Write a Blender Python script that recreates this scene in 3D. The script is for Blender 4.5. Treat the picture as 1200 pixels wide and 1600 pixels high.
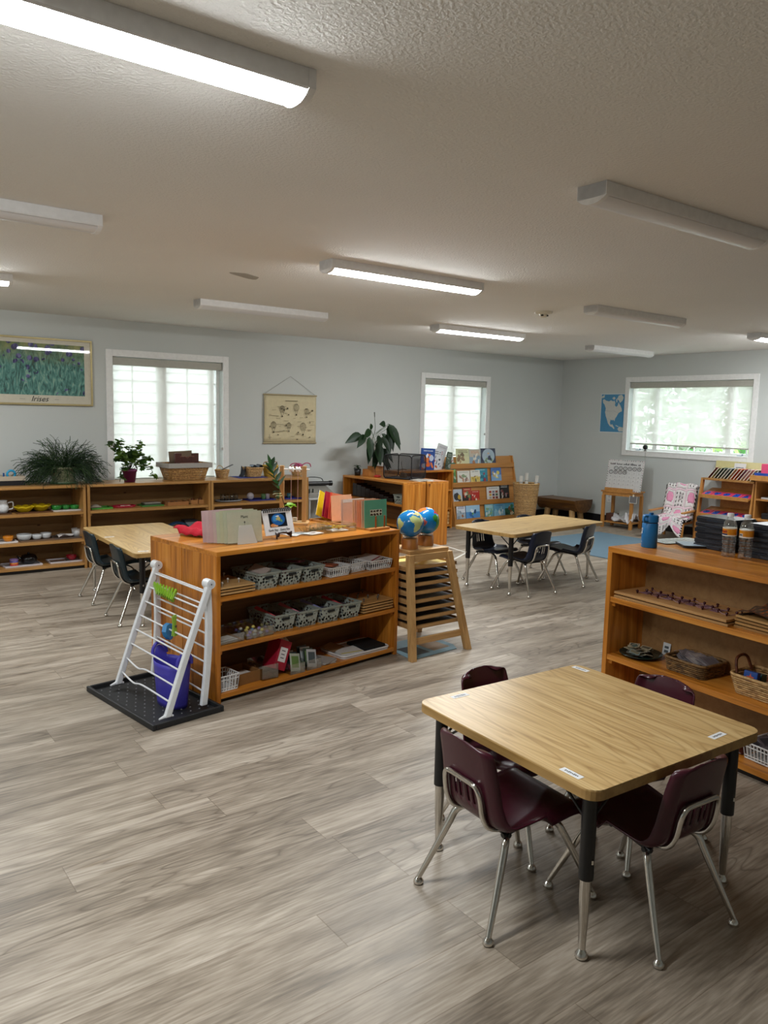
import bpy, math, random
from mathutils import Vector, Matrix, Euler
R = math.radians
PI = math.pi
for o in list(bpy.data.objects):
    bpy.data.objects.remove(o)
sc = bpy.context.scene
COL = sc.collection

# ------------------------------------------------------------------ camera
cam_d = bpy.data.cameras.new('camera')
cam = bpy.data.objects.new('camera', cam_d); COL.objects.link(cam)
_yaw, _pit, _rol = R(36.851), R(7.0727), R(1.2914)
_f = Vector((math.sin(_yaw)*math.cos(_pit), math.cos(_yaw)*math.cos(_pit), -math.sin(_pit)))
_r0 = Vector((math.cos(_yaw), -math.sin(_yaw), 0)); _u0 = _r0.cross(_f)
_r = _r0*math.cos(_rol) + _u0*math.sin(_rol); _u = -_r0*math.sin(_rol) + _u0*math.cos(_rol)
_m = Matrix((_r, _u, -_f)).transposed().to_4x4(); _m.translation = (0, 0, 1.5)
cam.matrix_world = _m
cam_d.sensor_fit = 'VERTICAL'; cam_d.sensor_height = 36; cam_d.lens = 36*1221.37/1600
cam_d.clip_start = 0.02; cam_d.clip_end = 200
sc.camera = cam

# ------------------------------------------------------------------ light and exposure
SKY = 4.2          # daylight outside the windows
LENS = 60.0        # lit ceiling fixtures
sc.view_settings.view_transform = 'Standard'; sc.view_settings.look = 'None'
sc.view_settings.gamma = 1.0; sc.view_settings.exposure = 0.68
sc.view_settings.use_curve_mapping = False
wd = bpy.data.worlds.new('overcast_sky'); sc.world = wd; wd.use_nodes = True
_bg = wd.node_tree.nodes['Background']; _bg.inputs[0].default_value = (0.86, 0.94, 1.0, 1); _bg.inputs[1].default_value = SKY
def day_light(name, loc, rot, sx, sy, power):
    l = bpy.data.lights.new(name, 'AREA'); l.shape = 'RECTANGLE'; l.size = sx; l.size_y = sy; l.energy = power; l.color = (0.93, 0.97, 1.0)
    o = bpy.data.objects.new(name, l); COL.objects.link(o); o.location = loc; o.rotation_euler = rot
    return o

# ------------------------------------------------------------------ helpers
def hx(h):
    h = h.lstrip('#'); out = []; h = h if len(h) == 6 else ''.join(c*2 for c in h)
    for i in (0, 2, 4):
        c = int(h[i:i+2], 16)/255
        out.append(c/12.92 if c <= 0.04045 else ((c+0.055)/1.055)**2.4)
    return tuple(out)
WHITE = (1.0, 1.0, 1.0)

class MB:
    """collects shapes; build() links them as ONE mesh object"""
    def __init__(s): s.v = []; s.f = []; s.c = []; s.s = []; s.M = Matrix.Identity(4)
    def add(s, vs, fs, col=WHITE, smooth=False):
        if isinstance(col, str): col = hx(col)
        b = len(s.v)
        s.v += [tuple(s.M @ Vector(p)) for p in vs]
        for k, f in enumerate(fs):
            s.f.append([b+i for i in f]); s.c.append(col); s.s.append(smooth)
        return s
    def bx(s, x0, x1, y0, y1, z0, z1, col=WHITE):
        return s.add([(x0,y0,z0),(x1,y0,z0),(x1,y1,z0),(x0,y1,z0),(x0,y0,z1),(x1,y0,z1),(x1,y1,z1),(x0,y1,z1)],
              [(0,3,2,1),(4,5,6,7),(0,1,5,4),(1,2,6,5),(2,3,7,6),(3,0,4,7)], col)
    def box(s, c, d, col=WHITE, rot=None):
        o = s.M
        s.M = o @ Matrix.Translation(c) @ (Euler(rot).to_matrix().to_4x4() if rot else Matrix.Identity(4))
        s.bx(-d[0]/2, d[0]/2, -d[1]/2, d[1]/2, -d[2]/2, d[2]/2, col); s.M = o
        return s
    def hexa(s, bot, top, col=WHITE):
        return s.add(list(bot)+list(top), [(0,3,2,1),(4,5,6,7),(0,1,5,4),(1,2,6,5),(2,3,7,6),(3,0,4,7)], col)
    def prism(s, pts, z0, z1, col=WHITE, side=None):
        n = len(pts)
        s.add([(x,y,z0) for x,y in pts]+[(x,y,z1) for x,y in pts], [tuple(range(n-1,-1,-1)), tuple(range(n,2*n))], col)
        b = [(x,y,z0) for x,y in pts]+[(x,y,z1) for x,y in pts]
        return s.add(b, [(i,(i+1)%n,n+(i+1)%n,n+i) for i in range(n)], side if side is not None else col)
    def poly(s, pts3, col=WHITE):
        return s.add(pts3, [tuple(range(len(pts3)))], col)
    def tube(s, pts, r, n=8, col=WHITE, closed=False, caps=True, flat=1.0):
        pts = [Vector(p) for p in pts]; m = len(pts)
        rr = r if isinstance(r, (list, tuple)) else [r]*m
        tang = []
        for i in range(m):
            if closed: t = pts[(i+1)%m]-pts[i-1]
            else: t = pts[min(i+1,m-1)]-pts[max(i-1,0)]
            tang.append(t.normalized() if t.length > 1e-9 else Vector((0,0,1)))
        up = Vector((0,0,1)) if abs(tang[0].z) < 0.9 else Vector((1,0,0))
        a = tang[0].cross(up).normalized(); vs = []
        for i in range(m):
            t = tang[i]; a = (a - t*a.dot(t))
            a = a.normalized() if a.length > 1e-6 else t.orthogonal().normalized()
            b = t.cross(a)
            for k in range(n):
                q = 2*PI*k/n
                vs.append(pts[i] + a*(rr[i]*math.cos(q)) + b*(rr[i]*flat*math.sin(q)))
        fs = []
        for i in range(m if closed else m-1):
            j = (i+1) % m
            for k in range(n):
                l = (k+1) % n
                fs.append((i*n+k, i*n+l, j*n+l, j*n+k))
        s.add(vs, fs, col, True)
        if caps and not closed:
            s.add(vs[:n], [tuple(range(n-1,-1,-1))], col); s.add(vs[-n:], [tuple(range(n))], col)
        return s
    def lathe(s, prof, n=20, c=(0,0,0), col=WHITE, smooth=True, cols=None, sx=1, sy=1):
        vs = []; fs = []; m = len(prof)
        for r, z in prof:
            for k in range(n):
                q = 2*PI*k/n; vs.append((c[0]+sx*r*math.cos(q), c[1]+sy*r*math.sin(q), c[2]+z))
        for i in range(m-1):
            g = [(i*n+k, i*n+(k+1)%n, (i+1)*n+(k+1)%n, (i+1)*n+k) for k in range(n)]
            if cols: s.add(vs, g, cols[i], smooth)
            else: fs += g
        if not cols: s.add(vs, fs, col, smooth)
        cc = cols or [col]*(m)
        if prof[0][0] > 1e-5: s.add(vs[:n], [tuple(range(n-1,-1,-1))], cc[0])
        if prof[-1][0] > 1e-5: s.add(vs[-n:], [tuple(range(n))], cc[-1])
        return s
    def ball(s, c, r, n=14, col=WHITE, sz=1.0):
        m = max(6, n//2)
        return s.lathe([(max(1e-6, r*math.sin(PI*i/m)), -r*sz*math.cos(PI*i/m)) for i in range(m+1)], n, c, col)
    def grid(s, fn, nu, nv, col=WHITE, smooth=True, skip=None):
        vs = [fn(i/nu, j/nv) for i in range(nu+1) for j in range(nv+1)]; fs = []
        for i in range(nu):
            for j in range(nv):
                if skip and skip(i, j): continue
                fs.append((i*(nv+1)+j, (i+1)*(nv+1)+j, (i+1)*(nv+1)+j+1, i*(nv+1)+j+1))
        return s.add(vs, fs, col, smooth)
    def build(s, name, mat, parent=None, loc=None, rz=0, bevel=0, solid=0, sub=0, offs=0, seg=2):
        me = bpy.data.meshes.new(name); me.from_pydata(s.v, [], s.f); me.validate(clean_customdata=False); me.update()
        if len(me.polygons) == len(s.f):
            me.polygons.foreach_set('use_smooth', s.s)
        at = me.color_attributes.new('Col', 'FLOAT_COLOR', 'CORNER')
        arr = []
        for p in me.polygons:
            c = s.c[p.index] if p.index < len(s.c) else WHITE
            arr += [c[0], c[1], c[2], 1.0]*p.loop_total
        at.data.foreach_set('color', arr)
        o = bpy.data.objects.new(name, me); COL.objects.link(o)
        if mat is not None: me.materials.append(mat)
        if parent is not None: o.parent = parent
        if loc is not None: o.location = loc
        o.rotation_euler = (0, 0, rz)
        if solid:
            md = o.modifiers.new('solid', 'SOLIDIFY'); md.thickness = solid; md.offset = offs
        if sub:
            md = o.modifiers.new('sub', 'SUBSURF'); md.levels = sub; md.render_levels = sub
        if bevel:
            md = o.modifiers.new('bevel', 'BEVEL'); md.width = bevel; md.segments = seg; md.limit_method = 'ANGLE'; md.angle_limit = R(40)
        return o

def tag(o, label, cat, group=None):
    o['label'] = label; o['category'] = cat
    if group: o['group'] = group
    return o
def thing(name, label, cat, loc=(0,0,0), rz=0, group=None):
    o = bpy.data.objects.new(name, None); COL.objects.link(o); o.empty_display_size = 0.05
    o.location = loc; o.rotation_euler = (0, 0, rz)
    return tag(o, label, cat, group)
def dup(root, loc, rz=0, label=None, group=None):
    def cp(o, par):
        c = o.copy(); COL.objects.link(c)
        if par is not None: c.parent = par
        for ch in [q for q in allobs if q.parent == o]: cp(ch, c)
        return c
    allobs = list(COL.objects)
    r = cp(root, None); r.location = loc; r.rotation_euler = (0, 0, rz)
    if label: r['label'] = label
    if group: r['group'] = group
    return r
def struct(mb, name, mat, parent=None, **k):
    o = mb.build(name, mat, parent, **k)
    if parent is None: o['kind'] = 'structure'
    return o
def text(s, size, mat, parent, loc, rot=(0,0,0), name='lettering', ext=0.0004, align='CENTER', shear=0):
    cu = bpy.data.curves.new('t', 'FONT'); cu.body = s; cu.size = size; cu.align_x = align; cu.align_y = 'CENTER'; cu.extrude = ext; cu.resolution_u = 3; cu.shear = shear
    t = bpy.data.objects.new('t', cu); COL.objects.link(t)
    bpy.context.view_layer.update()
    me = bpy.data.meshes.new_from_object(t.evaluated_get(bpy.context.evaluated_depsgraph_get()))
    bpy.data.objects.remove(t); bpy.data.curves.remove(cu)
    me.name = name; me.materials.clear(); me.materials.append(mat)
    o = bpy.data.objects.new(name, me); COL.objects.link(o); o.parent = parent; o.location = loc; o.rotation_euler = rot
    return o
class Frame:
    """a piece of furniture's own axes: u along its front, v into it"""
    def __init__(s, x, y, deg): s.x = x; s.y = y; s.a = R(deg)
    def w(s, u, v, z=0):
        c, n = math.cos(s.a), math.sin(s.a)
        return (s.x+u*c-v*n, s.y+u*n+v*c, z)
def arc(c, r, a0, a1, n): return [(c[0]+r*math.cos(R(a0+(a1-a0)*i/n)), c[1]+r*math.sin(R(a0+(a1-a0)*i/n))) for i in range(n+1)]
def rrect(x0, x1, y0, y1, r, n=5):
    return arc((x1-r,y0+r),r,-90,0,n)+arc((x1-r,y1-r),r,0,90,n)+arc((x0+r,y1-r),r,90,180,n)+arc((x0+r,y0+r),r,180,270,n)
def smooth_path(ps, n=6):
    ps = [Vector(p) for p in ps]; out = []
    for i in range(len(ps)-1):
        p0 = ps[max(i-1,0)]; p1 = ps[i]; p2 = ps[i+1]; p3 = ps[min(i+2,len(ps)-1)]
        for k in range(n):
            t = k/n
            out.append(0.5*((2*p1)+(p2-p0)*t+(2*p0-5*p1+4*p2-p3)*t*t+(3*p1-p0-3*p2+p3)*t**3))
    out.append(ps[-1]); return out

# ------------------------------------------------------------------ materials
def newmat(name):
    m = bpy.data.materials.new(name); m.use_nodes = True; nt = m.node_tree
    b = nt.nodes['Principled BSDF']; return m, nt, b
def N(nt, t, **k):
    n = nt.nodes.new(t)
    for a, v in k.items():
        if a.startswith('i_'):
            n.inputs[int(a[2:])].default_value = v
        else: setattr(n, a, v)
    return n
def math_(nt, op, a, b=None):
    n = nt.nodes.new('ShaderNodeMath'); n.operation = op
    for i, x in enumerate((a, b)):
        if x is None: continue
        if isinstance(x, (int, float)): n.inputs[i].default_value = x
        else: nt.links.new(x, n.inputs[i])
    return n.outputs[0]
def ramp(nt, fac, stops):
    n = nt.nodes.new('ShaderNodeValToRGB'); e = n.color_ramp.elements
    while len(e) > 1: e.remove(e[-1])
    for i, (p, c) in enumerate(stops):
        if isinstance(c, str): c = hx(c)
        q = e[0] if i == 0 else e.new(p)
        q.position = p; q.color = (*c[:3], 1)
    nt.links.new(fac, n.inputs[0]); return n.outputs[0]
def mixc(nt, mode, fac, a, b):
    n = nt.nodes.new('ShaderNodeMix'); n.data_type = 'RGBA'; n.blend_type = mode
    for i, x in ((0, fac), (6, a), (7, b)):
        if isinstance(x, (int, float)): n.inputs[i].default_value = x
        elif isinstance(x, tuple): n.inputs[i].default_value = (*x[:3], 1)
        else: nt.links.new(x, n.inputs[i])
    return n.outputs[2]
def attr_col(nt): return N(nt, 'ShaderNodeAttribute', attribute_name='Col').outputs[0]
def bump(nt, b, h, strength, dist=0.01):
    n = nt.nodes.new('ShaderNodeBump'); n.inputs['Strength'].default_value = strength; n.inputs['Distance'].default_value = dist
    nt.links.new(h, n.inputs['Height']); nt.links.new(n.outputs[0], b.inputs['Normal'])
def paint(name, rough=0.5, metal=0.0, nz=0.0, base=None, spec=None, trans=0, bscale=200, coat=0):
    """plain coloured surface: colour comes from the faces (or base), with a little procedural mottling"""
    m, nt, b = newmat(name)
    b.inputs['Roughness'].default_value = rough; b.inputs['Metallic'].default_value = metal
    c = attr_col(nt)
    if base: c = mixc(nt, 'MULTIPLY', 1.0, c, hx(base))
    tc = N(nt, 'ShaderNodeTexCoord').outputs['Object']
    nn = N(nt, 'ShaderNodeTexNoise'); nn.inputs['Scale'].default_value = 35; nt.links.new(tc, nn.inputs[0])
    v = ramp(nt, nn.outputs[0], [(0.3, (0.93,)*3), (0.7, (1.0,)*3)])
    c = mixc(nt, 'MULTIPLY', 1.0, c, v)
    nt.links.new(c, b.inputs['Base Color'])
    if nz:
        n2 = N(nt, 'ShaderNodeTexNoise'); n2.inputs['Scale'].default_value = bscale; nt.links.new(tc, n2.inputs[0]); bump(nt, b, n2.outputs[0], nz, 0.004)
    if spec is not None: b.inputs['Specular IOR Level'].default_value = spec
    if coat: b.inputs['Coat Weight'].default_value = coat
    if trans: b.inputs['Transmission Weight'].default_value = trans
    return m
def wood(name, light, mid, dark, axis='x', rough=0.38, knots=0.0, gs=1.0, contrast=1.0, streak=14, rings=0.0, fine=0.25):
    m, nt, b = newmat(name)
    tc = N(nt, 'ShaderNodeTexCoord').outputs['Object']
    oi = N(nt, 'ShaderNodeObjectInfo').outputs['Random']
    off = math_(nt, 'MULTIPLY', oi, 37.0)
    at = N(nt, 'ShaderNodeAttribute', attribute_name='Col').outputs[2]
    off = math_(nt, 'ADD', off, math_(nt, 'MULTIPLY', at, 91.0))
    va = nt.nodes.new('ShaderNodeVectorMath'); va.operation = 'ADD'; nt.links.new(tc, va.inputs[0]); nt.links.new(off, va.inputs[1])
    mp = N(nt, 'ShaderNodeMapping'); nt.links.new(va.outputs[0], mp.inputs[0])
    sc_ = [streak*gs]*3; sc_['xyz'.index(axis)] = 0.9*gs; mp.inputs['Scale'].default_value = sc_
    n1 = N(nt, 'ShaderNodeTexNoise'); n1.inputs['Scale'].default_value = 1.6; n1.inputs['Detail'].default_value = 5; n1.inputs['Distortion'].default_value = 0.8; nt.links.new(mp.outputs[0], n1.inputs[0])
    mp2 = N(nt, 'ShaderNodeMapping'); nt.links.new(va.outputs[0], mp2.inputs[0])
    s2 = [90*gs]*3; s2['xyz'.index(axis)] = 3*gs; mp2.inputs['Scale'].default_value = s2
    n2 = N(nt, 'ShaderNodeTexNoise'); n2.inputs['Scale'].default_value = 1.0; n2.inputs['Detail'].default_value = 2; nt.links.new(mp2.outputs[0], n2.inputs[0])
    f = math_(nt, 'ADD', math_(nt, 'MULTIPLY', n1.outputs[0], 1.0-fine), math_(nt, 'MULTIPLY', n2.outputs[0], fine))
    w = 0.17/contrast
    c = ramp(nt, f, [(0.5-w, dark), (0.5, mid), (0.5+w, light)])
    if rings:
        mp4 = N(nt, 'ShaderNodeMapping'); nt.links.new(va.outputs[0], mp4.inputs[0]); s4 = [7.0]*3; s4['xyz'.index(axis)] = 0.7; mp4.inputs['Scale'].default_value = s4
        q = N(nt, 'ShaderNodeTexNoise'); q.inputs['Scale'].default_value = 1; q.inputs['Detail'].default_value = 1; nt.links.new(mp4.outputs[0], q.inputs[0])
        rg_ = math_(nt, 'ABSOLUTE', math_(nt, 'SUBTRACT', math_(nt, 'FRACT', math_(nt, 'MULTIPLY', q.outputs[0], 22.0)), 0.5))
        rl_ = math_(nt, 'MULTIPLY', math_(nt, 'POWER', math_(nt, 'MULTIPLY', rg_, 2.0), 4.0), n2.outputs[0])
        c = mixc(nt, 'MULTIPLY', math_(nt, 'MULTIPLY', rl_, rings), c, hx(dark))
    if knots:
        mp3 = N(nt, 'ShaderNodeMapping'); nt.links.new(va.outputs[0], mp3.inputs[0])
        s3 = [5.5]*3; s3['xyz'.index(axis)] = 2.4; mp3.inputs['Scale'].default_value = s3
        vo = N(nt, 'ShaderNodeTexVoronoi'); vo.inputs['Scale'].default_value = 1.0; nt.links.new(mp3.outputs[0], vo.inputs[0])
        k = ramp(nt, vo.outputs[0], [(0.0, (0.18, 0.10, 0.06)), (knots*0.6, (0.25, 0.15, 0.10)), (knots, (1, 1, 1))])
        c = mixc(nt, 'MULTIPLY', 0.9, c, k)
    c = mixc(nt, 'MULTIPLY', 1.0, c, attr_col(nt))
    nt.links.new(c, b.inputs['Base Color'])
    b.inputs['Roughness'].default_value = rough
    bump(nt, b, n2.outputs[0], 0.08, 0.002)
    return m
def glassy(name, tint=(1,1,1), gloss=0.12, alpha_tint=0.0):
    """thin clear sheet: lets light straight through and mirrors a little"""
    m, nt, b = newmat(name); nt.nodes.remove(b); out = nt.nodes['Material Output']
    tr = N(nt, 'ShaderNodeBsdfTransparent'); tr.inputs[0].default_value = (*tint, 1)
    gl = N(nt, 'ShaderNodeBsdfGlossy'); gl.inputs['Roughness'].default_value = 0.03
    fr = N(nt, 'ShaderNodeLayerWeight'); fr.inputs[0].default_value = 0.35
    fac = math_(nt, 'ADD', math_(nt, 'MULTIPLY', fr.outputs[1], 0.45), gloss)
    mx = N(nt, 'ShaderNodeMixShader'); nt.links.new(fac, mx.inputs[0]); nt.links.new(tr.outputs[0], mx.inputs[1]); nt.links.new(gl.outputs[0], mx.inputs[2])
    nt.links.new(mx.outputs[0], out.inputs[0]); return m
def woven(name, c1, c2, sx=60, sz=60):
    m, nt, b = newmat(name)
    tc = N(nt, 'ShaderNodeTexCoord').outputs['Object']
    n = N(nt, 'ShaderNodeTexNoise'); n.inputs['Scale'].default_value = 60; n.inputs['Detail'].default_value = 3; nt.links.new(tc, n.inputs[0])
    c = ramp(nt, n.outputs[0], [(0.3, c2), (0.65, c1)])
    nt.links.new(mixc(nt, 'MULTIPLY', 1.0, c, attr_col(nt)), b.inputs['Base Color']); b.inputs['Roughness'].default_value = 0.6
    bump(nt, b, n.outputs[0], 0.3, 0.003); return m

M = {}
M['paint'] = paint('painted_surface', 0.5)
M['matte'] = paint('matte_surface', 0.85)
M['gloss'] = paint('glossy_surface', 0.18)
M['satin'] = paint('satin_plastic', 0.32)
M['paper'] = paint('paper', 0.7)
M['ink'] = paint('dark_ink', 0.7, base='#24262c')
M['cloth'] = paint('woven_cloth', 0.9, nz=0.5, bscale=400)
M['chrome'] = paint('chrome', 0.13, 1.0, base='#d9d6d0')
M['black_metal'] = paint('black_painted_metal', 0.35, base='#0c0d10')
M['maroon'] = paint('maroon_plastic', 0.27, base='#431523', nz=0.05, bscale=600)
M['navy'] = paint('navy_plastic', 0.3, base='#0b1830', nz=0.05, bscale=600)
M['teal_plastic'] = paint('dark_teal_plastic', 0.3, base='#0b232c', nz=0.05, bscale=600)
M['leaf'] = paint('leaf', 0.4)
def leaf_mat():
    nt = M['leaf'].node_tree; b = nt.nodes['Principled BSDF']; out = nt.nodes['Material Output']
    tl = N(nt, 'ShaderNodeBsdfTranslucent'); nt.links.new(mixc(nt, 'MULTIPLY', 1.0, attr_col(nt), (1.3, 1.5, 0.8)), tl.inputs[0])
    mx = N(nt, 'ShaderNodeMixShader'); mx.inputs[0].default_value = 0.4; nt.links.new(b.outputs[0], mx.inputs[1]); nt.links.new(tl.outputs[0], mx.inputs[2]); nt.links.new(mx.outputs[0], out.inputs[0])
leaf_mat()
M['steel'] = paint('grey_steel', 0.4, 0.8, base='#8c8c88')
M['fixture'] = paint('white_enamel', 0.35, base='#f6f6f6')
M['trim'] = paint('white_trim', 0.45, base='#f4f4f2')
M['wicker'] = woven('wicker', '#c79a5c', '#7d5327')
M['wicker_pale'] = woven('pale_wicker', '#d2ac74', '#9a7242')
M['seagrass'] = woven('seagrass', '#8d6a3c', '#4b341a')
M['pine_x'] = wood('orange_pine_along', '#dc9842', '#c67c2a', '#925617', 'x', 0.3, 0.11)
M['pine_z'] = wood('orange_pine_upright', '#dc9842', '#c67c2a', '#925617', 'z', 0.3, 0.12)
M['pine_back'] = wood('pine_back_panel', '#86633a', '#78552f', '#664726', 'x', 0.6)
M['oak_x'] = wood('light_brown_board_along', '#b98a50', '#a87a42', '#8c6231', 'x', 0.4, 0.05)
M['oak_z'] = wood('light_brown_board_upright', '#b98a50', '#a87a42', '#8c6231', 'z', 0.4)
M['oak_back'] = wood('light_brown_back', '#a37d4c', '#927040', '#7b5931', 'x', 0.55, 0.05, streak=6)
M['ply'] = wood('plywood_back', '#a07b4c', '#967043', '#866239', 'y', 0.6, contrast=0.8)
M['top'] = wood('oak_laminate', '#dcc08a', '#cfae76', '#b08d58', 'x', 0.3, contrast=1.0, streak=16, rings=0.9, fine=0.5)
M['maple_x'] = wood('maple_along', '#d6b07a', '#c9a069', '#b28a55', 'x', 0.4)
M['maple_z'] = wood('maple_upright', '#d6b07a', '#c9a069', '#b28a55', 'z', 0.4)
M['birch_x'] = wood('tan_board_along', '#cd9450', '#be8442', '#a6703a', 'x', 0.45, contrast=0.7)
M['birch_z'] = wood('tan_board_upright', '#cd9450', '#be8442', '#a6703a', 'z', 0.45, contrast=0.7)
M['log'] = wood('brown_log', '#7d5428', '#684218', '#4a2c10', 'y', 0.35)
M['clear'] = glassy('clear_acrylic', (0.93, 0.95, 0.95), 0.10)
M['pane'] = glassy('window_pane', (0.95, 0.98, 0.97), 0.04)
M['sleeve'] = glassy('laminate_sheet', (0.9, 0.9, 0.9), 0.15)

def lens_mat(name, lit):
    m, nt, b = newmat(name)
    b.inputs['Base Color'].default_value = (0.82, 0.82, 0.84, 1); b.inputs['Roughness'].default_value = 0.3
    if lit:
        b.inputs['Emission Color'].default_value = (0.95, 0.985, 1.0, 1); b.inputs['Emission Strength'].default_value = LENS
    return m
M['lens_on'] = lens_mat('lit_lens', True); M['lens_off'] = lens_mat('unlit_lens', False)

def shade_mat(name, tint, see):
    m, nt, b = newmat(name); nt.nodes.remove(b); out = nt.nodes['Material Output']
    tc = N(nt, 'ShaderNodeTexCoord').outputs['Object']
    nn = N(nt, 'ShaderNodeTexNoise'); nn.inputs['Scale'].default_value = 900; nt.links.new(tc, nn.inputs[0])
    t = N(nt, 'ShaderNodeBsdfTranslucent'); t.inputs[0].default_value = (*tint, 1)
    d = N(nt, 'ShaderNodeBsdfDiffuse'); d.inputs[0].default_value = (*tint, 1)
    tr = N(nt, 'ShaderNodeBsdfTransparent'); tr.inputs[0].default_value = (1, 1, 1, 1)
    a = N(nt, 'ShaderNodeMixShader'); a.inputs[0].default_value = 0.42; nt.links.new(t.outputs[0], a.inputs[1]); nt.links.new(d.outputs[0], a.inputs[2])
    c = N(nt, 'ShaderNodeMixShader'); nt.links.new(math_(nt, 'ADD', math_(nt, 'MULTIPLY', nn.outputs[0], 0.06), see-0.03), c.inputs[0])
    nt.links.new(a.outputs[0], c.inputs[1]); nt.links.new(tr.outputs[0], c.inputs[2]); nt.links.new(c.outputs[0], out.inputs[0]); return m
M['shade'] = shade_mat('roller_shade_mesh', (0.86, 0.84, 0.80), 0.42)

def floor_mat():
    m, nt, b = newmat('vinyl_plank_floor')
    tc = N(nt, 'ShaderNodeTexCoord').outputs['Object']
    sp = N(nt, 'ShaderNodeSeparateXYZ'); nt.links.new(tc, sp.inputs[0])
    PW, PL = 0.172, 1.22
    yr = math_(nt, 'DIVIDE', math_(nt, 'ADD', sp.outputs[1], 0.035), PW)
    row = math_(nt, 'FLOOR', yr)
    w1 = N(nt, 'ShaderNodeTexWhiteNoise', noise_dimensions='1D'); nt.links.new(row, w1.inputs['W'])
    xr = math_(nt, 'ADD', math_(nt, 'DIVIDE', sp.outputs[0], PL), math_(nt, 'MULTIPLY', w1.outputs[0], 7.3))
    pl = math_(nt, 'FLOOR', xr)
    cx = N(nt, 'ShaderNodeCombineXYZ'); nt.links.new(row, cx.inputs[0]); nt.links.new(pl, cx.inputs[1])
    w2 = N(nt, 'ShaderNodeTexWhiteNoise', noise_dimensions='2D'); nt.links.new(cx.outputs[0], w2.inputs['Vector'])
    rnd = w2.outputs[0]
    # grain coordinates, shifted per plank
    sh = math_(nt, 'MULTIPLY', rnd, 53.0)
    gx = math_(nt, 'ADD', sp.outputs[0], sh); gy = math_(nt, 'ADD', sp.outputs[1], sh)
    def coord(sx, sy):
        k = N(nt, 'ShaderNodeCombineXYZ'); nt.links.new(math_(nt, 'MULTIPLY', gx, sx), k.inputs[0]); nt.links.new(math_(nt, 'MULTIPLY', gy, sy), k.inputs[1]); nt.links.new(sh, k.inputs[2]); return k.outputs[0]
    a = N(nt, 'ShaderNodeTexNoise'); a.inputs['Scale'].default_value = 1; a.inputs['Detail'].default_value = 5; a.inputs['Distortion'].default_value = 0.7; nt.links.new(coord(1.3, 9), a.inputs[0])
    g = N(nt, 'ShaderNodeTexNoise'); g.inputs['Scale'].default_value = 1; g.inputs['Detail'].default_value = 6; nt.links.new(coord(9, 120), g.inputs[0])
    # cathedral rings
    q = N(nt, 'ShaderNodeTexNoise'); q.inputs['Scale'].default_value = 1; q.inputs['Detail'].default_value = 2; nt.links.new(coord(0.8, 5.5), q.inputs[0])
    ring = math_(nt, 'FRACT', math_(nt, 'MULTIPLY', q.outputs[0], 17.0))
    ring = math_(nt, 'MULTIPLY', math_(nt, 'ABSOLUTE', math_(nt, 'SUBTRACT', ring, 0.5)), 2.0)
    rl = math_(nt, 'POWER', ring, 5.0)
    f = math_(nt, 'ADD', math_(nt, 'MULTIPLY', a.outputs[0], 0.56), math_(nt, 'MULTIPLY', g.outputs[0], 0.44))
    c = ramp(nt, f, [(0.34, '#73695d'), (0.46, '#938879'), (0.55, '#a99e8f'), (0.67, '#c0b6a8')])
    c = mixc(nt, 'MULTIPLY', math_(nt, 'MULTIPLY', math_(nt, 'MULTIPLY', rl, g.outputs[0]), math_(nt, 'ADD', math_(nt, 'MULTIPLY', math_(nt, 'GREATER_THAN', math_(nt, 'FRACT', math_(nt, 'MULTIPLY', rnd, 7.7)), 0.55), 0.75), 0.2)), c, hx('#6b5a4a'))
    tone = ramp(nt, rnd, [(0.0, (0.80, 0.78, 0.76)), (0.5, (0.95, 0.93, 0.91)), (1.0, (1.06, 1.06, 1.06))])
    c = mixc(nt, 'MULTIPLY', 1.0, c, tone)
    # dark mineral streaks and knots
    k = N(nt, 'ShaderNodeTexVoronoi'); k.inputs['Scale'].default_value = 1; nt.links.new(coord(1.5, 9), k.inputs[0])
    kk = ramp(nt, k.outputs[0], [(0.0, (0.45, 0.38, 0.30)), (0.06, (0.75, 0.7, 0.64)), (0.13, (1, 1, 1))])
    c = mixc(nt, 'MULTIPLY', 0.9, c, kk)
    fy = math_(nt, 'FRACT', yr); fx = math_(nt, 'FRACT', xr)
    sy = math_(nt, 'MINIMUM', math_(nt, 'MULTIPLY', fy, PW), math_(nt, 'MULTIPLY', math_(nt, 'SUBTRACT', 1.0, fy), PW))
    sx = math_(nt, 'MINIMUM', math_(nt, 'MULTIPLY', fx, PL), math_(nt, 'MULTIPLY', math_(nt, 'SUBTRACT', 1.0, fx), PL))
    sm = math_(nt, 'MINIMUM', sx, sy)
    seam = ramp(nt, math_(nt, 'MULTIPLY', sm, 100.0), [(0.08, (0.62, 0.57, 0.52)), (0.2, (1, 1, 1))])
    c = mixc(nt, 'MULTIPLY', 0.75, c, seam)
    nt.links.new(c, b.inputs['Base Color'])
    rr = math_(nt, 'ADD', math_(nt, 'MULTIPLY', g.outputs[0], 0.18), 0.32)
    nt.links.new(rr, b.inputs['Roughness']); b.inputs['Specular IOR Level'].default_value = 0.42
    hh = math_(nt, 'ADD', math_(nt, 'MULTIPLY', g.outputs[0], 0.3), math_(nt, 'MINIMUM', math_(nt, 'MULTIPLY', sm, 300.0), 1.0))
    bump(nt, b, hh, 0.12, 0.003)
    return m
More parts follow.
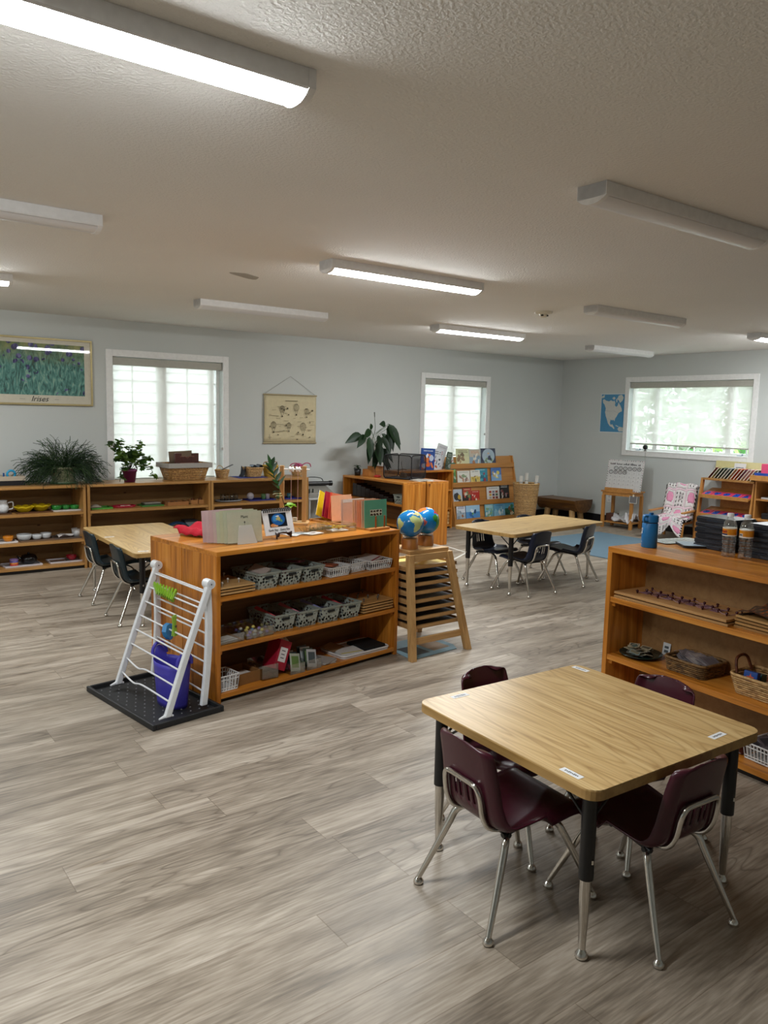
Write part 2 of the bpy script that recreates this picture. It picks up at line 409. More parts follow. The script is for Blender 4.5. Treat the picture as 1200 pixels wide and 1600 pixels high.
def plaster(name, col, bscale, bstr, rough=0.85):
    m, nt, b = newmat(name)
    tc = N(nt, 'ShaderNodeTexCoord').outputs['Object']
    n = N(nt, 'ShaderNodeTexNoise'); n.inputs['Scale'].default_value = bscale; n.inputs['Detail'].default_value = 4; nt.links.new(tc, n.inputs[0])
    n2 = N(nt, 'ShaderNodeTexNoise'); n2.inputs['Scale'].default_value = 1.3; nt.links.new(tc, n2.inputs[0])
    v = ramp(nt, n2.outputs[0], [(0.3, (0.97,)*3), (0.7, (1.0,)*3)])
    nt.links.new(mixc(nt, 'MULTIPLY', 1.0, v, hx(col)), b.inputs['Base Color']); b.inputs['Roughness'].default_value = rough
    h = ramp(nt, n.outputs[0], [(0.42, (0,0,0)), (0.62, (1,1,1))])
    bump(nt, b, h, bstr, 0.006); return m
M['floor'] = floor_mat()
M['ceiling'] = plaster('textured_ceiling', '#eeece7', 85, 0.36)
M['wall'] = plaster('wall_paint', '#cdd1ce', 160, 0.10)
M['rubber'] = paint('black_rubber_base', 0.5, base='#15161a')
M['sheet'] = paint('laminated_sheet', 0.22)
M['rubber_tray'] = paint('boot_tray_rubber', 0.55, base='#1d1f22')
M['cush'] = paint('black_cushion', 0.8, base='#141416')
def frosted():
    m, nt, b = newmat('frosted_acrylic'); out = nt.nodes['Material Output']
    b.inputs['Base Color'].default_value = (.72,.72,.68,1); b.inputs['Roughness'].default_value = .25
    tr = N(nt, 'ShaderNodeBsdfTransparent'); mx = N(nt, 'ShaderNodeMixShader'); mx.inputs[0].default_value = .62
    nt.links.new(tr.outputs[0], mx.inputs[1]); nt.links.new(b.outputs[0], mx.inputs[2]); nt.links.new(mx.outputs[0], out.inputs[0]); return m
M['frost'] = frosted()
# ================================================================== the room
XL, XR, YB, YW, H = -3.2, 9.52, -3.0, 8.18, 2.40
struct(MB().bx(XL-.2, XR+.2, YB-.2, YW+.2, -.12, 0), 'floor', M['floor'])
struct(MB().bx(XL-.2, XR+.2, YB-.2, YW+.2, H, H+.12), 'ceiling', M['ceiling'])
T_ = .16
def wall_holes(a0, a1, holes, put):
    mb = MB(); cur = a0
    for (h0, h1, z0, z1) in sorted(holes):
        put(mb, cur, h0, 0, H); put(mb, h0, h1, 0, z0); put(mb, h0, h1, z1, H); cur = h1
    put(mb, cur, a1, 0, H); return mb
W1 = (2.615, 3.835, 0.70, 2.035); W2 = (6.765, 7.905, 0.88, 2.005); W3 = (5.125, 6.935, 1.075, 2.04)
struct(wall_holes(XL-.16, XR+.16, [W1, W2], lambda m, a, b, c, d: m.bx(a, b, YW, YW+T_, c, d)), 'wall_back', M['wall'])
struct(wall_holes(YB-.16, YW, [W3], lambda m, a, b, c, d: m.bx(XR, XR+T_, a, b, c, d)), 'wall_right', M['wall'])
struct(MB().bx(XL-T_, XL, YB-.16, YW, 0, H), 'wall_left', M['wall'])
struct(MB().bx(XL, XR, YB-T_, YB, 0, H), 'wall_front', M['wall'])
struct(MB().bx(XL, XR-.012, YW-.012, YW-.0005, 0, .105), 'baseboard_back', M['rubber'])
struct(MB().bx(XR-.012, XR-.0005, YB, YW-.0005, 0, .105), 'baseboard_right', M['rubber'])

def window(name, h, wall, mull, munt_u, munt_z):
    """casing, reveal frame, sashes and panes; wall 'b' (along x) or 'r' (along y)"""
    a0, a1, z0, z1 = h
    def bb(mb, u0, u1, d0, d1, c0, c1, col=WHITE):      # d: depth from the room face outwards
        if wall == 'b': mb.bx(u0, u1, YW+d0, YW+d1, c0, c1, col)
        else: mb.bx(XR+d0, XR+d1, u0, u1, c0, c1, col)
        return mb
    cs = MB(); k = .07
    for q in ((a0-k, a0, z0-k, z1+k), (a1, a1+k, z0-k, z1+k), (a0, a1, z1, z1+k), (a0, a1, z0-k, z0)):
        bb(cs, q[0], q[1], -.016, .0, q[2], q[3])
    root = struct(cs, name, M['trim'], bevel=.003)
    fr = MB(); f = .035
    for q in ((a0, a0+f, z0, z1), (a1-f, a1, z0, z1), (a0+f, a1-f, z1-f, z1), (a0+f, a1-f, z0, z0+f)):
        bb(fr, q[0], q[1], .09, .155, q[2], q[3])
    for m0, m1 in mull: bb(fr, m0, m1, .085, .15, z0+f, z1-f)
    struct(fr, 'window_frame', M['trim'], root, bevel=.002)
    mu = MB()
    for u in munt_u: bb(mu, u-.009, u+.009, .118, .128, z0+f, z1-f)
    for z in munt_z: bb(mu, a0+f, a1-f, .119, .127, z-.009, z+.009)
    struct(mu, 'muntin_grid', M['trim'], root)
    struct(bb(MB(), a0+f, a1-f, .129, .133, z0+f, z1-f), 'pane', M['pane'], root)
    sl = bb(MB(), a0, a1, -.02, .15, z0-.012, z0+.006)
    struct(sl, 'window_sill', M['trim'], root, bevel=.003)
    return root
window('window_1', W1, 'b', [(3.12, 3.22), (3.715, 3.76)], [2.86, 3.47], [1.80, 1.575, 1.35, 1.125, .90])
window('window_2', W2, 'b', [(7.30, 7.385)], [], [1.79, 1.55, 1.31, 1.08])
window('window_3', W3, 'r', [(6.50, 6.57), (5.41, 5.49)], [6.70, 6.20, 5.95, 5.70, 5.22], [1.81, 1.55, 1.30])

def roller_shade(label, h, wall, s0, s1, zb, chain_u):
    a0, a1, z0, z1 = h
    def bb(mb, u0, u1, d0, d1, c0, c1, col=WHITE):
        if wall == 'b': mb.bx(u0, u1, YW+d0, YW+d1, c0, c1, col)
        else: mb.bx(XR+d0, XR+d1, u0, u1, c0, c1, col)
        return mb
    p = lambda u, d, z: (u, YW+d, z) if wall == 'b' else (XR+d, u, z)
    t = thing('roller_shade', label, 'shade')
    bb(MB(), a0+.004, a1-.004, .004, .05, z1-.085, z1-.006).build('cassette', M['valance'], t, bevel=.006)
    bb(MB(), s0, s1, .03, .0308, zb+.012, z1-.07).build('shade_fabric', M['shade'], t)
    bb(MB(), s0, s1, .026, .036, zb, zb+.018).build('hem_bar', M['valance'], t, bevel=.003)
    zc = z0+.38 if wall == 'b' else 1.42
    ch = MB().tube([p(chain_u, -.006, z1-.06), p(chain_u, -.006, zc)], .0018, 5, '#d8d8d4')
    ch.build('pull_chain', M['satin'], t)
    dv = MB()
    if wall == 'b': dv.tube([(chain_u, YW-.004, zc), (chain_u, YW-.012, zc)], .016, 12, '#b9b9b4')
    else: dv.tube([(XR-.004, chain_u, zc), (XR-.012, chain_u, zc)], .013, 12, '#b9b9b4')
    dv.build('chain_holder', M['satin'], t)
    return t
M['valance'] = paint('shade_cassette', 0.6, base='#b9b7ac')
roller_shade('beige roller shade in the wide window above the low shelves, left of the balloon poster', W1, 'b', 2.625, 3.75, .76, 3.825)
roller_shade('beige roller shade in the narrow window behind the book display', W2, 'b', 6.775, 7.835, .95, 7.895)
roller_shade('beige roller shade in the right wall window, raised a little above the sill', W3, 'r', 5.14, 6.90, 1.165, 5.132)

# outside
struct(MB().bx(-30, 60, -30, 60, -.7, -.5, '#8f9488'), 'ground', M['matte'])
nb = MB()
for i in range(24):
    z = -.5+i*.15
    nb.hexa([(-3,11.2,z),(12,11.2,z),(12,11.5,z),(-3,11.5,z)], [(-3,11.225,z+.15),(12,11.225,z+.15),(12,11.5,z+.15),(-3,11.5,z+.15)], '#eceae6')
tag(nb.build('neighbouring_house', M['matte']), 'white lap sided house wall outside the two back wall windows', 'house')
rnd = random.Random(3)
def leafy(cx, cy, w, d, h, n, cols, rs):
    mb = MB()
    for i in range(n):
        a = rs.random()*2*PI; e = rs.random(); q = rs.random()**.5
        p = Vector((cx+q*w*math.cos(a), cy+q*d*math.sin(a), -.5+h*e))
        u = Vector((rs.uniform(-1,1), rs.uniform(-1,1), rs.uniform(-1,1))).normalized(); v = u.orthogonal().normalized(); s = rs.uniform(.06,.13)
        mb.poly([p-u*s, p+v*s*.5, p+u*s, p-v*s*.5], rs.choice(cols))
    return mb
tag(leafy(11.6, 6.1, .45, 1.3, 1.75, 900, ['#5f9a3c','#86bd52','#3f7a2e','#a8d070'], rnd).build('bush', M['leaf']), 'green bush outside the right wall window', 'bush')
def garden_tree(x, y, h, label, seed):
    rs = random.Random(seed); t = thing('tree', label, 'tree', (x, y, -.5), 0)
    MB().tube([(0,0,0),(.05,.02,h*.4),(0,.1,h*.85)], [.14,.10,.03], 8, '#6a5846').build('trunk', M['matte'], t)
    mb = MB()
    for i in range(2600):
        z = h*(.12+.88*rs.random()); r = (h-z)*.40+.25; a = rs.random()*2*PI; q = r*rs.random()**.5
        p = Vector((q*math.cos(a), q*math.sin(a), z)); u = Vector((rs.uniform(-1,1), rs.uniform(-1,1), rs.uniform(-.6,.6))).normalized(); v = u.orthogonal().normalized(); s = rs.uniform(.10,.22)
        mb.poly([p-u*s, p+v*s*.5, p+u*s, p-v*s*.5], rs.choice(['#a6ada2','#b9beb4','#8f988c']))
    mb.build('foliage', M['leaf'], t)
garden_tree(15.0, 9.3, 6.0, 'tall tree outside, at the left of the right wall window', 5)
garden_tree(16.5, 7.4, 5.0, 'tree outside, behind the middle of the right wall window', 6)
garden_tree(15.2, 6.9, 4.2, 'smaller tree outside, at the right of the right wall window', 7)

# ------------------------------------------------------------------ ceiling fixtures
def fixture(lit):
    t = thing('ceiling_light', 'x', 'ceiling light')
    L = 1.22; c = [(-.068,0),(-.068,-.046),(-.064,-.052),(.064,-.052),(.068,-.046),(.068,0)]
    b = MB(); n = len(c)
    b.add([(x,y,z) for x in (0, L) for y, z in c], [(i,(i+1)%n,n+(i+1)%n,n+i) for i in range(n)]+[tuple(range(n)), tuple(range(2*n-1,n-1,-1))])
    b.build('housing', M['fixture'], t)
    e = [(y, -.053-.020*(max(0,1-(abs(y)/.062)**2.4))) for y in [.062-.124*k/14 for k in range(15)]]
    l = MB(); n = len(e)
    l.add([(x,y,z) for x in (.022, L-.022) for y, z in e], [(i,i+1,n+i+1,n+i) for i in range(n-1)], WHITE, True)
    l.build('lens', M['lens_on' if lit else 'lens_off'], t)
    for x0 in (0, L-.022):
        k = MB(); pts = [(.070,0),(.070,-.05)]+[(y*1.03, z-.002) for y, z in e]+[(-.070,-.05),(-.070,0)]; n = len(pts)
        k.add([(x,y,z) for x in (x0, x0+.022) for y, z in pts], [(i,(i+1)%n,n+(i+1)%n,n+i) for i in range(n)]+[tuple(range(n)), tuple(range(2*n-1,n-1,-1))])
        k.build('end_cap', M['fixture'], t)
    return t
f_on = fixture(True); f_off = fixture(False)
FX = [(1,-.07,1.945,'lit ceiling light nearest the camera, at the top left'), (0,-.02,3.92,'unlit ceiling light at the left, behind the nearest lit one'),
      (1,.02,6.03,'lit ceiling light at the far left edge, only its tip in view'), (0,2.66,6.15,'unlit ceiling light before the back wall, above the wide window'),
      (1,2.55,4.03,'lit ceiling light in the middle of the ceiling'), (0,2.5,2.05,'unlit ceiling light nearest the camera on the right'),
      (1,5.1,6.04,'lit ceiling light in front of the narrow back window'), (0,5.1,4.13,'unlit ceiling light right of the smoke detector'),
      (0,7.8,6.3,'unlit ceiling light farthest away, near the room corner'), (1,7.72,4.2,'lit ceiling light at the right edge, above the right wall window')]
HID = [(1,-2.7,4.03,'lit ceiling light beyond the left edge of the view')]
uo = uf = False
for on, x, y, lab in FX+HID:
    src = f_on if on else f_off
    if (on and not uo) or (not on and not uf):
        t = src; t.location = (x, y, H-.0005); t['label'] = lab
        if on: uo = True
        else: uf = True
    else: t = dup(src, (x, y, H-.0005), 0, lab)
    t['group'] = 'fluorescent ceiling lights'

sd = thing('smoke_detector', 'small white smoke detector on the ceiling', 'smoke detector', (5.13, 4.65, H))
MB().lathe([(.075,-.0005),(.075,-.014),(.055,-.02),(.001,-.02)][::-1], 20, col='#e4dcc8').build('base', M['satin'], sd)
MB().lathe([(.001,-.048),(.022,-.048),(.03,-.036),(.034,-.02)], 16, col='#e4dcc8').build('sensor_head', M['satin'], sd)
MB().box((-.025,-.012,-.033),(.018,.018,.012),'#3a3733').box((.018,-.022,-.033),(.018,.018,.012),'#3a3733').build('sensor_slot', M['matte'], sd)
st = MB().prism([(.13*math.cos(q)*(1+.2*math.sin(3*q)), .07*math.sin(q)*(1+.25*math.cos(2*q))) for q in [2*PI*k/24 for k in range(24)]], -.0012, 0, '#aca69c')
struct(st, 'ceiling_stain', M['matte'], loc=(2.45, 4.86, H-.0003), rz=.5)

ot = thing('wall_outlet', 'white electrical outlet low on the right wall under the calendar table', 'outlet', (XR, 7.18, .36))
MB().bx(-.006, -.0005, -.038, .038, -.06, .06, '#e8e8e6').build('cover_plate', M['satin'], ot, bevel=.002)
MB().bx(-.008, -.006, -.017, .017, .012, .042, '#cfd0d2').bx(-.008, -.006, -.017, .017, -.042, -.012, '#cfd0d2').build('socket', M['satin'], ot)

# ------------------------------------------------------------------ rug, floor tape
rg = MB().bx(0, 1.35, -1.7, 0, .0006, .009, '#6d8798'); rg.bx(-.012, 0, -1.712, .012, .0006, .01, '#3d5264'); rg.bx(0, 1.35, -1.712, -1.7, .0006, .01, '#3d5264')
M['carpet'] = paint('short_pile_carpet', 0.95, nz=0.9, bscale=900)
RUG = MB(); RUG.prism([(6.98,5.14),(8.55,5.14),(8.55,6.6),(6.98,6.6)], .0006, .009, '#6f8a9b')
ro = RUG.build('rug', M['carpet']); tag(ro, 'flat blue grey rug on the floor beyond the navy chairs', 'rug')
tp = MB()
def strip(mb, a, b, w, z0, z1, col):
    a = Vector((*a, 0)); b = Vector((*b, 0)); d = (b-a).normalized(); n = Vector((-d.y, d.x, 0))*w/2
    return mb.prism([(p.x, p.y) for p in (a-n, b-n, b+n, a+n)], z0, z1, col)
strip(tp, (5.97,6.72), (5.88,6.25), .022, .0004, .0014, '#e6e4dc')
tag(tp.build('floor_tape', M['paper']), 'upper white tape line on the floor beside the globe stand', 'tape', 'white tape lines on the floor')
tp = strip(MB(), (5.45,6.05), (5.99,6.37), .022, .0004, .0014, '#e6e4dc')
tag(tp.build('floor_tape', M['paper']), 'lower white tape line on the floor, running to the navy chair leg', 'tape', 'white tape lines on the floor')
# ================================================================== chairs
def make_chair(label, pmat, group):
    t = thing('school_chair', label, 'chair', (0,0,0), 0, group)
    prof = smooth_path([(.165,0,.296),(.155,0,.318),(.11,0,.322),(.03,0,.310),(-.06,0,.300),(-.122,0,.298),(-.152,0,.322),(-.166,0,.380),(-.176,0,.44),(-.188,0,.50),(-.198,0,.545),(-.200,0,.556)], 3)
    m = len(prof)-1
    def hw(s):   # half width along the profile
        if s < .12: return .135+.035*min(1, s/.12)**.6
        if s < .45: return .170-.010*((s-.12)/.33)
        if s < .62: return .160-.022*((s-.45)/.17)
        q = (s-.62)/.38
        return .136-.020*q-.046*max(0, (q-.66)/.34)**2
    NV = 22
    def fn(u, v):
        i = u*m; k = min(int(i), m-1); p = prof[k].lerp(prof[k+1], i-k)
        tn = (prof[min(k+1,m)]-prof[k]).normalized(); nrm = Vector((tn.z, 0, -tn.x))   # towards the underside / rear
        if nrm.z > 0 and u < .3: nrm = -nrm
        s = 2*v-1; h = hw(u); y = h*s; e = abs(s)
        drop = 0
        if e > .80: drop = .020*((e-.80)/.20)**1.5
        dish = -.010*(1-e*e) if .15 < u < .5 else (0.004*(1-e*e) if u >= .5 else 0)
        q = p+nrm*drop
        if u < .5: q = q+Vector((0,0,dish*min(1,(u-.15)/.12) if u > .15 else 0))
        else: q = q+Vector((-.012*(1-e*e),0,0))
        top = max(0, (u-.80)/.20)
        q = q+Vector((0,0,-.022*top*e**3))
        return (q.x, y, q.z)
    sh = MB()
    nu = 40
    cut = lambda i, j: .585*nu <= i < .70*nu and j in (7, 9, 12, 14)
    sh.grid(fn, nu, NV, skip=cut)
    sh.build('seat_shell', pmat, t, solid=.0055, offs=0)
    # chrome loop across the back
    lp = [(-.02,-.075,.285),(-.09,-.082,.276),(-.150,-.084,.294),(-.178,-.085,.335),(-.190,-.083,.395),(-.196,-.070,.424),(-.197,-.045,.429),(-.198,0,.430),(-.197,.045,.429),(-.196,.070,.424),(-.190,.083,.395),(-.178,.085,.335),(-.150,.084,.294),(-.09,.082,.276),(-.02,.075,.285)]
    MB().tube(smooth_path(lp, 4), .0085, 8).build('back_loop', M['chrome'], t)
    fr = MB()
    fr.tube([(-.12,-.11,.274),(.09,-.09,.292)], .008, 8); fr.tube([(-.12,.11,.274),(.09,.09,.292)], .008, 8)
    fr.tube([(.03,-.11,.285),(.03,.11,.285)], .008, 8); fr.tube([(-.10,-.12,.272),(-.10,.12,.272)], .008, 8)
    fr.build('under_frame', M['black_metal'], t)
    for s in (-1, 1):
        for pts in ([(.0,.06*s,.276),(.06,.085*s,.272),(.105,.105*s,.252),(.128,.119*s,.215),(.175,.148*s,.11),(.213,.172*s,.022)],
                    [(-.07,.07*s,.268),(-.095,.10*s,.268),(-.115,.118*s,.250),(-.130,.127*s,.215),(-.175,.152*s,.11),(-.215,.173*s,.022)]):
            P = smooth_path(pts, 4); n = len(P)
            leg = MB().tube(P, [.0115 if k < n*.6 else .0115-.0035*((k-n*.6)/(n*.4)) for k in range(n)], 10).build('leg', M['chrome'], t)
            e = pts[-1]
            MB().lathe([(.012,.0006),(.0165,.004),(.0165,.011),(.012,.018),(.006,.026)], 12, (e[0], e[1], 0)).build('glide', M['chrome'], leg)
    return t
GM = 'maroon chairs at the near table'
c0 = make_chair('maroon plastic chair on the left side of the near table, back towards the camera', M['maroon'], GM)
c0.location = (1.73, 1.62, 0); c0.rotation_euler = (0, 0, R(-4))
dup(c0, (2.015, 1.327, 0), R(86), 'maroon plastic chair on the near side of the near table, below its front corner', GM)
dup(c0, (2.04, 1.872, 0), R(-86), 'maroon plastic chair tucked under the far left edge of the near table', GM)
dup(c0, (2.335, 1.605, 0), R(178), 'maroon plastic chair on the far right side of the near table, before the right bookcase', GM)
GN = 'navy chairs at the middle table'
n0 = make_chair('navy plastic chair at the near left of the middle table, back to the camera', M['navy'], GN)
n0.location = (5.0, 4.62, 0); n0.rotation_euler = (0, 0, R(92))
dup(n0, (5.69, 4.70, 0), R(108), 'navy plastic chair at the near right of the middle table, turned to the left', GN)
dup(n0, (5.06, 5.05, 0), R(-86), 'navy plastic chair at the left end of the middle table, slotted back facing us', GN)
dup(n0, (5.70, 5.10, 0), R(-86), 'navy plastic chair behind the middle table, only its back top showing above the tabletop', GN)
GT = 'dark teal chairs at the left table'
t0 = make_chair('dark teal plastic chair at the left table, nearer the low wall shelves', M['teal_plastic'], GT)
t0.location = (1.955, 6.185, 0)
dup(t0, (1.935, 5.475, 0), R(-2), 'dark teal plastic chair at the left table, just behind the white drying rack', GT)
dup(t0, (2.345, 6.15, 0), R(180), 'dark teal plastic chair on the right side of the left table, the farther one', GT)
dup(t0, (2.35, 5.50, 0), R(180), 'dark teal plastic chair on the right side of the left table, the nearer one', GT)

# ================================================================== tables
def table(label, x, y, rz, L, W, zt, inset, tapes, group, tint='#ffffff'):
    t = thing('activity_table', label, 'table', (x, y, 0), rz, group)
    out = rrect(-L/2, L/2, -W/2, W/2, .042)
    MB().prism(out, zt-.004, zt, tint).build('tabletop', M['top'], t, bevel=.0015)
    o2 = rrect(-L/2-.001, L/2+.001, -W/2-.001, W/2+.001, .043)
    MB().prism(o2, zt-.030, zt-.0041).build('edge_band', M['edge'], t, bevel=.0015)
    for sx in (-1, 1):
        for sy in (-1, 1):
            px, py = sx*(L/2-inset), sy*(W/2-inset); zl = zt-.030; lo = zt-.29
            leg = MB().lathe([(.021,lo),(.021,zl)], 16, (px,py,0)).build('leg', M['black_metal'], t)
            MB().lathe([(.0165,lo),(.0165,lo-.05),(.0105,.03)][::-1], 14, (px,py,0)).build('leg_extension', M['chrome'], leg)
            MB().lathe([(.013,.0006),(.019,.005),(.019,.012),(.013,.021),(.008,.03)], 14, (px,py,0)).build('glide', M['chrome'], leg)
            MB().lathe([(.004,0),(.004,.012)], 8).build('screw', M['chrome'], leg, loc=(px+sx*.02, py, lo+.05))
            br = MB()
            br.tube([(px, py, zl-.10), (px-sx*.13, py, zl-.002)], .0045, 6); br.tube([(px, py, zl-.10), (px, py-sy*.13, zl-.002)], .0045, 6)
            br.build('brace', M['black_metal'], leg)
    for (u, v, r) in tapes:
        tm = MB().box((0,0,.0004), (.072,.024,.0006), '#eef0f2')
        for k in range(8): tm.box((-.022+k*.0062, 0, .0009), (.0035,.005+.002*(k % 3),.0004), '#55575c')
        o = tm.build('name_tape', M['paper'], t, loc=(u, v, zt), rz=r)
    return t
M['edge'] = wood('table_edge_band', '#b3915a', '#a7844e', '#93703c', 'x', 0.4)
table('square light oak table with maroon chairs in the right foreground', 2.031, 1.583, R(87.5), .775, .797, .53, .062,
      [(.350,.24,1.57), (.335,-.36,.05), (-.335,-.232,1.62), (-.275,.36,.0)], None)
table('oblong light oak table with navy chairs in the middle distance', 5.335, 4.865, R(6.2), 1.38, .665, .545, .095, [], None)
table('oblong light oak table with dark teal chairs in front of the low wall shelves', 2.135, 5.855, R(88), 1.40, .665, .53, .07, [(-.62,.25,1.4),(.1,.28,1.6)], None)

# ================================================================== bookcases
def bookcase(label, fr, u0, L, D, tops, kick, mx, mz, mb_, planks=0, back=True, loc=None, th=.024, boards_over=False, group=None, flip=False, back_at=None):
    """tops: heights of the upper faces of top, shelves..., bottom board"""
    if fr: x, y, _ = fr.w(u0, 0); rz = fr.a
    else: x, y = loc; rz = 0
    t = thing('bookcase', label, 'bookcase', (x, y, 0), rz, group)
    H_ = tops[0]
    rnd = random.Random(L)
    MB().bx(0, L, 0, D, H_-th, H_).build('top_board', mx, t, bevel=.002)
    for s in (0, 1):
        m = MB(); x0 = 0 if s == 0 else L-th
        if planks:
            ws = [rnd.uniform(.7,1.3) for k in range(planks)]; sm = sum(ws); c = 0
            for w in ws:
                w = w/sm*D; g = rnd.uniform(.86,1.05); m.bx(x0, x0+th, c+.0008, c+w-.0008, 0, H_-th, (g,g*.98,g*.95)); c += w
        else: m.bx(x0, x0+th, 0, D, 0, H_-th)
        m.build('side_panel', mz, t, bevel=.0015)
    for z in tops[1:]:
        MB().bx(th, L-th, .004, D-.012, z-th, z).build('shelf_board', mx, t, bevel=.0015)
    MB().bx(th, L-th, .03, .045, 0, tops[-1]-th, '#1c1714').build('shaded_toe_kick', mz, t)  # kick coloured near-black to paint in the shadow gap below the bottom board
    if back: MB().bx(th, L-th, D-.012, D-.002, tops[-1], H_-th).build('back_panel', mb_, t)
    cl = MB()
    for z in tops[1:-1]:
        for xx in (th, L-th-.02): cl.bx(xx, xx+.02, .02, D-.02, z-th-.022, z-th)
    cl.build('shelf_cleat', mx, t)
    return t
FS = Frame(2.14, 7.49, 0)
TS = [.79, .54, .28, .055]
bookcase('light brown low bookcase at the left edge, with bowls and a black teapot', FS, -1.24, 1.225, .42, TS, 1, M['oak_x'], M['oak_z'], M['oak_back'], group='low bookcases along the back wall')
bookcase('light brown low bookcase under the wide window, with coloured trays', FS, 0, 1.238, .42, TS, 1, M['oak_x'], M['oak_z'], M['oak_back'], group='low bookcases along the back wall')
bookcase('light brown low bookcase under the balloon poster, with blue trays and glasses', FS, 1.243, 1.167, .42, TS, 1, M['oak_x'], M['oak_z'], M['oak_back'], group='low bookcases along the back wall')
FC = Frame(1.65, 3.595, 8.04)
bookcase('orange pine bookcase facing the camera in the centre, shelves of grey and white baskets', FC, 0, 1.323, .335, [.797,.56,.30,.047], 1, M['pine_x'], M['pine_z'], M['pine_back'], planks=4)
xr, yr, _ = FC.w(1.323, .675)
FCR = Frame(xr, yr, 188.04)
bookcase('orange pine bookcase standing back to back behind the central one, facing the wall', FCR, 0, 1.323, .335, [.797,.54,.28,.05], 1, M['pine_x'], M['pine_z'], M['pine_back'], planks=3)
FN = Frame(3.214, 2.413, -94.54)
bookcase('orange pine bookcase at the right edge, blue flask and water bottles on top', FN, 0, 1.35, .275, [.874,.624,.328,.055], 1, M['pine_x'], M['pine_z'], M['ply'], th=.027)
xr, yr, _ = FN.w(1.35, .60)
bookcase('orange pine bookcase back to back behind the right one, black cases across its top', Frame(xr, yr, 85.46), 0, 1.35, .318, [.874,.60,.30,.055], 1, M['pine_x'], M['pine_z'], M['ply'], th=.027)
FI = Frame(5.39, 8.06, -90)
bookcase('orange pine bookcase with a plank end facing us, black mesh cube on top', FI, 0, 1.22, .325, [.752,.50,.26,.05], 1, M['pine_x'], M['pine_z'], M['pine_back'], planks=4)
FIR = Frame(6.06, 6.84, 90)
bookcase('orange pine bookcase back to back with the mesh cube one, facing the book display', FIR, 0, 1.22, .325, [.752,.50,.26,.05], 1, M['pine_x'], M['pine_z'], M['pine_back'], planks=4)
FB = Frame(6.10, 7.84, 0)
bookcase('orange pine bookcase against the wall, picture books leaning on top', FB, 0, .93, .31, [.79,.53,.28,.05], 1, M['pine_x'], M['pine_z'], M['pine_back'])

# ------------------------------------------------------------------ tray stand with the globes
ts = thing('tray_stand', 'light wooden splayed stand with sliding trays beside the central bookcase, two globes on top', 'stand', (3.18, 3.78, 0), R(1.5))
MB().bx(-.165,.165,-.03,.20,.636,.66).build('top_board', M['maple_x'], ts, bevel=.003)
for sx in (-1, 1):
    for sy, y0, y1 in ((-1, -.165, -.028), (1, .33, .19)):
        b0, b1 = sx*.235, sx*.162; w = .02
        m = MB().hexa([(b0-w,y0-w,0),(b0+w,y0-w,0),(b0+w,y0+w,0),(b0-w,y0+w,0)], [(b1-w,y1-w,.636),(b1+w,y1-w,.636),(b1+w,y1+w,.636),(b1-w,y1+w,.636)])
        m.build('leg', M['maple_z'], ts, bevel=.002)
MB().bx(-.150,.150,-.040,-.018,.59,.636).build('apron', M['maple_x'], ts, bevel=.002)
MB().bx(-.215,.215,-.130,-.108,.085,.125).build('stretcher', M['maple_x'], ts, bevel=.002)
for i in range(8):
    z = .535-.052*i; f = -.02-.010*i; k = .0
    dr = MB().bx(-.172,.25,f,f+.014,z,z+.022).bx(-.172,.25,f+.32-.014,f+.32,z,z+.022).bx(-.172,-.158,f,f+.32,z,z+.022).bx(.236,.25,f,f+.32,z,z+.022).bx(-.172,.25,f,f+.32,z,z+.004)
    d = dr.build('sliding_tray', M['maple_x'], ts)
    cc = ['#e9d27a','#23406a','#2a2d33','#7c7f86','#9a9da4','#2d3036','#35383f','#4a4d55'][i]
    MB().bx(-.15,.225,f+.02,f+.30,z+.004,z+.011,cc).build('map_card', M['paper'], d)
    MB().bx(-.172,-.160,f+.02,f+.30,z-.008,z).build('runner', M['maple_x'], d)
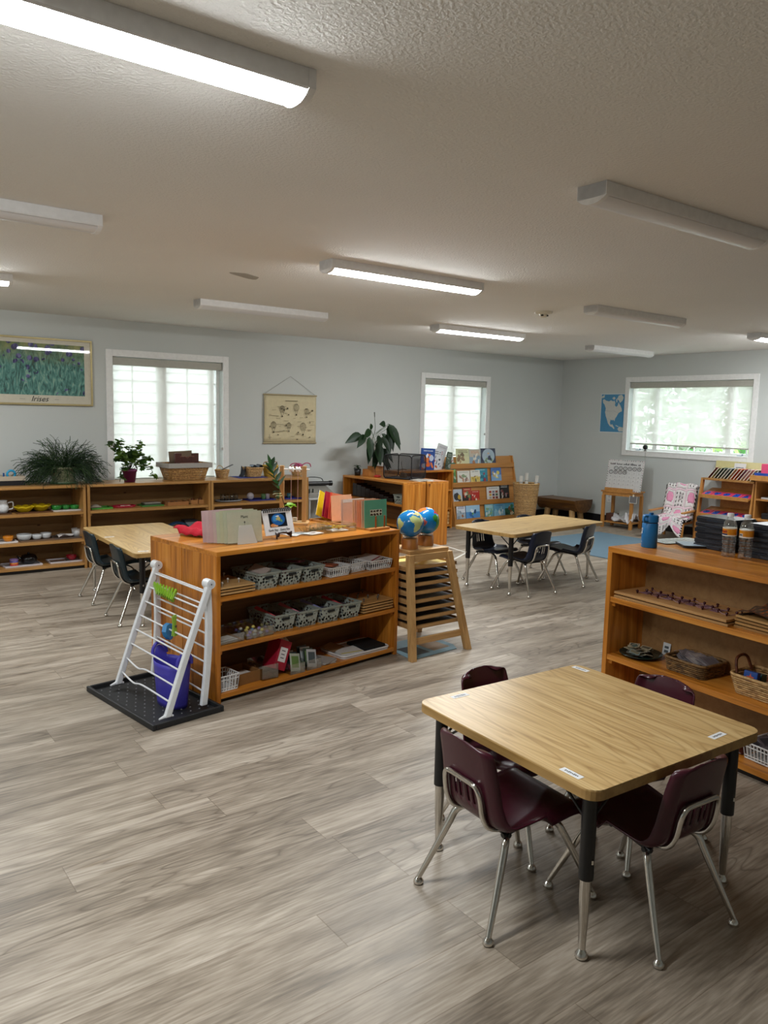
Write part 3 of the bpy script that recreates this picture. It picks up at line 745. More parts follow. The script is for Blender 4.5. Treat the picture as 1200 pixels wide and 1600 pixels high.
def globe(label, loc, d, r, cols, lon0, tilt):
    t = thing('globe', label, 'globe', loc, 0, 'desk globes')
    MB().lathe([(.052,.0006),(.052,.062),(.046,.066)], 24, col='#f4e6d2').build('base_block', M['birch_z'], t)
    MB().lathe([(.03,.066),(.045,.071),(.052,.08),(.048,.08),(.02,.071)], 20, col='#e8eef0').build('cup', M['clear'], t)
    polys = {
      'af': [(-17,21),(-10,32),(-5,36),(10,37),(20,32),(32,31),(36,24),(43,12),(51,11),(40,-3),(40,-15),(35,-24),(27,-34),(18,-34),(12,-18),(9,-1),(9,4),(-8,5)],
      'eu': [(-9,37),(-9,44),(-2,48),(5,52),(8,57),(6,62),(20,70),(40,66),(55,66),(55,50),(40,46),(28,41),(22,37),(15,40),(4,43)],
      'as': [(55,50),(58,68),(80,73),(110,75),(140,72),(178,68),(160,60),(140,54),(130,42),(121,38),(121,30),(109,20),(105,10),(98,16),(90,22),(80,10),(76,9),(72,20),(60,25),(56,18),(45,13),(36,30),(36,37),(40,46)],
      'sa': [(-80,8),(-70,12),(-60,9),(-50,1),(-35,-6),(-39,-17),(-48,-27),(-57,-36),(-65,-43),(-68,-54),(-74,-50),(-72,-30),(-70,-18),(-79,-6)],
      'na': [(-165,65),(-155,71),(-125,70),(-95,72),(-80,66),(-65,60),(-55,52),(-66,45),(-75,38),(-81,29),(-90,30),(-97,26),(-95,17),(-83,9),(-92,15),(-105,21),(-115,30),(-124,40),(-124,48),(-135,58),(-150,60)],
      'au': [(114,-22),(122,-17),(131,-12),(142,-11),(146,-19),(153,-27),(149,-38),(138,-35),(128,-32),(115,-34)],
      'gl': [(-55,62),(-45,60),(-22,70),(-20,80),(-40,83),(-65,77)]}
    def inside(pt, pl):
        x, y = pt; c = False
        for i in range(len(pl)):
            (x1,y1),(x2,y2) = pl[i], pl[i-1]
            if (y1 > y) != (y2 > y) and x < (x2-x1)*(y-y1)/(y2-y1)+x1: c = not c
        return c
    g = MB(); NL, NB = 96, 56; vs = []; fs = {}
    for i in range(NB+1):
        la = -90+180*i/NB
        for k in range(NL):
            lo = 360*k/NL-180; q = R(lo+lon0)
            vs.append((r*math.cos(R(la))*math.cos(q), r*math.cos(R(la))*math.sin(q), r*math.sin(R(la))))
    for i in range(NB):
        for k in range(NL):
            la = -90+180*(i+.5)/NB; lo = 360*(k+.5)/NL-180; c = cols['sea']
            for n_, pl in polys.items():
                if inside((lo, la), pl): c = cols.get(n_, cols['land'])
            if la < -72: c = cols.get('ice', '#e9eef0')
            fs.setdefault(c, []).append((i*NL+k, i*NL+(k+1)%NL, (i+1)*NL+(k+1)%NL, (i+1)*NL+k))
    g.M = Matrix.Rotation(tilt, 4, 'Y')
    for c, l in fs.items(): g.add(vs, l, c, True)
    me = g.build('sphere', M['gloss'], t, loc=(0,0,.073+r))
    return t
globe('left globe on the tray stand, with pale green land', (3.085, 3.835, .66), 0, .087, {'sea':'#1577b8','land':'#c3cf8c','eu':'#d6cf92','as':'#cfd9a0'}, -120, R(15))
globe('right globe on the tray stand, with bright green and pink land', (3.262, 3.89, .66), 0, .087, {'sea':'#0f7fc6','land':'#d9a93c','af':'#3f8f35','sa':'#e2685e','eu':'#c03a3a','as':'#d8c24a','na':'#d9793a'}, -88, R(15))
tag(MB().prism([(2.96,3.63),(3.36,3.66),(3.40,3.74),(3.39,4.0),(2.99,3.98)], .0006, .004, '#8fb4c6').prism([(3.02,3.68),(3.16,3.69),(3.15,3.86),(3.01,3.85)], .004, .0048, '#5f6a72').prism([(3.20,3.70),(3.35,3.72),(3.34,3.9),(3.19,3.88)], .004, .0048, '#b8a48e').build('picture_poster', M['paper'], None), 'blue edged picture poster lying on the floor under the tray stand', 'poster')

# ------------------------------------------------------------------ drying rack on its tray
FT = FC
bt = thing('boot_tray', 'black rubber boot tray on the floor left of the central bookcase', 'tray', FC.w(-.215, .265), FC.a)
m = MB().prism(rrect(-.185,.185,-.35,.35,.02), .0006, .008)
for x0,x1,y0,y1 in ((-.195,-.178,-.36,.36),(.178,.195,-.36,.36),(-.178,.178,-.36,-.343),(-.178,.178,.343,.36)): m.bx(x0,x1,y0,y1,.0006,.03)
m.build('pan', M['rubber_tray'], bt, bevel=.004)
m = MB()
for i in range(7):
    for j in range(14):
        m.lathe([(.005,.008),(.003,.0105),(.0005,.011)], 6, (-.15+i*.05+(.025 if j%2 else 0)-.0125, -.31+j*.047, 0), '#77787c')
m.build('grip_bump', M['matte'], bt)
dr = thing('drying_rack', 'white folding A frame drying rack standing on the black boot tray', 'drying rack', FC.w(0,0), FC.a)
V0, V1 = -.055, .535
A0, A1 = (-.075, .655), (-.035, .655)
F0, F1 = (-.315, .035), (-.275, .035); B0, B1 = (-.10, .035), (-.052, .035)
def slat(a, b, v, wid, name):
    pts = []
    for k in range(9):
        q = k/8; x = a[0]+(b[0]-a[0])*q; z = a[1]+(b[1]-a[1])*q
        pts.append((x, v, z))
    bow = [(p[0]+.018*math.sin(PI*i/8)*(1 if name == 'rear' else -.3), p[1], p[2]) for i, p in enumerate(pts)]
    m = MB(); w, d = .0165, .012; vs = []; fs = []
    for (x, y, z) in bow: vs += [(x-w,y-d,z),(x+w,y-d,z),(x+w,y+d,z),(x-w,y+d,z)]
    for i in range(8):
        for k in range(4): fs.append((i*4+k, i*4+(k+1)%4, i*4+4+(k+1)%4, i*4+4+k))
    fs += [(3,2,1,0), (32,33,34,35)]
    m.add(vs, fs, '#e9edf1'); return m, bow
bars = []
for (A, F, B, v) in ((A0, F0, B0, V0), (A1, F1, B1, V1)):
    m, bf = slat(A, F, v, 0, 'front'); m.build('side_rail', M['satin'], dr, bevel=.004)
    m, bb_ = slat(A, B, v+.024, 0, 'rear'); m.build('side_rail', M['satin'], dr, bevel=.004)
    bars.append((bf, bb_))
    e = bf[-1]
    ft = MB().tube([(e[0]+.005,v,e[2]+.01),(e[0]-.045,v-.004,.036)], [.011,.005], 8, '#e9edf1').tube([(e[0]+.005,v,e[2]+.01),(e[0]+.03,v-.004,.036)], [.010,.006], 8, '#e9edf1')
    ft.build('foot', M['satin'], dr)
    MB().tube([(A[0],v-.014,A[1]),(A[0],v+.036,A[1])], .024, 18, '#e9edf1').tube([(A[0],v-.016,A[1]),(A[0],v-.0141,A[1])], .016, 18, '#d7dbe0').tube([(A[0],v-.0175,A[1]),(A[0],v-.0161,A[1])], .004, 10, '#5a5c60').build('hinge', M['satin'], dr)
for side in (0, 1):
    for k in range(8):
        q = (.07+.118*k)
        i = q*8; a = int(min(i, 7)); f = i-a
        p0 = Vector(bars[0][side][a]).lerp(Vector(bars[0][side][a+1]), f); p1 = Vector(bars[1][side][a]).lerp(Vector(bars[1][side][a+1]), f)
        pts = [p0, p1]
        if side == 0 and k in (6, 7): pts = smooth_path([p0, p0.lerp(p1,.55)+Vector((0,0,-.004)), p0.lerp(p1,.75)+Vector((0,0,-.022)), p1], 5)
        MB().tube(pts, .0048, 8, '#eceff2').build('rung', M['satin'], dr)
bk = thing('flexible_tub', 'purple flexible tub with loop handles standing under the drying rack', 'tub', FC.w(-.168, .155, .0085), FC.a)
M['tub'] = paint('purple_soft_plastic', 0.42, base='#4740b4')
m = MB()
def tubw(u, v):
    a = 2*PI*v; z = .225*u; r = .060+.014*u
    up = 0
    e = max(0, abs(math.sin(a))-.90)/.10
    if u >= .999: up = .055*min(1, e)**.5
    return (r*math.cos(a), r*math.sin(a)*1.75, z+up)
hole = lambda i, j: False
m.grid(tubw, 10, 72)
m.lathe([(.0005,.001),(.060,.001)], 48, sy=1.75)
m.build('tub_wall', M['tub'], bk, solid=.004)
for s in (-1, 1):
    hd = [(-.040,s*.122,.235),(-.036,s*.126,.262),(-.020,s*.128,.286),(0,s*.129,.293),(.020,s*.128,.286),(.036,s*.126,.262),(.040,s*.122,.235)]
    MB().tube(smooth_path(hd, 5), .009, 8).build('handle', M['tub'], bk)
def rung_pt(side, k, q):
    i = (.07+.118*k)*8; a = int(min(i,7)); f = i-a
    p0 = Vector(bars[0][side][a]).lerp(Vector(bars[0][side][a+1]), f); p1 = Vector(bars[1][side][a]).lerp(Vector(bars[1][side][a+1]), f)
    p = p0.lerp(p1, q); return FC.w(p.x, p.y, p.z)
gx = rung_pt(0, 1, .72)
for k in range(8):
    t_ = k/7; gxx = rung_pt(0, 1, .86-.36*t_)
    mm = MB()
    for s in (-1, 1):
        mm.hexa([(-.035,s*.004-.0025,-.012),(.04,s*.002-.0025,-.012),(.04,s*.002+.0025,-.012),(-.035,s*.004+.0025,-.012)], [(-.04,s*.004-.0025,.016),(.04,s*.002-.0025,.010),(.04,s*.002+.0025,.010),(-.04,s*.004+.0025,.016)], '#8cc02f')
    o = mm.build('clothes_peg', M['satin'], None); o.location = (gxx[0], gxx[1], gxx[2]+.008); o.rotation_euler = (0, R(-35), FC.a+R(80-40*t_))
    tag(o, '%s lime green clothes peg of the fanned row high on the drying rack' % ['rightmost','second from right','third from right','fourth from right','fourth from left','third from left','second from left','leftmost'][k], 'clothes peg', 'lime pegs clipped side by side on the rack')
gx = rung_pt(0, 3, .30)
o = thing('clothes_peg', 'lime green clothes peg standing alone on a rung, holding the blue clip', 'clothes peg', (gx[0], gx[1], gx[2]), FC.a+.3)
for s in (-1, 1): MB().hexa([(-.013,s*.006-.003,-.02),(.013,s*.006-.003,-.02),(.013,s*.006+.003,-.02),(-.013,s*.006+.003,-.02)], [(-.010+s*.010,s*.004-.003,.085),(.008+s*.010,s*.004-.003,.085),(.008+s*.010,s*.004+.003,.085),(-.010+s*.010,s*.004+.003,.085)], '#8fb83e').build('jaw', M['satin'], o)
MB().tube([(0,-.012,.03),(0,.012,.03)], .006, 8, '#c9cccf').build('spring', M['steel'], o)
o = MB().prism([(-.042,0),(-.03,.03),(.0,.036),(.03,.02),(.042,.022),(.044,-.012),(.02,-.05),(0,-.052),(-.025,-.03)], -.012, .012, '#2f86c4').build('clip', M['satin'], None)
o.rotation_euler = (R(90), 0, FC.a+.5); gx = rung_pt(0, 3, .42); o.location = (gx[0], gx[1], gx[2]-.006); o.data.update()
tag(o, 'blue plastic clip hanging on a rung of the drying rack', 'clip')

# ------------------------------------------------------------------ book display
FD = Frame(7.12, 7.88, 1.2)
bd = thing('book_display', 'tan wooden four tier display rack full of picture books under the narrow window', 'book display', FD.w(0,0), FD.a)
DW = 1.31
for x0 in (0, DW-.02):
    pr = [(0,.0),(.26,.0),(.26,.95),(.20,.95),(.0,.12)]
    MB().add([(x,y,z) for x in (x0, x0+.02) for y, z in pr], [(4,3,2,1,0),(5,6,7,8,9)]+[(i,(i+1)%5,5+(i+1)%5,5+i) for i in range(5)]).build('side_panel', M['birch_z'], bd, bevel=.002)
tiers = [(.02,.085),(.068,.325),(.115,.58),(.160,.835)]
for i, (y, z) in enumerate(tiers):
    zt = tiers[i+1][1] if i < 3 else .945; yt = tiers[i+1][0] if i < 3 else .205
    MB().hexa([(.02,y+.042,z),(DW-.02,y+.042,z),(DW-.02,y+.05,z),(.02,y+.05,z)], [(.02,yt+.03,zt),(DW-.02,yt+.03,zt),(DW-.02,yt+.038,zt),(.02,yt+.038,zt)]).build('slanted_board', M['birch_x'], bd)
    lg = MB().bx(.02,DW-.02,y,y+.042,z-.014,z); lg.bx(.02,DW-.02,y-.010,y,z-.05,z+.018); lg.build('ledge', M['birch_x'], bd, bevel=.002)
MB().bx(.02,DW-.02,.012,.028,.0,.07).build('plinth', M['birch_x'], bd, bevel=.002)

# ------------------------------------------------------------------ log bench in the corner
lb = thing('log_bench', 'brown half log bench on stubby legs in the room corner', 'bench', (9.17, 7.73, 0), R(3))
m = MB(); pr = [(.21,.32),(.205,.27),(.18,.21),(.13,.165),(.06,.145),(-.06,.145),(-.13,.165),(-.18,.21),(-.205,.27),(-.21,.32)]; n = len(pr)
ys = [-.36, -.34, .34, .36]
vs = [(x*(0.96 if k in (0,3) else 1), y, z) for k, y in enumerate(ys) for x, z in pr]
m.add(vs, [(j*n+i, j*n+(i+1)%n, (j+1)*n+(i+1)%n, (j+1)*n+i) for j in range(3) for i in range(n)]+[tuple(range(n)), tuple(range(4*n-1,3*n-1,-1))])
m.build('seat', M['log'], lb, bevel=.006)
for sx in (-1, 1):
    for sy in (-1, 1):
        MB().tube([(sx*.11,sy*.24,0),(sx*.09,sy*.22,.18)], [.042,.046], 12).build('leg', M['maple_z'], lb)

# ------------------------------------------------------------------ calendar table
ct = thing('side_table', 'small tan wooden table against the right wall holding the number calendar', 'table', (9.23, 6.74, 0), R(8))
MB().bx(-.16,.17,-.25,.25,.50,.52).build('tabletop', M['birch_z'], ct, bevel=.003)
MB().bx(-.148,.15,-.23,.23,.455,.50).build('apron', M['birch_x'], ct)
for sx in (-.135, .14):
    for sy in (-.215, .215): MB().bx(sx-.02,sx+.02,sy-.02,sy+.02,0,.455).build('leg', M['birch_z'], ct, bevel=.002)
MB().bx(-.13,.14,-.21,.21,.07,.085).build('lower_shelf', M['birch_x'], ct)
MB().bx(-.15,-.135,-.22,.20,.52,.565).build('ledge', M['birch_x'], ct, bevel=.002)

# ------------------------------------------------------------------ low armchair with blanket
ac = thing('lounge_chair', 'low wooden lounge chair with black cushion against the right wall, under the crocheted blanket', 'chair', (9.0, 5.79, 0), R(192))
for s in (-1, 1):
    MB().tube(smooth_path([(.20,s*.20,.0),(.19,s*.20,.10),(.17,s*.20,.22)],4), .02, 8).build('leg', M['birch_z'], ac)
    MB().tube(smooth_path([(-.27,s*.20,.0),(-.24,s*.20,.15),(-.23,s*.20,.34)],4), .02, 8).build('leg', M['birch_z'], ac)
    MB().box((-.02,s*.21,.36),(.50,.045,.022)).build('armrest', M['birch_x'], ac, bevel=.006)
MB().bx(-.22,.20,-.18,.18,.19,.225).build('seat_frame', M['birch_x'], ac)
def chp(u, v):
    P = smooth_path([(.21,0,.235),(.05,0,.255),(-.12,0,.25),(-.19,0,.30),(-.255,0,.48),(-.315,0,.655)],1); i = u*5; k = min(int(i),4); p = P[k].lerp(P[k+1], i-k)
    return (p.x, (v-.5)*.37, p.z)
MB().grid(chp, 20, 6).build('cushion', M['cush'], ac, solid=.03, offs=1)
# the blanket draped over it
M['crochet'] = paint('crochet_yarn', 0.95, nz=0.8, bscale=300)
bl = MB(); rs = random.Random(9)
def blk(u, v):
    P = smooth_path([(.275,0,.06),(.262,0,.16),(.235,0,.272),(.06,0,.292),(-.10,0,.292),(-.155,0,.33),(-.215,0,.50),(-.272,0,.672),(-.30,0,.690),(-.335,0,.66)],1)
    i = u*9; k = min(int(i),8); p = P[k].lerp(P[k+1], i-k)
    y = (v-.5)*(.43+.03*math.sin(u*7))
    z = p.z+.008*math.sin(v*17+u*9)*(1 if u > .2 else .3)
    if u < .28:
        a = (.28-u)/.28; cut = .10*(1-abs(math.sin(v*PI*1.5)))
        z = p.z+a*cut*1.5
    if abs(v-.5) > .42 and u > .25: z -= (abs(v-.5)-.42)*.5; 
    return (p.x, y, z)
NU, NV = 60, 32
vs = [blk(i/NU, j/NV) for i in range(NU+1) for j in range(NV+1)]; byc = {}
for i in range(NU):
    for j in range(NV):
        cell = ((i//9)+(j//11)) % 2; ci = (i % 9)-4; cj = (j % 11)-5; rr = math.hypot(ci/4.5, cj/5.5)
        c = '#ef9fc0' if (rr < .62 and cell == 0) else '#e9e4e2'
        if rr < .35 and cell == 1: c = '#c9c2c2'
        if (i % 2 == 0 and j % 3 == 0) and cell == 1: c = '#6e6668'
        if i % 9 == 8 or j % 11 == 10: c = '#f2d5df'
        if j in (0, NV-1) and i % 2: c = '#1d1b1d'
        byc.setdefault(c, []).append((i*(NV+1)+j, (i+1)*(NV+1)+j, (i+1)*(NV+1)+j+1, i*(NV+1)+j+1))
for c, l in byc.items(): bl.add(vs, l, c, True)
o = bl.build('crocheted_blanket', M['crochet'], None, solid=.008, offs=-1); o.location = (9.0, 5.79, 0); o.rotation_euler = (0,0,R(192))
tag(o, 'pink, white and grey crocheted blanket with black edging draped over the low lounge chair', 'blanket')

# ------------------------------------------------------------------ slanted inset shelf and right hand cabinet
sh = thing('inset_shelf', 'open tan shelf stand with slanted shelves of pink and blue metal insets', 'shelf', (9.2, 5.20, 0), 0)
for s in (-1, 1):
    pr = [(-.10,0),(.28,0),(.28,.80),(.06,.80),(-.10,.10)] if s == -1 else None
    y = -.345 if s == -1 else .325
    if s == -1: MB().add([(x,yy,z) for yy in (y, y+.02) for x, z in [(-.08,0),(.27,0),(.27,.80),(.02,.80)]], [(0,1,2,3),(7,6,5,4),(0,4,5,1),(1,5,6,2),(2,6,7,3),(3,7,4,0)]).build('side_panel', M['birch_z'], sh, bevel=.002)
    else: MB().hexa([(-.10,y,.0),(-.045,y,.0),(-.045,y+.025,.0),(-.10,y+.025,.0)],[(.0,y,.80),(.055,y,.80),(.055,y+.025,.80),(.0,y+.025,.80)]).build('post', M['birch_z'], sh, bevel=.002)
MB().bx(-.16,.05,.315,.36,.0,.03).build('foot', M['birch_x'], sh, bevel=.003)
MB().bx(.0,.29,-.345,.345,.775,.80).build('top_board', M['oak_x'], sh, bevel=.003)
MB().bx(.265,.275,-.33,.22,.1,.775).build('back_panel', M['birch_x'], sh)
for i, z in enumerate((.565, .325, .10)):
    MB().hexa([(-.06+.02*(2-i)*0,-.325,z),(.24,-.325,z+.085),(.24,.325,z+.085),(-.06,.325,z)],[(-.06,-.325,z+.016),(.24,-.325,z+.101),(.24,.325,z+.101),(-.06,.325,z+.016)]).build('slanted_shelf', M['birch_x'], sh)
    MB().bx(-.075,-.06,-.325,.325,z-.01,z+.035).build('lip', M['birch_x'], sh, bevel=.002)
sl = math.atan2(.085,.30)
for i, z in enumerate((.565, .325)):
    for k in range(5):
        yy = .255-.128*k
        o = thing('metal_inset', 'pink metal inset with a blue '+['oval','curved heart shape','circle','rectangle','triangle'][(k+2*i) % 5]+(' on the upper slanted shelf' if i == 0 else ' on the lower slanted shelf'), 'inset', (9.2-.055, 5.20+yy, z+.0185), 0, 'metal insets on the slanted shelves')
        o.rotation_euler = (0, -sl, 0)
        MB().bx(0,.16,-.060,.060,0,.006,'#e0486f').build('frame', M['satin'], o)
        kk = (k+2*i) % 5
        if kk == 0: p = [(.08+.052*math.cos(a), .030*math.sin(a)) for a in [2*PI*j/24 for j in range(24)]]
        elif kk == 1: p = [(.03,0),(.085,.044),(.12,.036),(.125,.015),(.11,0),(.125,-.015),(.12,-.036),(.085,-.044)]
        elif kk == 2: p = [(.08+.045*math.cos(a), .042*math.sin(a)) for a in [2*PI*j/24 for j in range(24)]]
        elif kk == 3: p = [(.03,-.036),(.13,-.036),(.13,.036),(.03,.036)]
        else: p = [(.03,-.042),(.13,0),(.03,.042)]
        MB().prism(p, .006, .008, '#1550b4').build('blue_shape', M['satin'], o)
        MB().lathe([(.003,.008),(.003,.014),(.006,.018),(.0005,.02)], 8, (.08,0,0), '#1a2b50').build('knob', M['satin'], o)
cb = thing('bookcase', 'brown bookcase at the far right edge, beside the slanted inset shelf', 'bookcase', (9.2, 4.84, 0), 0)
for y0 in (-.02, -1.0): MB().bx(.0,.30,y0,y0+.02,0,.80).build('side_panel', M['birch_z'], cb, bevel=.002)
MB().bx(-.005,.30,-1.0,.0,.80,.822).build('top_board', M['birch_x'], cb, bevel=.002)
for z in (.60, .36, .06): MB().bx(.0,.29,-.98,-.02,z-.02,z).build('shelf_board', M['birch_x'], cb)
MB().bx(.285,.298,-.98,-.02,.05,.80).build('back_panel', M['pine_back'], cb)
# ================================================================== small-object builders
def put(o, fr, u, v, z, rot=0):
    o.location = fr.w(u, v, z); o.rotation_euler = (0, 0, fr.a+R(rot)); return o
def bowl_mb(r, h, col, foot=.5, th=.004, n=24, scallop=0):
    m = MB(); pr = [(.0005,.001),(r*foot,.001)]+[(r*(foot+(1-foot)*math.sin(R(90*k/6))), .001+h*(1-math.cos(R(90*k/6)))) for k in range(1,7)]
    inn = [(max(.0005, a-th), b+th) for a, b in pr[1:-1]]
    full = pr+[(r-th, h+.001)]+inn[::-1]+[(.0005, .001+th)]
    return m.lathe(full, n, col=col)
def tray_mb(w, d, h, col, lip=.006, rim=None):
    m = MB().bx(-w/2,w/2,-d/2,d/2,.0005,.004,col); r_ = rim or col
    for x0,x1,y0,y1 in ((-w/2,w/2,-d/2,-d/2+lip),(-w/2,w/2,d/2-lip,d/2),(-w/2,-w/2+lip,-d/2+lip,d/2-lip),(w/2-lip,w/2,-d/2+lip,d/2-lip)): m.bx(x0,x1,y0,y1,.004,h,r_)
    return m
def single(mb, name, mat, label, cat, fr, u, v, z, rot=0, group=None, **k):
    o = mb.build(name, mat, None, **k); tag(o, label, cat, group); return put(o, fr, u, v, z, rot)
def pattern_mat(name, base, scale, thr):
    m, nt, b = newmat(name); out = nt.nodes['Material Output']
    b.inputs['Base Color'].default_value = (*hx(base), 1); b.inputs['Roughness'].default_value = 0.4
    tc = N(nt, 'ShaderNodeTexCoord').outputs['Object']
    vo = N(nt, 'ShaderNodeTexVoronoi'); vo.inputs['Scale'].default_value = scale; vo.inputs['Randomness'].default_value = 0.75; nt.links.new(tc, vo.inputs[0])
    tr = N(nt, 'ShaderNodeBsdfTransparent'); mx = N(nt, 'ShaderNodeMixShader')
    nt.links.new(math_(nt, 'GREATER_THAN', vo.outputs[0], thr), mx.inputs[0]); nt.links.new(tr.outputs[0], mx.inputs[1]); nt.links.new(b.outputs[0], mx.inputs[2]); nt.links.new(mx.outputs[0], out.inputs[0]); return m
M['lattice'] = pattern_mat('pierced_grey_green_plastic', '#a3aca4', 56, 0.42)
def lattice_basket(w, d, h, label, group):
    t = thing('storage_basket', label, 'basket', (0,0,0), 0, group)
    m = MB(); g = .012; a = [(-w/2+g,-d/2+g,.001),(w/2-g,-d/2+g,.001),(w/2-g,d/2-g,.001),(-w/2+g,d/2-g,.001)]; b = [(-w/2,-d/2,h),(w/2,-d/2,h),(w/2,d/2,h),(-w/2,d/2,h)]
    m.add(a+b, [(0,1,5,4),(1,2,6,5),(2,3,7,6),(3,0,4,7),(0,3,2,1)]); m.build('pierced_wall', M['lattice'], t, solid=.002)
    r = MB(); e = .005
    r.bx(-w/2-e,w/2+e,-d/2-e,-d/2+.002,h-.006,h+.004,'#959d95').bx(-w/2-e,w/2+e,d/2-.002,d/2+e,h-.006,h+.004,'#959d95').bx(-w/2-e,-w/2+.002,-d/2,d/2,h-.006,h+.004,'#959d95').bx(w/2-.002,w/2+e,-d/2,d/2,h-.006,h+.004,'#959d95')
    r.build('rim', M['satin'], t)
    MB().prism(rrect(-.028,.028,-.007,.007,.006), 0, .001, '#1c1f1f').build('hand_slot', M['matte'], t).matrix_basis = Matrix.Translation((0,-d/2-.0015,h-.022)) @ Matrix.Rotation(R(90), 4, 'X')
    return t
def slat_basket(w, d, h, label, group=None, col='#e4e4e2'):
    t = thing('plastic_basket', label, 'basket', (0,0,0), 0, group)
    m = MB().bx(-w/2+.008,w/2-.008,-d/2+.008,d/2-.008,.0008,.004,col); g = .008
    def side(a, b, ta, tb):
        a = Vector(a); b = Vector(b); ta = Vector(ta); tb = Vector(tb); n = max(5, int((b-a).length/.0155))
        for k in range(n+1):
            q = k/n; p = a.lerp(b, q); r = ta.lerp(tb, q); m.tube([p, r], .0034, 4, col)
        for f in (0, .18, .74, 1): m.tube([a.lerp(ta, f), b.lerp(tb, f)], .0040 if f in (0, 1) else .0028, 5, col)
    A = [(-w/2+g,-d/2+g,.004),(w/2-g,-d/2+g,.004),(w/2-g,d/2-g,.004),(-w/2+g,d/2-g,.004)]; B = [(-w/2,-d/2,h),(w/2,-d/2,h),(w/2,d/2,h),(-w/2,d/2,h)]
    for k in range(4): side(A[k], A[(k+1)%4], B[k], B[(k+1)%4])
    m.build('slatted_body', M['satin'], t); return t
def wicker_rect(t, w0, d0, w1, d1, h, mat, rows=None, r=.0045, col=WHITE):
    """woven tapered box: rows of wavy strands over stakes"""
    rows = rows or int(h/(r*2.0)); n = 56; m = MB()
    def per(w, d, q):
        c = rrect(-w/2, w/2, -d/2, d/2, min(w,d)*.16, 4); k = q*len(c); i = int(k) % len(c); f = k-int(k); a = c[i]; b = c[(i+1) % len(c)]
        return (a[0]+(b[0]-a[0])*f, a[1]+(b[1]-a[1])*f)
    for i in range(rows):
        f = (i+.5)/rows; w = w0+(w1-w0)*f; d = d0+(d1-d0)*f; pts = []
        for k in range(n):
            x, y = per(w, d, k/n); o = (.0028 if (k+i) % 2 else -.0028); L = math.hypot(x, y) or 1
            pts.append((x+x/L*o, y+y/L*o, f*h))
        m.tube(pts, r, 5, tuple(c*(.85+.3*((i*7) % 5)/5) for c in (WHITE if col == WHITE else hx(col))), closed=True)
    m.bx(-w0/2+.012, w0/2-.012, -d0/2+.012, d0/2-.012, .001, .006)
    m.build('woven_body', mat, t)
    MB().tube([(*per(w1, d1, k/40), h) for k in range(40)], r*1.6, 6, closed=True).build('rim', mat, t)
def wicker_round(t, r0, r1, h, mat, rows=None, r=.004, n=40):
    rows = rows or int(h/(r*2)); m = MB()
    for i in range(rows):
        f = (i+.5)/rows; q = r0+(r1-r0)*f
        m.tube([((q+(.0025 if (k+i) % 2 else -.0025))*math.cos(2*PI*k/n), (q+(.0025 if (k+i) % 2 else -.0025))*math.sin(2*PI*k/n), f*h) for k in range(n)], r, 5, tuple([.85+.3*((i*7) % 5)/5]*3), closed=True)
    m.lathe([(.0005,.001),(r0,.001)], 20); m.build('woven_body', mat, t)
    MB().tube([(r1*math.cos(2*PI*k/32), r1*math.sin(2*PI*k/32), h) for k in range(32)], r*1.7, 6, closed=True).build('rim', mat, t)
ART = random.Random(21)
def art_polys(w, h, bgs, cols, n, seed, z=.0004):
    """a generic printed picture: blocks, blobs and lines on a sheet in the x-z plane, facing -y"""
    rs = random.Random(seed); m = MB()
    def P(x, y, k): return (x-w/2, -z*(1+.25*k), y)
    nb = len(bgs)
    for i, b in enumerate(bgs): m.poly([P(0,h*i/nb,0),P(w,h*i/nb,0),P(w,h*(i+1)/nb,0),P(0,h*(i+1)/nb,0)], b)
    for i in range(n):
        cx = rs.uniform(.15,.85)*w; cy = rs.uniform(.12,.68)*h; a = rs.uniform(.05,.20)*w; b_ = rs.uniform(.05,.16)*h; ph = rs.random()*PI
        p = []
        for k in range(10):
            q = 2*PI*k/10; s = rs.uniform(.75,1.15); x = a*s*math.cos(q); y = b_*s*math.sin(q)
            p.append(P(min(w*.98, max(w*.02, cx+x*math.cos(ph)-y*math.sin(ph))), min(h*.98, max(h*.02, cy+x*math.sin(ph)+y*math.cos(ph))), 1+i))
        m.poly(p, rs.choice(cols))
    return m
def title_bars(m, w, h, col, rows, seed, z=.0012, y0=.80):
    rs = random.Random(seed)
    for r in range(rows):
        y = h*(y0+.085-r*.095); x = w*.16
        while x < w*.80:
            q = rs.uniform(.035,.075)*w; hh = h*rs.uniform(.035,.055)
            m.poly([(x-w/2,-z,y-hh/2),(x+q-w/2,-z,y-hh/2),(x+q-w/2,-z,y+hh/2),(x-w/2,-z,y+hh/2)], col); x += q+w*.022
    return m
def book(label, w, h, t_, cover, bgs, cols, seed, tcol='#ffffff', rows=1, n=7, group=None, name='picture_book', extra=None):
    """a book standing up, its front cover facing -y"""
    b = thing(name, label, 'book', (0,0,0), 0, group)
    c = MB().bx(-w/2,w/2,0,.002,0,h,cover).bx(-w/2,w/2,t_-.002,t_,0,h,cover).bx(-w/2,-w/2+.002,.002,t_-.002,0,h,cover)
    c.build('cover', M['satin'], b)
    MB().bx(-w/2+.002,w/2-.003,.002,t_-.002,.002,h-.003,'#efece4').build('page_block', M['paper'], b)
    m = art_polys(w*.985, h*.985, bgs, cols, n, seed)
    if extra: extra(m, w, h)
    if rows: title_bars(m, w, h, tcol, rows, seed+5, y0=.78 if rows > 1 else .80)
    m.build('cover_picture', M['satin'], b)
    return b

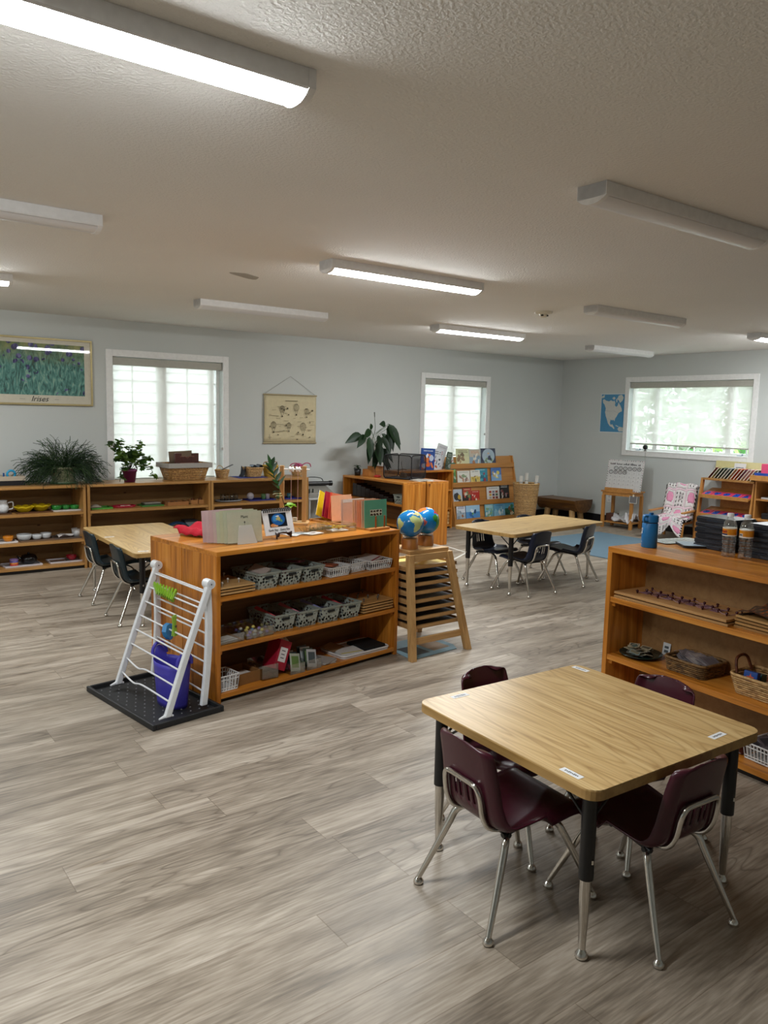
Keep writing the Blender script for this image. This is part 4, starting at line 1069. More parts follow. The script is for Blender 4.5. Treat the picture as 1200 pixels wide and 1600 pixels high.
# ================================================================== on the central bookcase
Z0, Z1, Z2, Z3 = .797, .56, .30, .047
t = thing('cardboard_tray', 'cardboard tray holding a red cloth, at the left of the central bookcase top', 'tray', FC.w(.30,.55,Z0), FC.a+R(20))
tray_mb(.25,.21,.03,'#c9a06a').build('tray_body', M['matte'], t, bevel=.001)
c = MB()
def cl(u, v):
    x = -.165+.245*u; y = -.085+.205*v; z = .010+.010*abs(math.sin(u*7+1)*math.cos(v*5))
    if u < .22: z = .040-.030*((.22-u)/.22)**2+.005*math.sin(v*20)
    if v > .80: z = max(z, .040+.012*math.sin(u*9))
    return (x, y, z)
c.grid(cl, 20, 14, '#c4122e')
o = c.build('cloth', M['cloth'], None, solid=.002); o.location = FC.w(.30,.55,Z0+.004); o.rotation_euler = (0,0,FC.a+R(20)); tag(o, 'bright red cloth lying in the cardboard tray and over its edge', 'cloth')
m = MB().bx(-.055,.055,-.03,.03,0,.0015,'#e8e6e2'); 
for k in range(3): m.prism([(-.035+k*.034+.013*math.cos(2*PI*j/10), .016*math.sin(2*PI*j/10)) for j in range(10)], .0015, .002, '#3c3c40')
o = m.build('photo_card', M['paper'], None); o.location = FC.w(.365,.505,Z0+.033); o.rotation_euler = (R(12), 0, FC.a+R(12)); tag(o, 'black and white photo card lying on the red cloth', 'card')

t = thing('card_holder', 'clear acrylic file holder at the left front of the central bookcase top', 'holder', FC.w(.27,.155,Z0), FC.a+R(-5))
MB().bx(-.11,.11,-.02,.16,.0005,.004).bx(-.11,-.107,.145,.16,.004,.09).bx(-.11,.11,.157,.16,.004,.06).build('base', M['clear'], t)
MB().add([(-.062,-.045,.002),(.058,-.045,.002),(.038,-.018,.100),(-.040,-.018,.100)], [(0,1,2,3)]).build('front_plate', M['frost'], t, solid=.003)
cc = [('#cfd3bd','foremost'),('#ccd2b8','second'),('#d0d3b4','third'),('#ced4ba','fourth'),('#d9c4c0','fifth'),('#d8bcbc','sixth'),('#dcc4c4','seventh'),('#d9bdbf','rearmost')]
for k, (c, nm) in enumerate(cc):
    b = MB().bx(-.105,.105,-.0007,.0007,0,.165+.004*(k % 3),c).build('laminated_card', M['sheet'], None)
    tag(b, '%s laminated card in the acrylic file holder, %s%s' % (nm, 'pale green' if k < 4 else 'pale pink', ' with the word Plant' if k == 0 else ''), 'card', 'laminated cards in the acrylic file holder')
    b.location = FC.w(.275-.012*k, .145+.017*k, Z0+.006); b.rotation_euler = (R(-6), 0, FC.a+R(-5+k*.8))
    if k == 0:
        text('Plant', .022, M['ink'], b, (.0,-.0012,.137), (R(90),0,0))
        g = MB(); g.poly([(.004*math.cos(q)-.0, -.0011, .108+.006*math.sin(q)) for q in [2*PI*j/10 for j in range(10)]], '#3d4038'); g.bx(-.0006,.0006,-.0014,-.0009,.092,.104,'#3d4038'); g.build('printed_flower', M['paper'], b)
t = thing('easel_stand', 'small dark brown easel holding the Earth Day calendar', 'easel', FC.w(.535,.175,Z0), FC.a+R(2))
for s in (-1, 1):
    MB().tube(smooth_path([(s*.052,-.03,.006),(s*.048,-.025,.03),(s*.040,-.012,.022),(s*.044,-.036,.018),(s*.044,-.038,.040)],4), .005, 8, '#2a1310').tube([(s*.04,-.01,.02),(s*.03,.05,.09)], .004, 6, '#2a1310').build('side_arm', M['gloss'], t)
MB().tube(smooth_path([(-.046,-.022,.026),(0,-.012,.033),(.046,-.022,.026)],5), .005, 8, '#2a1310').tube([(-.046,-.02,.02),(-.052,-.03,.004)], .005, 8, '#2a1310').tube([(.046,-.02,.02),(.052,-.03,.004)], .005, 8, '#2a1310').build('cross_bar', M['gloss'], t)
MB().tube([(0,.04,.085),(0,.085,.004)], .004, 6, '#2a1310').tube([(-.03,.05,.09),(.03,.05,.09)], .004, 6, '#2a1310').build('rear_leg', M['gloss'], t)
t = thing('desk_calendar', 'white spiral desk calendar with an earth picture, reading Earth Day Every Day', 'calendar', FC.w(.53,.170,Z0+.021), FC.a+R(2))
t.rotation_euler = (R(-16), 0, FC.a+R(2))
MB().bx(-.104,.104,0,.005,0,.142,'#e4e7ea').build('pages', M['paper'], t, bevel=.001)
m = art_polys(.125,.078,['#0a1420'],['#c98a58','#b9724a'],0,1); 
m2 = MB(); 
def disc(mb, cx, cz, rx, rz, y, col, n=22, wob=0, seed=0):
    rs = random.Random(seed); mb.poly([(cx+rx*(1+wob*rs.uniform(-1,1))*math.cos(2*PI*k/n), y, cz+rz*(1+wob*rs.uniform(-1,1))*math.sin(2*PI*k/n)) for k in range(n)], col); return mb
disc(m, .002,.042,.048,.034,-.0008,'#1a5fa8'); disc(m, -.012,.048,.024,.018,-.0010,'#3f8fd0',12,.3,2); disc(m, .006,.046,.016,.013,-.0012,'#b9b070',10,.4,3); disc(m, .022,.034,.010,.008,-.0012,'#5f9a6a',9,.4,4); disc(m, .0,.060,.012,.004,-.0012,'#e8f0f4',9,.3,5)
disc(m, -.04,.010,.020,.009,-.0013,'#d08a52',10,.2,6); disc(m, -.022,.006,.018,.005,-.0014,'#e0a878',10,.2,7)
m.build('earth_picture', M['satin'], t, loc=(-.002,0,.045))
text('Earth Day .. Every Day', .0165, M['ink'], t, (-.002,-.001,.028), (R(90),0,0))
m = MB()
for k in range(15):
    x = -.095+.19*k/14; m.tube([(x,.0025+.008*math.cos(q),.140+.009*math.sin(q)) for q in [2*PI*j/9 for j in range(9)]], .0034, 5, '#101114', closed=True)
m.build('spiral_binding', M['black_metal'], t)
for k, (u, v, r) in enumerate(((.665,.26,10),(.71,.235,-25),(.655,.205,30))):
    single(MB().prism(rrect(-.045,.045,-.03,.03,.006), .0005+.0012*k, .0015+.0012*k, ['#eef0f2','#dfe4ea','#f0efec'][k]), 'label_card', M['sheet'], ['white label card lying beside the spiral calendar, rearmost','pale label card lying beside the spiral calendar, right one','white label card lying beside the spiral calendar, front one'][k], 'card', FC, u, v, Z0+.0003, r)
# clear specimen boxes
for k, (u0, u1, lab) in enumerate(((.70,.875,'left clear acrylic box of plant cards on the central bookcase top'),(.885,1.075,'right clear acrylic box with yellow flowers on the central bookcase top'))):
    w = u1-u0; t = thing('acrylic_box', lab, 'box', FC.w((u0+u1)/2,.205,Z0), FC.a+R(3-5*k))
    tray_mb(w,.15,.048,WHITE,lip=.003).build('walls', M['clear'], t)
single(MB().bx(-.055,.055,-.04,.04,0,.002,'#f2f2f0').prism([(.02*math.cos(q),.014*math.sin(q)) for q in [2*PI*j/12 for j in range(12)]],.002,.0024,'#7a7d80'), 'picture_card', M['paper'], 'white picture card inside the left acrylic box', 'card', FC, .775,.18,Z0+.0045,12)
rs = random.Random(4); m = MB()
for k in range(26):
    a = rs.random()*2*PI; x = rs.uniform(-.05,.05); y = rs.uniform(-.02,.03); l = rs.uniform(.02,.05)
    m.tube([(x,y,.002),(x+l*math.cos(a),y+l*math.sin(a)*.6,rs.uniform(.006,.035))], .0018, 4, rs.choice(['#6f5a38','#55622f','#7d6a42']))
single(m, 'dried_twigs', M['matte'], 'small pile of dried twigs in the left acrylic box', 'twigs', FC, .80,.235,Z0+.0045,0)
for k in range(5):
    t = thing('artificial_flower', ['yellow flower lying frontmost in the right acrylic box','yellow flower at the left in the right acrylic box','yellow flower at the right in the right acrylic box','white flower at the rear of the right acrylic box','small yellow flower at the rear right of the right acrylic box'][k], 'flower', FC.w([.965,.925,1.02,.94,1.0][k],[.17,.20,.195,.24,.235][k],Z0+.005), k)
    m = MB()
    for j in range(6):
        q = 2*PI*j/6; m.add([(0,0,.012),(.018*math.cos(q-.4),.018*math.sin(q-.4),.022),(.027*math.cos(q),.027*math.sin(q),.020),(.018*math.cos(q+.4),.018*math.sin(q+.4),.022)], [(0,1,2,3)], '#eceae4' if k == 3 else '#e2b92c', True)
    m.build('petals', M['paper'], t); MB().ball((0,0,.016),.007,8,'#b8741c').build('centre', M['matte'], t); MB().tube([(0,0,.012),(.02,.02,.002),(.045,.01,.002)], .0015, 4, '#5d7a36').build('stem', M['leaf'], t)
single(MB().bx(-.06,.06,-.045,.045,0,.002,'#ecebe6').prism([(.03*math.cos(q),.02*math.sin(q)) for q in [2*PI*j/12 for j in range(12)]],.002,.0024,'#9aa0a4'), 'picture_card', M['paper'], 'white picture card under the flowers in the right acrylic box', 'card', FC, .975,.20,Z0+.0045,-8)
# pulley frame
ax = Vector(FC.w(.885,.625,Z0)); bx_ = Vector(FC.w(.985,.525,Z0)); dv = bx_-ax; L_ = dv.length
t = thing('pulley_frame', 'wooden frame with two posts and a dowel of white pulleys and pink strings', 'frame', tuple(ax), math.atan2(dv.y, dv.x))
MB().bx(-.03,L_+.03,-.06,.06,.0005,.016).build('base_board', M['maple_x'], t, bevel=.002)
for x in (0, L_): MB().bx(x-.013,x+.013,-.018,.018,.016,.372,'#e6dfd6').build('post', M['maple_z'], t, bevel=.0015)
MB().tube([(-.035,0,.350),(L_+.035,0,.350)], .0042, 8, '#efefee').build('dowel', M['satin'], t)
for x in (L_*.42, L_*.72):
    MB().tube([(x-.014,0,.35),(x-.006,0,.35),(x,0,.35),(x+.006,0,.35),(x+.014,0,.35)], [.017,.017,.010,.017,.017], 16, '#eeeeec').build('pulley', M['satin'], t)
    MB().tube([(x,-.010,.35),(x,-.011,.03)], .0015, 5, '#e3b9b4').build('string', M['cloth'], t)
MB().tube([(L_*.57,.02,.018),(L_*.57,.02,.04)], .016, 10, '#d9cdb6').build('weight', M['satin'], t)
# leafy branch in a jar
jx = FC.w(.80,.47,Z0)
t = thing('jar', 'small glass jar behind the spiral calendar holding the leafy branch', 'jar', jx, 0)
MB().lathe([(.0005,.001),(.03,.001),(.032,.01),(.032,.06),(.024,.075),(.024,.085),(.022,.085),(.022,.075),(.030,.06),(.030,.012),(.0005,.004)], 20).build('glass_body', M['clear'], t)
t = thing('leafy_branch', 'tall cut branch with dark green leaves standing in the glass jar', 'branch', (jx[0], jx[1], jx[2]+.005), FC.a)
stem = smooth_path([(0,0,0),(-.005,0,.10),(-.03,0,.18),(-.06,.0,.25),(-.10,.0,.33),(-.125,.0,.385)], 5)
MB().tube(stem, [.003-.002*k/len(stem) for k in range(len(stem))], 6, '#2c2a20').build('stem', M['leaf'], t)
def leaf(mb, base, d, L, W, col, droop=.15, up=Vector((0,0,1))):
    d = Vector(d).normalized(); s = d.cross(up); s = s.normalized() if s.length > 1e-4 else d.orthogonal().normalized(); n = s.cross(d)
    pts = []; fs = []; K = 6
    for i in range(K+1):
        q = i/K; c = Vector(base)+d*(L*q)-Vector((0,0,1))*(droop*L*q*q); w = W*math.sin(PI*min(1,q**.75))*.5+.0004
        pts += [c-s*w+n*w*.25, c, c+s*w+n*w*.25]
    for i in range(K): fs += [(i*3,i*3+1,i*3+4,i*3+3),(i*3+1,i*3+2,i*3+5,i*3+4)]
    mb.add(pts, fs, col, True); return mb
rs = random.Random(8)
for k in range(15):
    q = .42+.56*k/14; i = int(q*(len(stem)-1)); b = stem[i]; s = 1 if k % 2 else -1
    d = (s*.75-.25, rs.uniform(-.5,.3), .55+.4*q)
    if k == 14: d = (-.25,0,1)
    if k < 4: d = (-.8, -.3, .1)
    m = MB(); leaf(m, b, d, rs.uniform(.070,.098), .036, '#cfd3c6' if k in (1,2) else rs.choice(['#1f3b24','#2a4a2c','#24402a']), .1); m.build('leaf', M['leaf'], t)
m = MB()
for k in range(9): leaf(m, (.03,.0,.125), (math.cos(k*.7), math.sin(k*.7)*.6-.2, .3+.25*(k % 3)), .05, .04, ['#86b53a','#6fa030','#9cc552'][k % 3], .4)
m.build('pale_leaf_cluster', M['leaf'], t)
# standing folders
fol = [('#63b095','mint green folder with a strip of leaf pictures standing frontmost in the wooden rack',.17,-5),
       ('#e0b49a','peach folder directly behind the mint green one',.165,-4),('#e59a74','orange folder, second behind the mint green one',.165,-4),('#e8a27a','orange folder, third behind the mint green one',.165,-4),
       ('#e3b295','peach folder, fourth behind the mint green one',.166,-4),('#e6b58c','pale orange folder, fifth behind the mint green one',.165,-4),
       ('#dfb9a4','clear beige folder with a white top strip in the middle of the row',.16,-4),('#d9b6a4','clear beige folder behind the white topped one',.158,-4),
       ('#e8b08a','pale peach folder in the rear group of the row',.170,-8),('#e2805c','coral folder in the rear group of the row',.172,-10),('#d8563f','red orange folder in the rear group of the row',.172,-12),
       ('#a92a36','dark red folder, nearer one, in front of the yellow one',.172,-15),('#9c1f38','dark red folder, farther one, next to the yellow one',.172,-18),('#d9b51e','yellow folder leaning over at the rear end of the row',.172,-22)]
vs_ = [.105,.135,.155,.175,.195,.215,.29,.31,.43,.45,.47,.505,.525,.575]
us_ = [1.215,1.215,1.213,1.215,1.21,1.213,1.20,1.20,1.225,1.225,1.222,1.215,1.212,1.20]
for k, (c, lab, h, tl) in enumerate(fol):
    w = .178
    m = MB().bx(-w/2,w/2,-.0015,.0015,0,h,c)
    if k == 6: m.bx(-w/2,w/2,-.0018,.0018,h-.02,h,'#eeeae6')
    if k == 0:
        m.bx(-.045,.05,-.0022,-.0014,.072,.110,'#cdd3c4')
        for j in range(4):
            for r_ in range(2): disc(m, -.034+.024*j, .080+.020*r_, .0095, .0066, -.0026, '#3a3026', 9, .45, j*2+r_)
    o = m.build('folder', M['sheet'], None); tag(o, lab, 'folder', 'coloured folders standing in a row on the central bookcase')
    o.location = FC.w(us_[k], vs_[k], Z0+.012); o.rotation_euler = (R(tl*.55), R(-tl*1.1 if k > 8 else 0), FC.a+R(-4+k*.6))
t = thing('folder_rack', 'wooden rack with two upright pegs holding up the row of folders', 'rack', FC.w(1.215,.33,Z0), FC.a)
MB().bx(-.085,-.065,-.27,.30,.0005,.012).bx(.04,.06,-.27,.30,.0005,.012).bx(-.095,.075,-.275,-.245,.0005,.014).bx(-.095,.075,.29,.31,.0005,.014).build('base_rail', M['birch_x'], t, bevel=.001)
for x in (-.030, .045): MB().tube([(x,-.255,.012),(x,-.255,.085)], .0052, 8, '#c58e4c').build('peg', M['birch_z'], t)
o = MB().bx(-.03,.03,-.001,.001,0,.13,'#e9ecf2').bx(-.008,.02,-.0016,.0016,.03,.10,'#2c3f96').build('card', M['sheet'], None); tag(o, 'white card with a dark blue bar leaning behind the mint green folder', 'card'); o.location = FC.w(1.300,.30,Z0+.001); o.rotation_euler = (0,R(-10),FC.a)

# upper shelf
def peg_board_stack(label_fmt, fr, u0, u1, v0, v1, z, n, th, gap, pegs, pegcol, group, rot=0):
    for k in range(n):
        t = thing('bead_board', label_fmt % ['bottom','second','third','top'][k if k < n-1 else 3], 'board', (0,0,0), 0, group)
        w = u1-u0; d = v1-v0
        MB().bx(-w/2,w/2,-d/2,d/2,0,th,('#ffffff','#efe6d8')[k % 2]).build('board', M['maple_x'], t, bevel=.001)
        for x_ in (-w/2+.012, w/2-.03): MB().bx(x_,x_+.018,-d/2+.01,d/2-.01,-gap,0,'#4d3a24').build('batten', M['maple_x'], t)
        if k == n-1:
            for j in range(pegs):
                x = -w/2+.03+(w-.06)*((j*37 % 11)/10); y = -d/2+.03+(d-.06)*((j*53 % 7)/6)
                MB().lathe([(.003,th),(.003,th+.012),(.007,th+.015),(.007,th+.021),(.0005,th+.025)], 10, (x,y,0), pegcol).build('knob', M['gloss'], t)
        put(t, fr, (u0+u1)/2, (v0+v1)/2, z+gap+.0006+k*(th+gap+.0006), rot)
peg_board_stack('%s knobbed wooden board at the left end of the upper central shelf', FC, .03,.245,.012,.27,Z1,3,.009,.006,7,'#c9c4ba','stacked knob boards on the upper central shelf')
GB = 'pierced grey baskets on the central bookcase'
for k, (u0, u1, v0) in enumerate(((.262,.412,.012),(.418,.566,.008),(.573,.725,.006))):
    t = lattice_basket(u1-u0-.012, .25, .085, ['left','middle','right'][k]+' pierced grey basket on the upper central shelf', GB); put(t, FC, (u0+u1)/2, v0+.13, Z1)
def booklet(label, w, d, th, col, fr, u, v, z, rot, tilt=(0,0), group=None, stripe=None, name='booklet', cat='booklet'):
    m = MB().bx(-w/2,w/2,-d/2,d/2,0,th,col)
    if stripe: m.bx(-w/2+.008,w/2-.008,-d/2+.008,-d/2+.02,th,th+.0005,stripe)
    o = m.build(name, M['paper'], None); tag(o, label, cat, group); o.location = fr.w(u, v, z); o.rotation_euler = (R(tilt[0]), R(tilt[1]), fr.a+R(rot)); return o
booklet('pale booklet leaning out of the left pierced basket on the upper central shelf',.08,.10,.014,'#a89a92',FC,.345,.115,Z1+.078,25,(12,-14))
booklet('dark red booklet sticking out above the right pierced basket on the upper central shelf',.075,.17,.010,'#5e1e24',FC,.605,.19,Z1+.088,28,(-4,6),stripe='#c8b8b0')
booklet('dark booklet added inside the left pierced basket on the upper central shelf',.10,.16,.02,'#3b3136',FC,.33,.17,Z1+.045,0)  # these three inner booklets are added to darken the holes of the pierced walls
booklet('dark red booklet added inside the middle pierced basket on the upper central shelf',.11,.18,.02,'#4d1f28',FC,.49,.14,Z1+.045,0)
booklet('dark grey booklet added inside the right pierced basket on the upper central shelf',.11,.18,.02,'#3d3f42',FC,.65,.14,Z1+.045,0)
GW = 'white slatted baskets on the central bookcase'
for k, (u0, u1, v0) in enumerate(((.762,.925,.012),(.935,1.085,.045),(1.095,1.285,.020))):
    t = slat_basket(u1-u0-.01, .20, .055, ['left','middle','right'][k]+' white slatted basket on the upper central shelf', GW); put(t, FC, (u0+u1)/2, v0+.10, Z1, [2,6,-2][k])
booklet('brown card lying in the left white basket on the upper central shelf',.10,.10,.01,'#a5583a',FC,.845,.125,Z1+.048,30,(0,5))
booklet('white and orange card lying in the left white basket on the upper central shelf',.11,.09,.008,'#d9cfc8',FC,.835,.10,Z1+.036,-10,(0,0))
booklet('white card with a dark red edge lying in the right white basket',.13,.12,.012,'#d6d2cf',FC,1.18,.12,Z1+.050,18,(4,-6),stripe='#8b2a30')
booklet('dark red card lying in the right white basket at its right end',.10,.13,.01,'#6f2026',FC,1.215,.13,Z1+.036,-8,(0,0))
# middle shelf
t = thing('acrylic_box', 'clear acrylic box with a photo at the left end of the middle central shelf', 'box', FC.w(.105,.115,Z2), FC.a); tray_mb(.15,.19,.05,WHITE,.003).build('walls', M['clear'], t)
booklet('photo lying in the clear box on the middle central shelf',.12,.09,.002,'#cfd0cf',FC,.105,.10,Z2+.0055,4,stripe='#5b5f63',name='photo',cat='photo')
t = thing('acrylic_box', 'clear acrylic box of plastic jewels on the middle central shelf', 'box', FC.w(.285,.115,Z2), FC.a); tray_mb(.175,.19,.055,WHITE,.003).build('walls', M['clear'], t)
rs = random.Random(12)
for k in range(16):
    o = MB().ball((0,0,.011), .011, 8, rs.choice(['#d9c96a','#c8c2b8','#b9c6c9','#8f7ac0','#e0dccb','#6f8fb0']), .8).build('plastic_jewel', M['gloss'], None)
    tag(o, 'small plastic jewel lying in the clear box on the middle central shelf', 'jewel', 'plastic jewels in the clear box'); o.location = FC.w(.225+.04*(k % 4)+rs.uniform(-.006,.006), .045+.042*(k//4)+rs.uniform(-.006,.006), Z2+.0045+ .002)
cc = ['#c9515f','#c7788a','#8c8fc4','#c0404c']
for k, (u0, u1, v0) in enumerate(((.392,.545,.040),(.550,.697,.025),(.702,.852,.012),(.858,1.012,.004))):
    t = lattice_basket(u1-u0-.012, .26, .09, ['left end','second from left','second from right','right end'][k]+' pierced grey basket on the middle central shelf', GB); put(t, FC, (u0+u1)/2, v0+.13, Z2)
    booklet('booklet added inside the %s pierced basket on the middle central shelf' % ['left end','second','third','right end'][k],.11,.19,.03,['#5a2a32','#4a4650','#3f4258','#46434a'][k],FC,(u0+u1)/2,v0+.13,Z2+.03,0)  # added dark filling, so the pierced holes look dark
    booklet('%s paper strip standing in the %s pierced basket on the middle central shelf' % (['red','pink','blue grey','red'][k], ['left end','second','third','right end'][k]),.02,.19,.006,cc[k],FC,u0+.035,v0+.13,Z2+.082,-4,(8,-30),name='paper_strip',cat='paper strip')
peg_board_stack('%s knobbed wooden board at the right end of the middle central shelf', FC, 1.035,1.29,.012,.27,Z2,4,.009,.007,8,'#5a5550','stacked knob boards on the middle central shelf')
# bottom shelf
t = slat_basket(.115,.13,.085,'white slatted basket at the left end of the bottom central shelf',GW); put(t, FC, .092,.085,Z3)
t = thing('cardboard_tray', 'brown cardboard box beside the white basket on the bottom central shelf', 'box', FC.w(.235,.135,Z3), FC.a+R(3)); tray_mb(.15,.16,.06,'#8a5f30').build('tray_body', M['matte'], t)
booklet('white paper lying in the cardboard box on the bottom central shelf',.11,.10,.02,'#cfc8c0',FC,.23,.11,Z3+.02,5,name='paper_stack',cat='paper')
t = thing('acrylic_box', 'clear plastic bin left of the red box on the bottom central shelf', 'box', FC.w(.365,.11,Z3), FC.a+R(-6)); tray_mb(.10,.17,.085,WHITE,.003).build('walls', M['clear'], t)
t = thing('magazine_box', 'crimson cardboard box with a white label leaning on the bottom central shelf', 'box', FC.w(.425,.10,Z3+.03), FC.a+R(-4)); t.rotation_euler = (R(-8), R(24), FC.a-.07)
MB().bx(-.035,.045,-.055,.055,0,.165,'#a0152f').build('carton', M['paint'], t, bevel=.002)
lb_ = MB().bx(-.022,.028,-.0566,-.0556,.045,.125,'#e6e2e2').build('label', M['paper'], t)
for j in range(3): MB().bx(-.010,.014,-.0572,-.0567,.064+.02*j,.069+.02*j,'#55505a').build('label_line', M['paper'], lb_)
m = MB()
for k in range(5): m.poly([(-.03+.015*k,-.03,.165),(-.015+.015*k,-.03,.165),(-.012+.013*k,.02,.195+.008*(k%2)),(-.03+.014*k,.03,.185)], '#d9d4d4')
m.build('tissue', M['paper'], t)
for k, (u, lab) in enumerate(((.535,'clear bin of picture cards right of the crimson box'),(.655,'clear bin of picture cards, second right of the crimson box'))):
    t = thing('acrylic_box', lab, 'box', FC.w(u,.09,Z3), FC.a+R(-3)); tray_mb(.10,.17,.06,WHITE,.003).build('walls', M['clear'], t)
    for j in range(4):
        c = [['#b9c0b0','#39424a','#dfe3e6','#9aa4ac'],['#c9ccd0','#3f4a3e','#d4d8da','#454a4e']][k][j]
        o = MB().bx(-.042,.042,-.0012,.0012,0,.10,c).bx(-.03,.03,-.0018,-.0011,.02,.085,[['#6f8f4a','#20262c','#8a94a0','#5d6a78'],['#4f5a60','#7d9a62','#9aa0a0','#2c3034']][k][j]).build('picture_card', M['sheet'], None)
        tag(o, '%s picture card leaning in the %s clear bin on the bottom central shelf' % (['frontmost','second','third','rearmost'][j], ['left','right'][k]), 'card', 'picture cards in the clear bins'); o.location = FC.w(u+.004*j, .03+.03*j, Z3+.007); o.rotation_euler = (R(-18),R(14-3*j),FC.a+R(10))
for k in range(3): booklet(['bottom','middle','top'][k]+' paper of the small grey pile on the bottom central shelf',.115,.16,.004,['#b0a8a0','#c4beb8','#a9a29c'][k],FC,.775,.10,Z3+.001+.0045*k,[-6,10,22][k],name='paper',cat='paper',group='loose papers on the bottom central shelf')
t = thing('plastic_tray', 'flat white plastic tray at the right end of the bottom central shelf', 'tray', FC.w(1.08,.115,Z3), FC.a+R(-2))
m = MB().prism(rrect(-.19,.19,-.10,.13,.03), .0006, .008, '#e3e4e6'); m.tube([(x,y,.016) for x, y in rrect(-.19,.19,-.10,.13,.03)], .006, 6, '#e8e9eb', closed=True); m.build('tray_body', M['satin'], t)
booklet('white and yellow edged papers lying in the flat white tray',.16,.13,.010,'#d8d6d2',FC,1.00,.11,Z3+.010,-12,stripe='#cfc24a',name='paper_stack',cat='paper')
booklet('brown kraft paper lying at the back left of the flat white tray',.13,.10,.004,'#9a7a58',FC,.955,.20,Z3+.024,20,(8,0),name='paper',cat='paper')
booklet('black notebook lying in the flat white tray',.17,.17,.018,'#121316',FC,1.17,.125,Z3+.012,-4,name='notebook',cat='notebook')
# ================================================================== on the low bookcases along the back wall
T0, T1, T2, T3 = .79, .54, .28, .055
# plants
t = thing('trailing_plant', 'large trailing plant with fine stems in a woven pot on the leftmost low bookcase', 'plant', FS.w(-.155,.22,T0), 0)
wicker_round(t, .085, .115, .15, paint('celadon_woven_pot', .6, base='#8d9070'), r=.006)
MB().lathe([(.0005,.12),(.108,.12)], 20, col='#2f2418').lathe([(.10,.0008),(.125,.0008),(.13,.02),(.11,.02),(.10,.006)], 24, col='#3f5a3a').build('saucer', M['satin'], t)
rs = random.Random(31); m = MB()
for k in range(620):
    a = rs.random()*2*PI; e = rs.uniform(.05,1.45); L = rs.uniform(.15,.33)*(1.0 if e < 1.0 else .85)
    d = Vector((math.cos(a)*math.cos(e)*1.1, math.sin(a)*math.cos(e)*.6, math.sin(e))); p = Vector((.08*math.cos(a),.07*math.sin(a),.13+.02*rs.random())); pts = [p.copy()]
    for j in range(9):
        d.z -= .13+.10*(1.45-e)/1.4; d.x += .05*math.cos(a); d.normalize(); d2 = d+Vector((rs.uniform(-.55,.55),rs.uniform(-.4,.4),rs.uniform(-.45,.45)))
        p = p+d2.normalized()*(L/8)*1.15; p.z = max(p.z, .012 if p.y > -.236 else -.03)
        if p.y < -.30: p.y = -.30
        if p.y > .40: p.y = .40
        pts.append(p.copy())
        if j in (3,5,6) and rs.random() < .7:
            q = p+Vector((rs.uniform(-1,1),rs.uniform(-1,.5),rs.uniform(-.5,1))).normalized()*.045; m.tube([p, (p+q)/2+Vector((0,0,.006)), q], .0016, 3, '#354f30', caps=False)
    m.tube(pts, .0023, 3, rs.choice(['#2c4429','#38522f','#22381f','#4a6338','#2b3f2c']), caps=False)
m.build('stems', M['leaf'], t)
t = thing('ivy_plant', 'ivy with lobed green leaves in a purple pot in front of the wide window', 'plant', FS.w(.448,.145,T0), .4)
MB().lathe([(.0005,.001),(.052,.001),(.068,.105),(.074,.105),(.074,.128),(.066,.128),(.062,.10),(.0005,.10)], 24, col='#6d2452').build('pot', M['satin'], t)
rs = random.Random(7)
def ivy_leaf(mb, p, d, s, col):
    d = Vector(d).normalized(); q = d.cross(Vector((0,0,1))); q = q.normalized() if q.length > .05 else Vector((1,0,0)); n = q.cross(d)
    sh = [(0,0),(.35,-.1),(.62,.18),(.42,.42),(.55,.75),(.2,.72),(0,1.05),(-.2,.72),(-.55,.75),(-.42,.42),(-.62,.18),(-.35,-.1)]
    mb.add([p+n*.12*s]+[p+q*(x*s)+d*(y*s)-n*(.12*abs(x)*s) for x, y in sh], [(0,1+i,1+(i+1)%12) for i in range(12)], col, True)
m = MB(); sm = MB()
stems = [(-.16,.02,.24),(-.10,.03,.30),(-.03,-.02,.22),(.06,.02,.24),(.15,.0,.30),(.20,-.06,.12),(.24,-.09,.0),(-.20,-.06,.14),(-.19,-.08,.0),(.02,-.06,.20),(-.13,-.05,.18),(.10,-.05,.17),(-.22,.0,.28)]
for (x, y, z) in stems:
    P = smooth_path([(0,0,.11),(x*.45,y*.5,.16+z*.35),(x*.8,y*.85,.14+z*.7),(x,y,.11+z if z else .02)], 5); sm.tube(P, .003, 5, '#3f3a22')
    n = len(P)
    for k in range(22):
        i = rs.randint(int(n*.30), n-1); p = P[i]+Vector((rs.uniform(-.03,.03),rs.uniform(-.03,.03),rs.uniform(-.022,.022)))
        p.z = max(p.z, .058)
        ivy_leaf(m, p, (rs.uniform(-1,1),rs.uniform(-1,.1),rs.uniform(-.9,.6)), rs.uniform(.034,.054), rs.choice(['#3d5a26','#56752f','#2c4420','#6d8a3c','#486a2c']))
m.build('leaves', M['leaf'], t); sm.build('stems', M['leaf'], t)
t = thing('fabric_box', 'black and beige fabric box at the far left on the bookcase top', 'box', FS.w(-.61,.26,T0), 0)
tray_mb(.21,.20,.055,'#1d1c1d',.008).build('body', M['cloth'], t); MB().bx(-.108,.108,-.103,-.098,.045,.085,'#b9ad9a').bx(-.108,.108,.098,.103,.045,.085,'#b9ad9a').bx(-.108,-.103,-.098,.098,.045,.085,'#b9ad9a').bx(.103,.108,-.098,.098,.045,.085,'#b9ad9a').build('liner_band', M['cloth'], t)
t = thing('tape_dispenser', 'blue tape dispenser standing in the black and beige fabric box', 'tape dispenser', FS.w(-.60,.26,T0+.0045), 0)
m = MB(); ring = [(.034*math.cos(q),.0,.092+.034*math.sin(q)) for q in [2*PI*k/20 for k in range(20)]]; m.tube(ring, .010, 8, '#2aa3d0', closed=True); m.bx(-.06,.045,-.02,.02,.0,.06,'#1d6fa0'); m.build('body', M['satin'], t)
MB().bx(-.07,-.058,-.012,.012,.06,.105,'#1b4f8a').build('cutter', M['satin'], t)
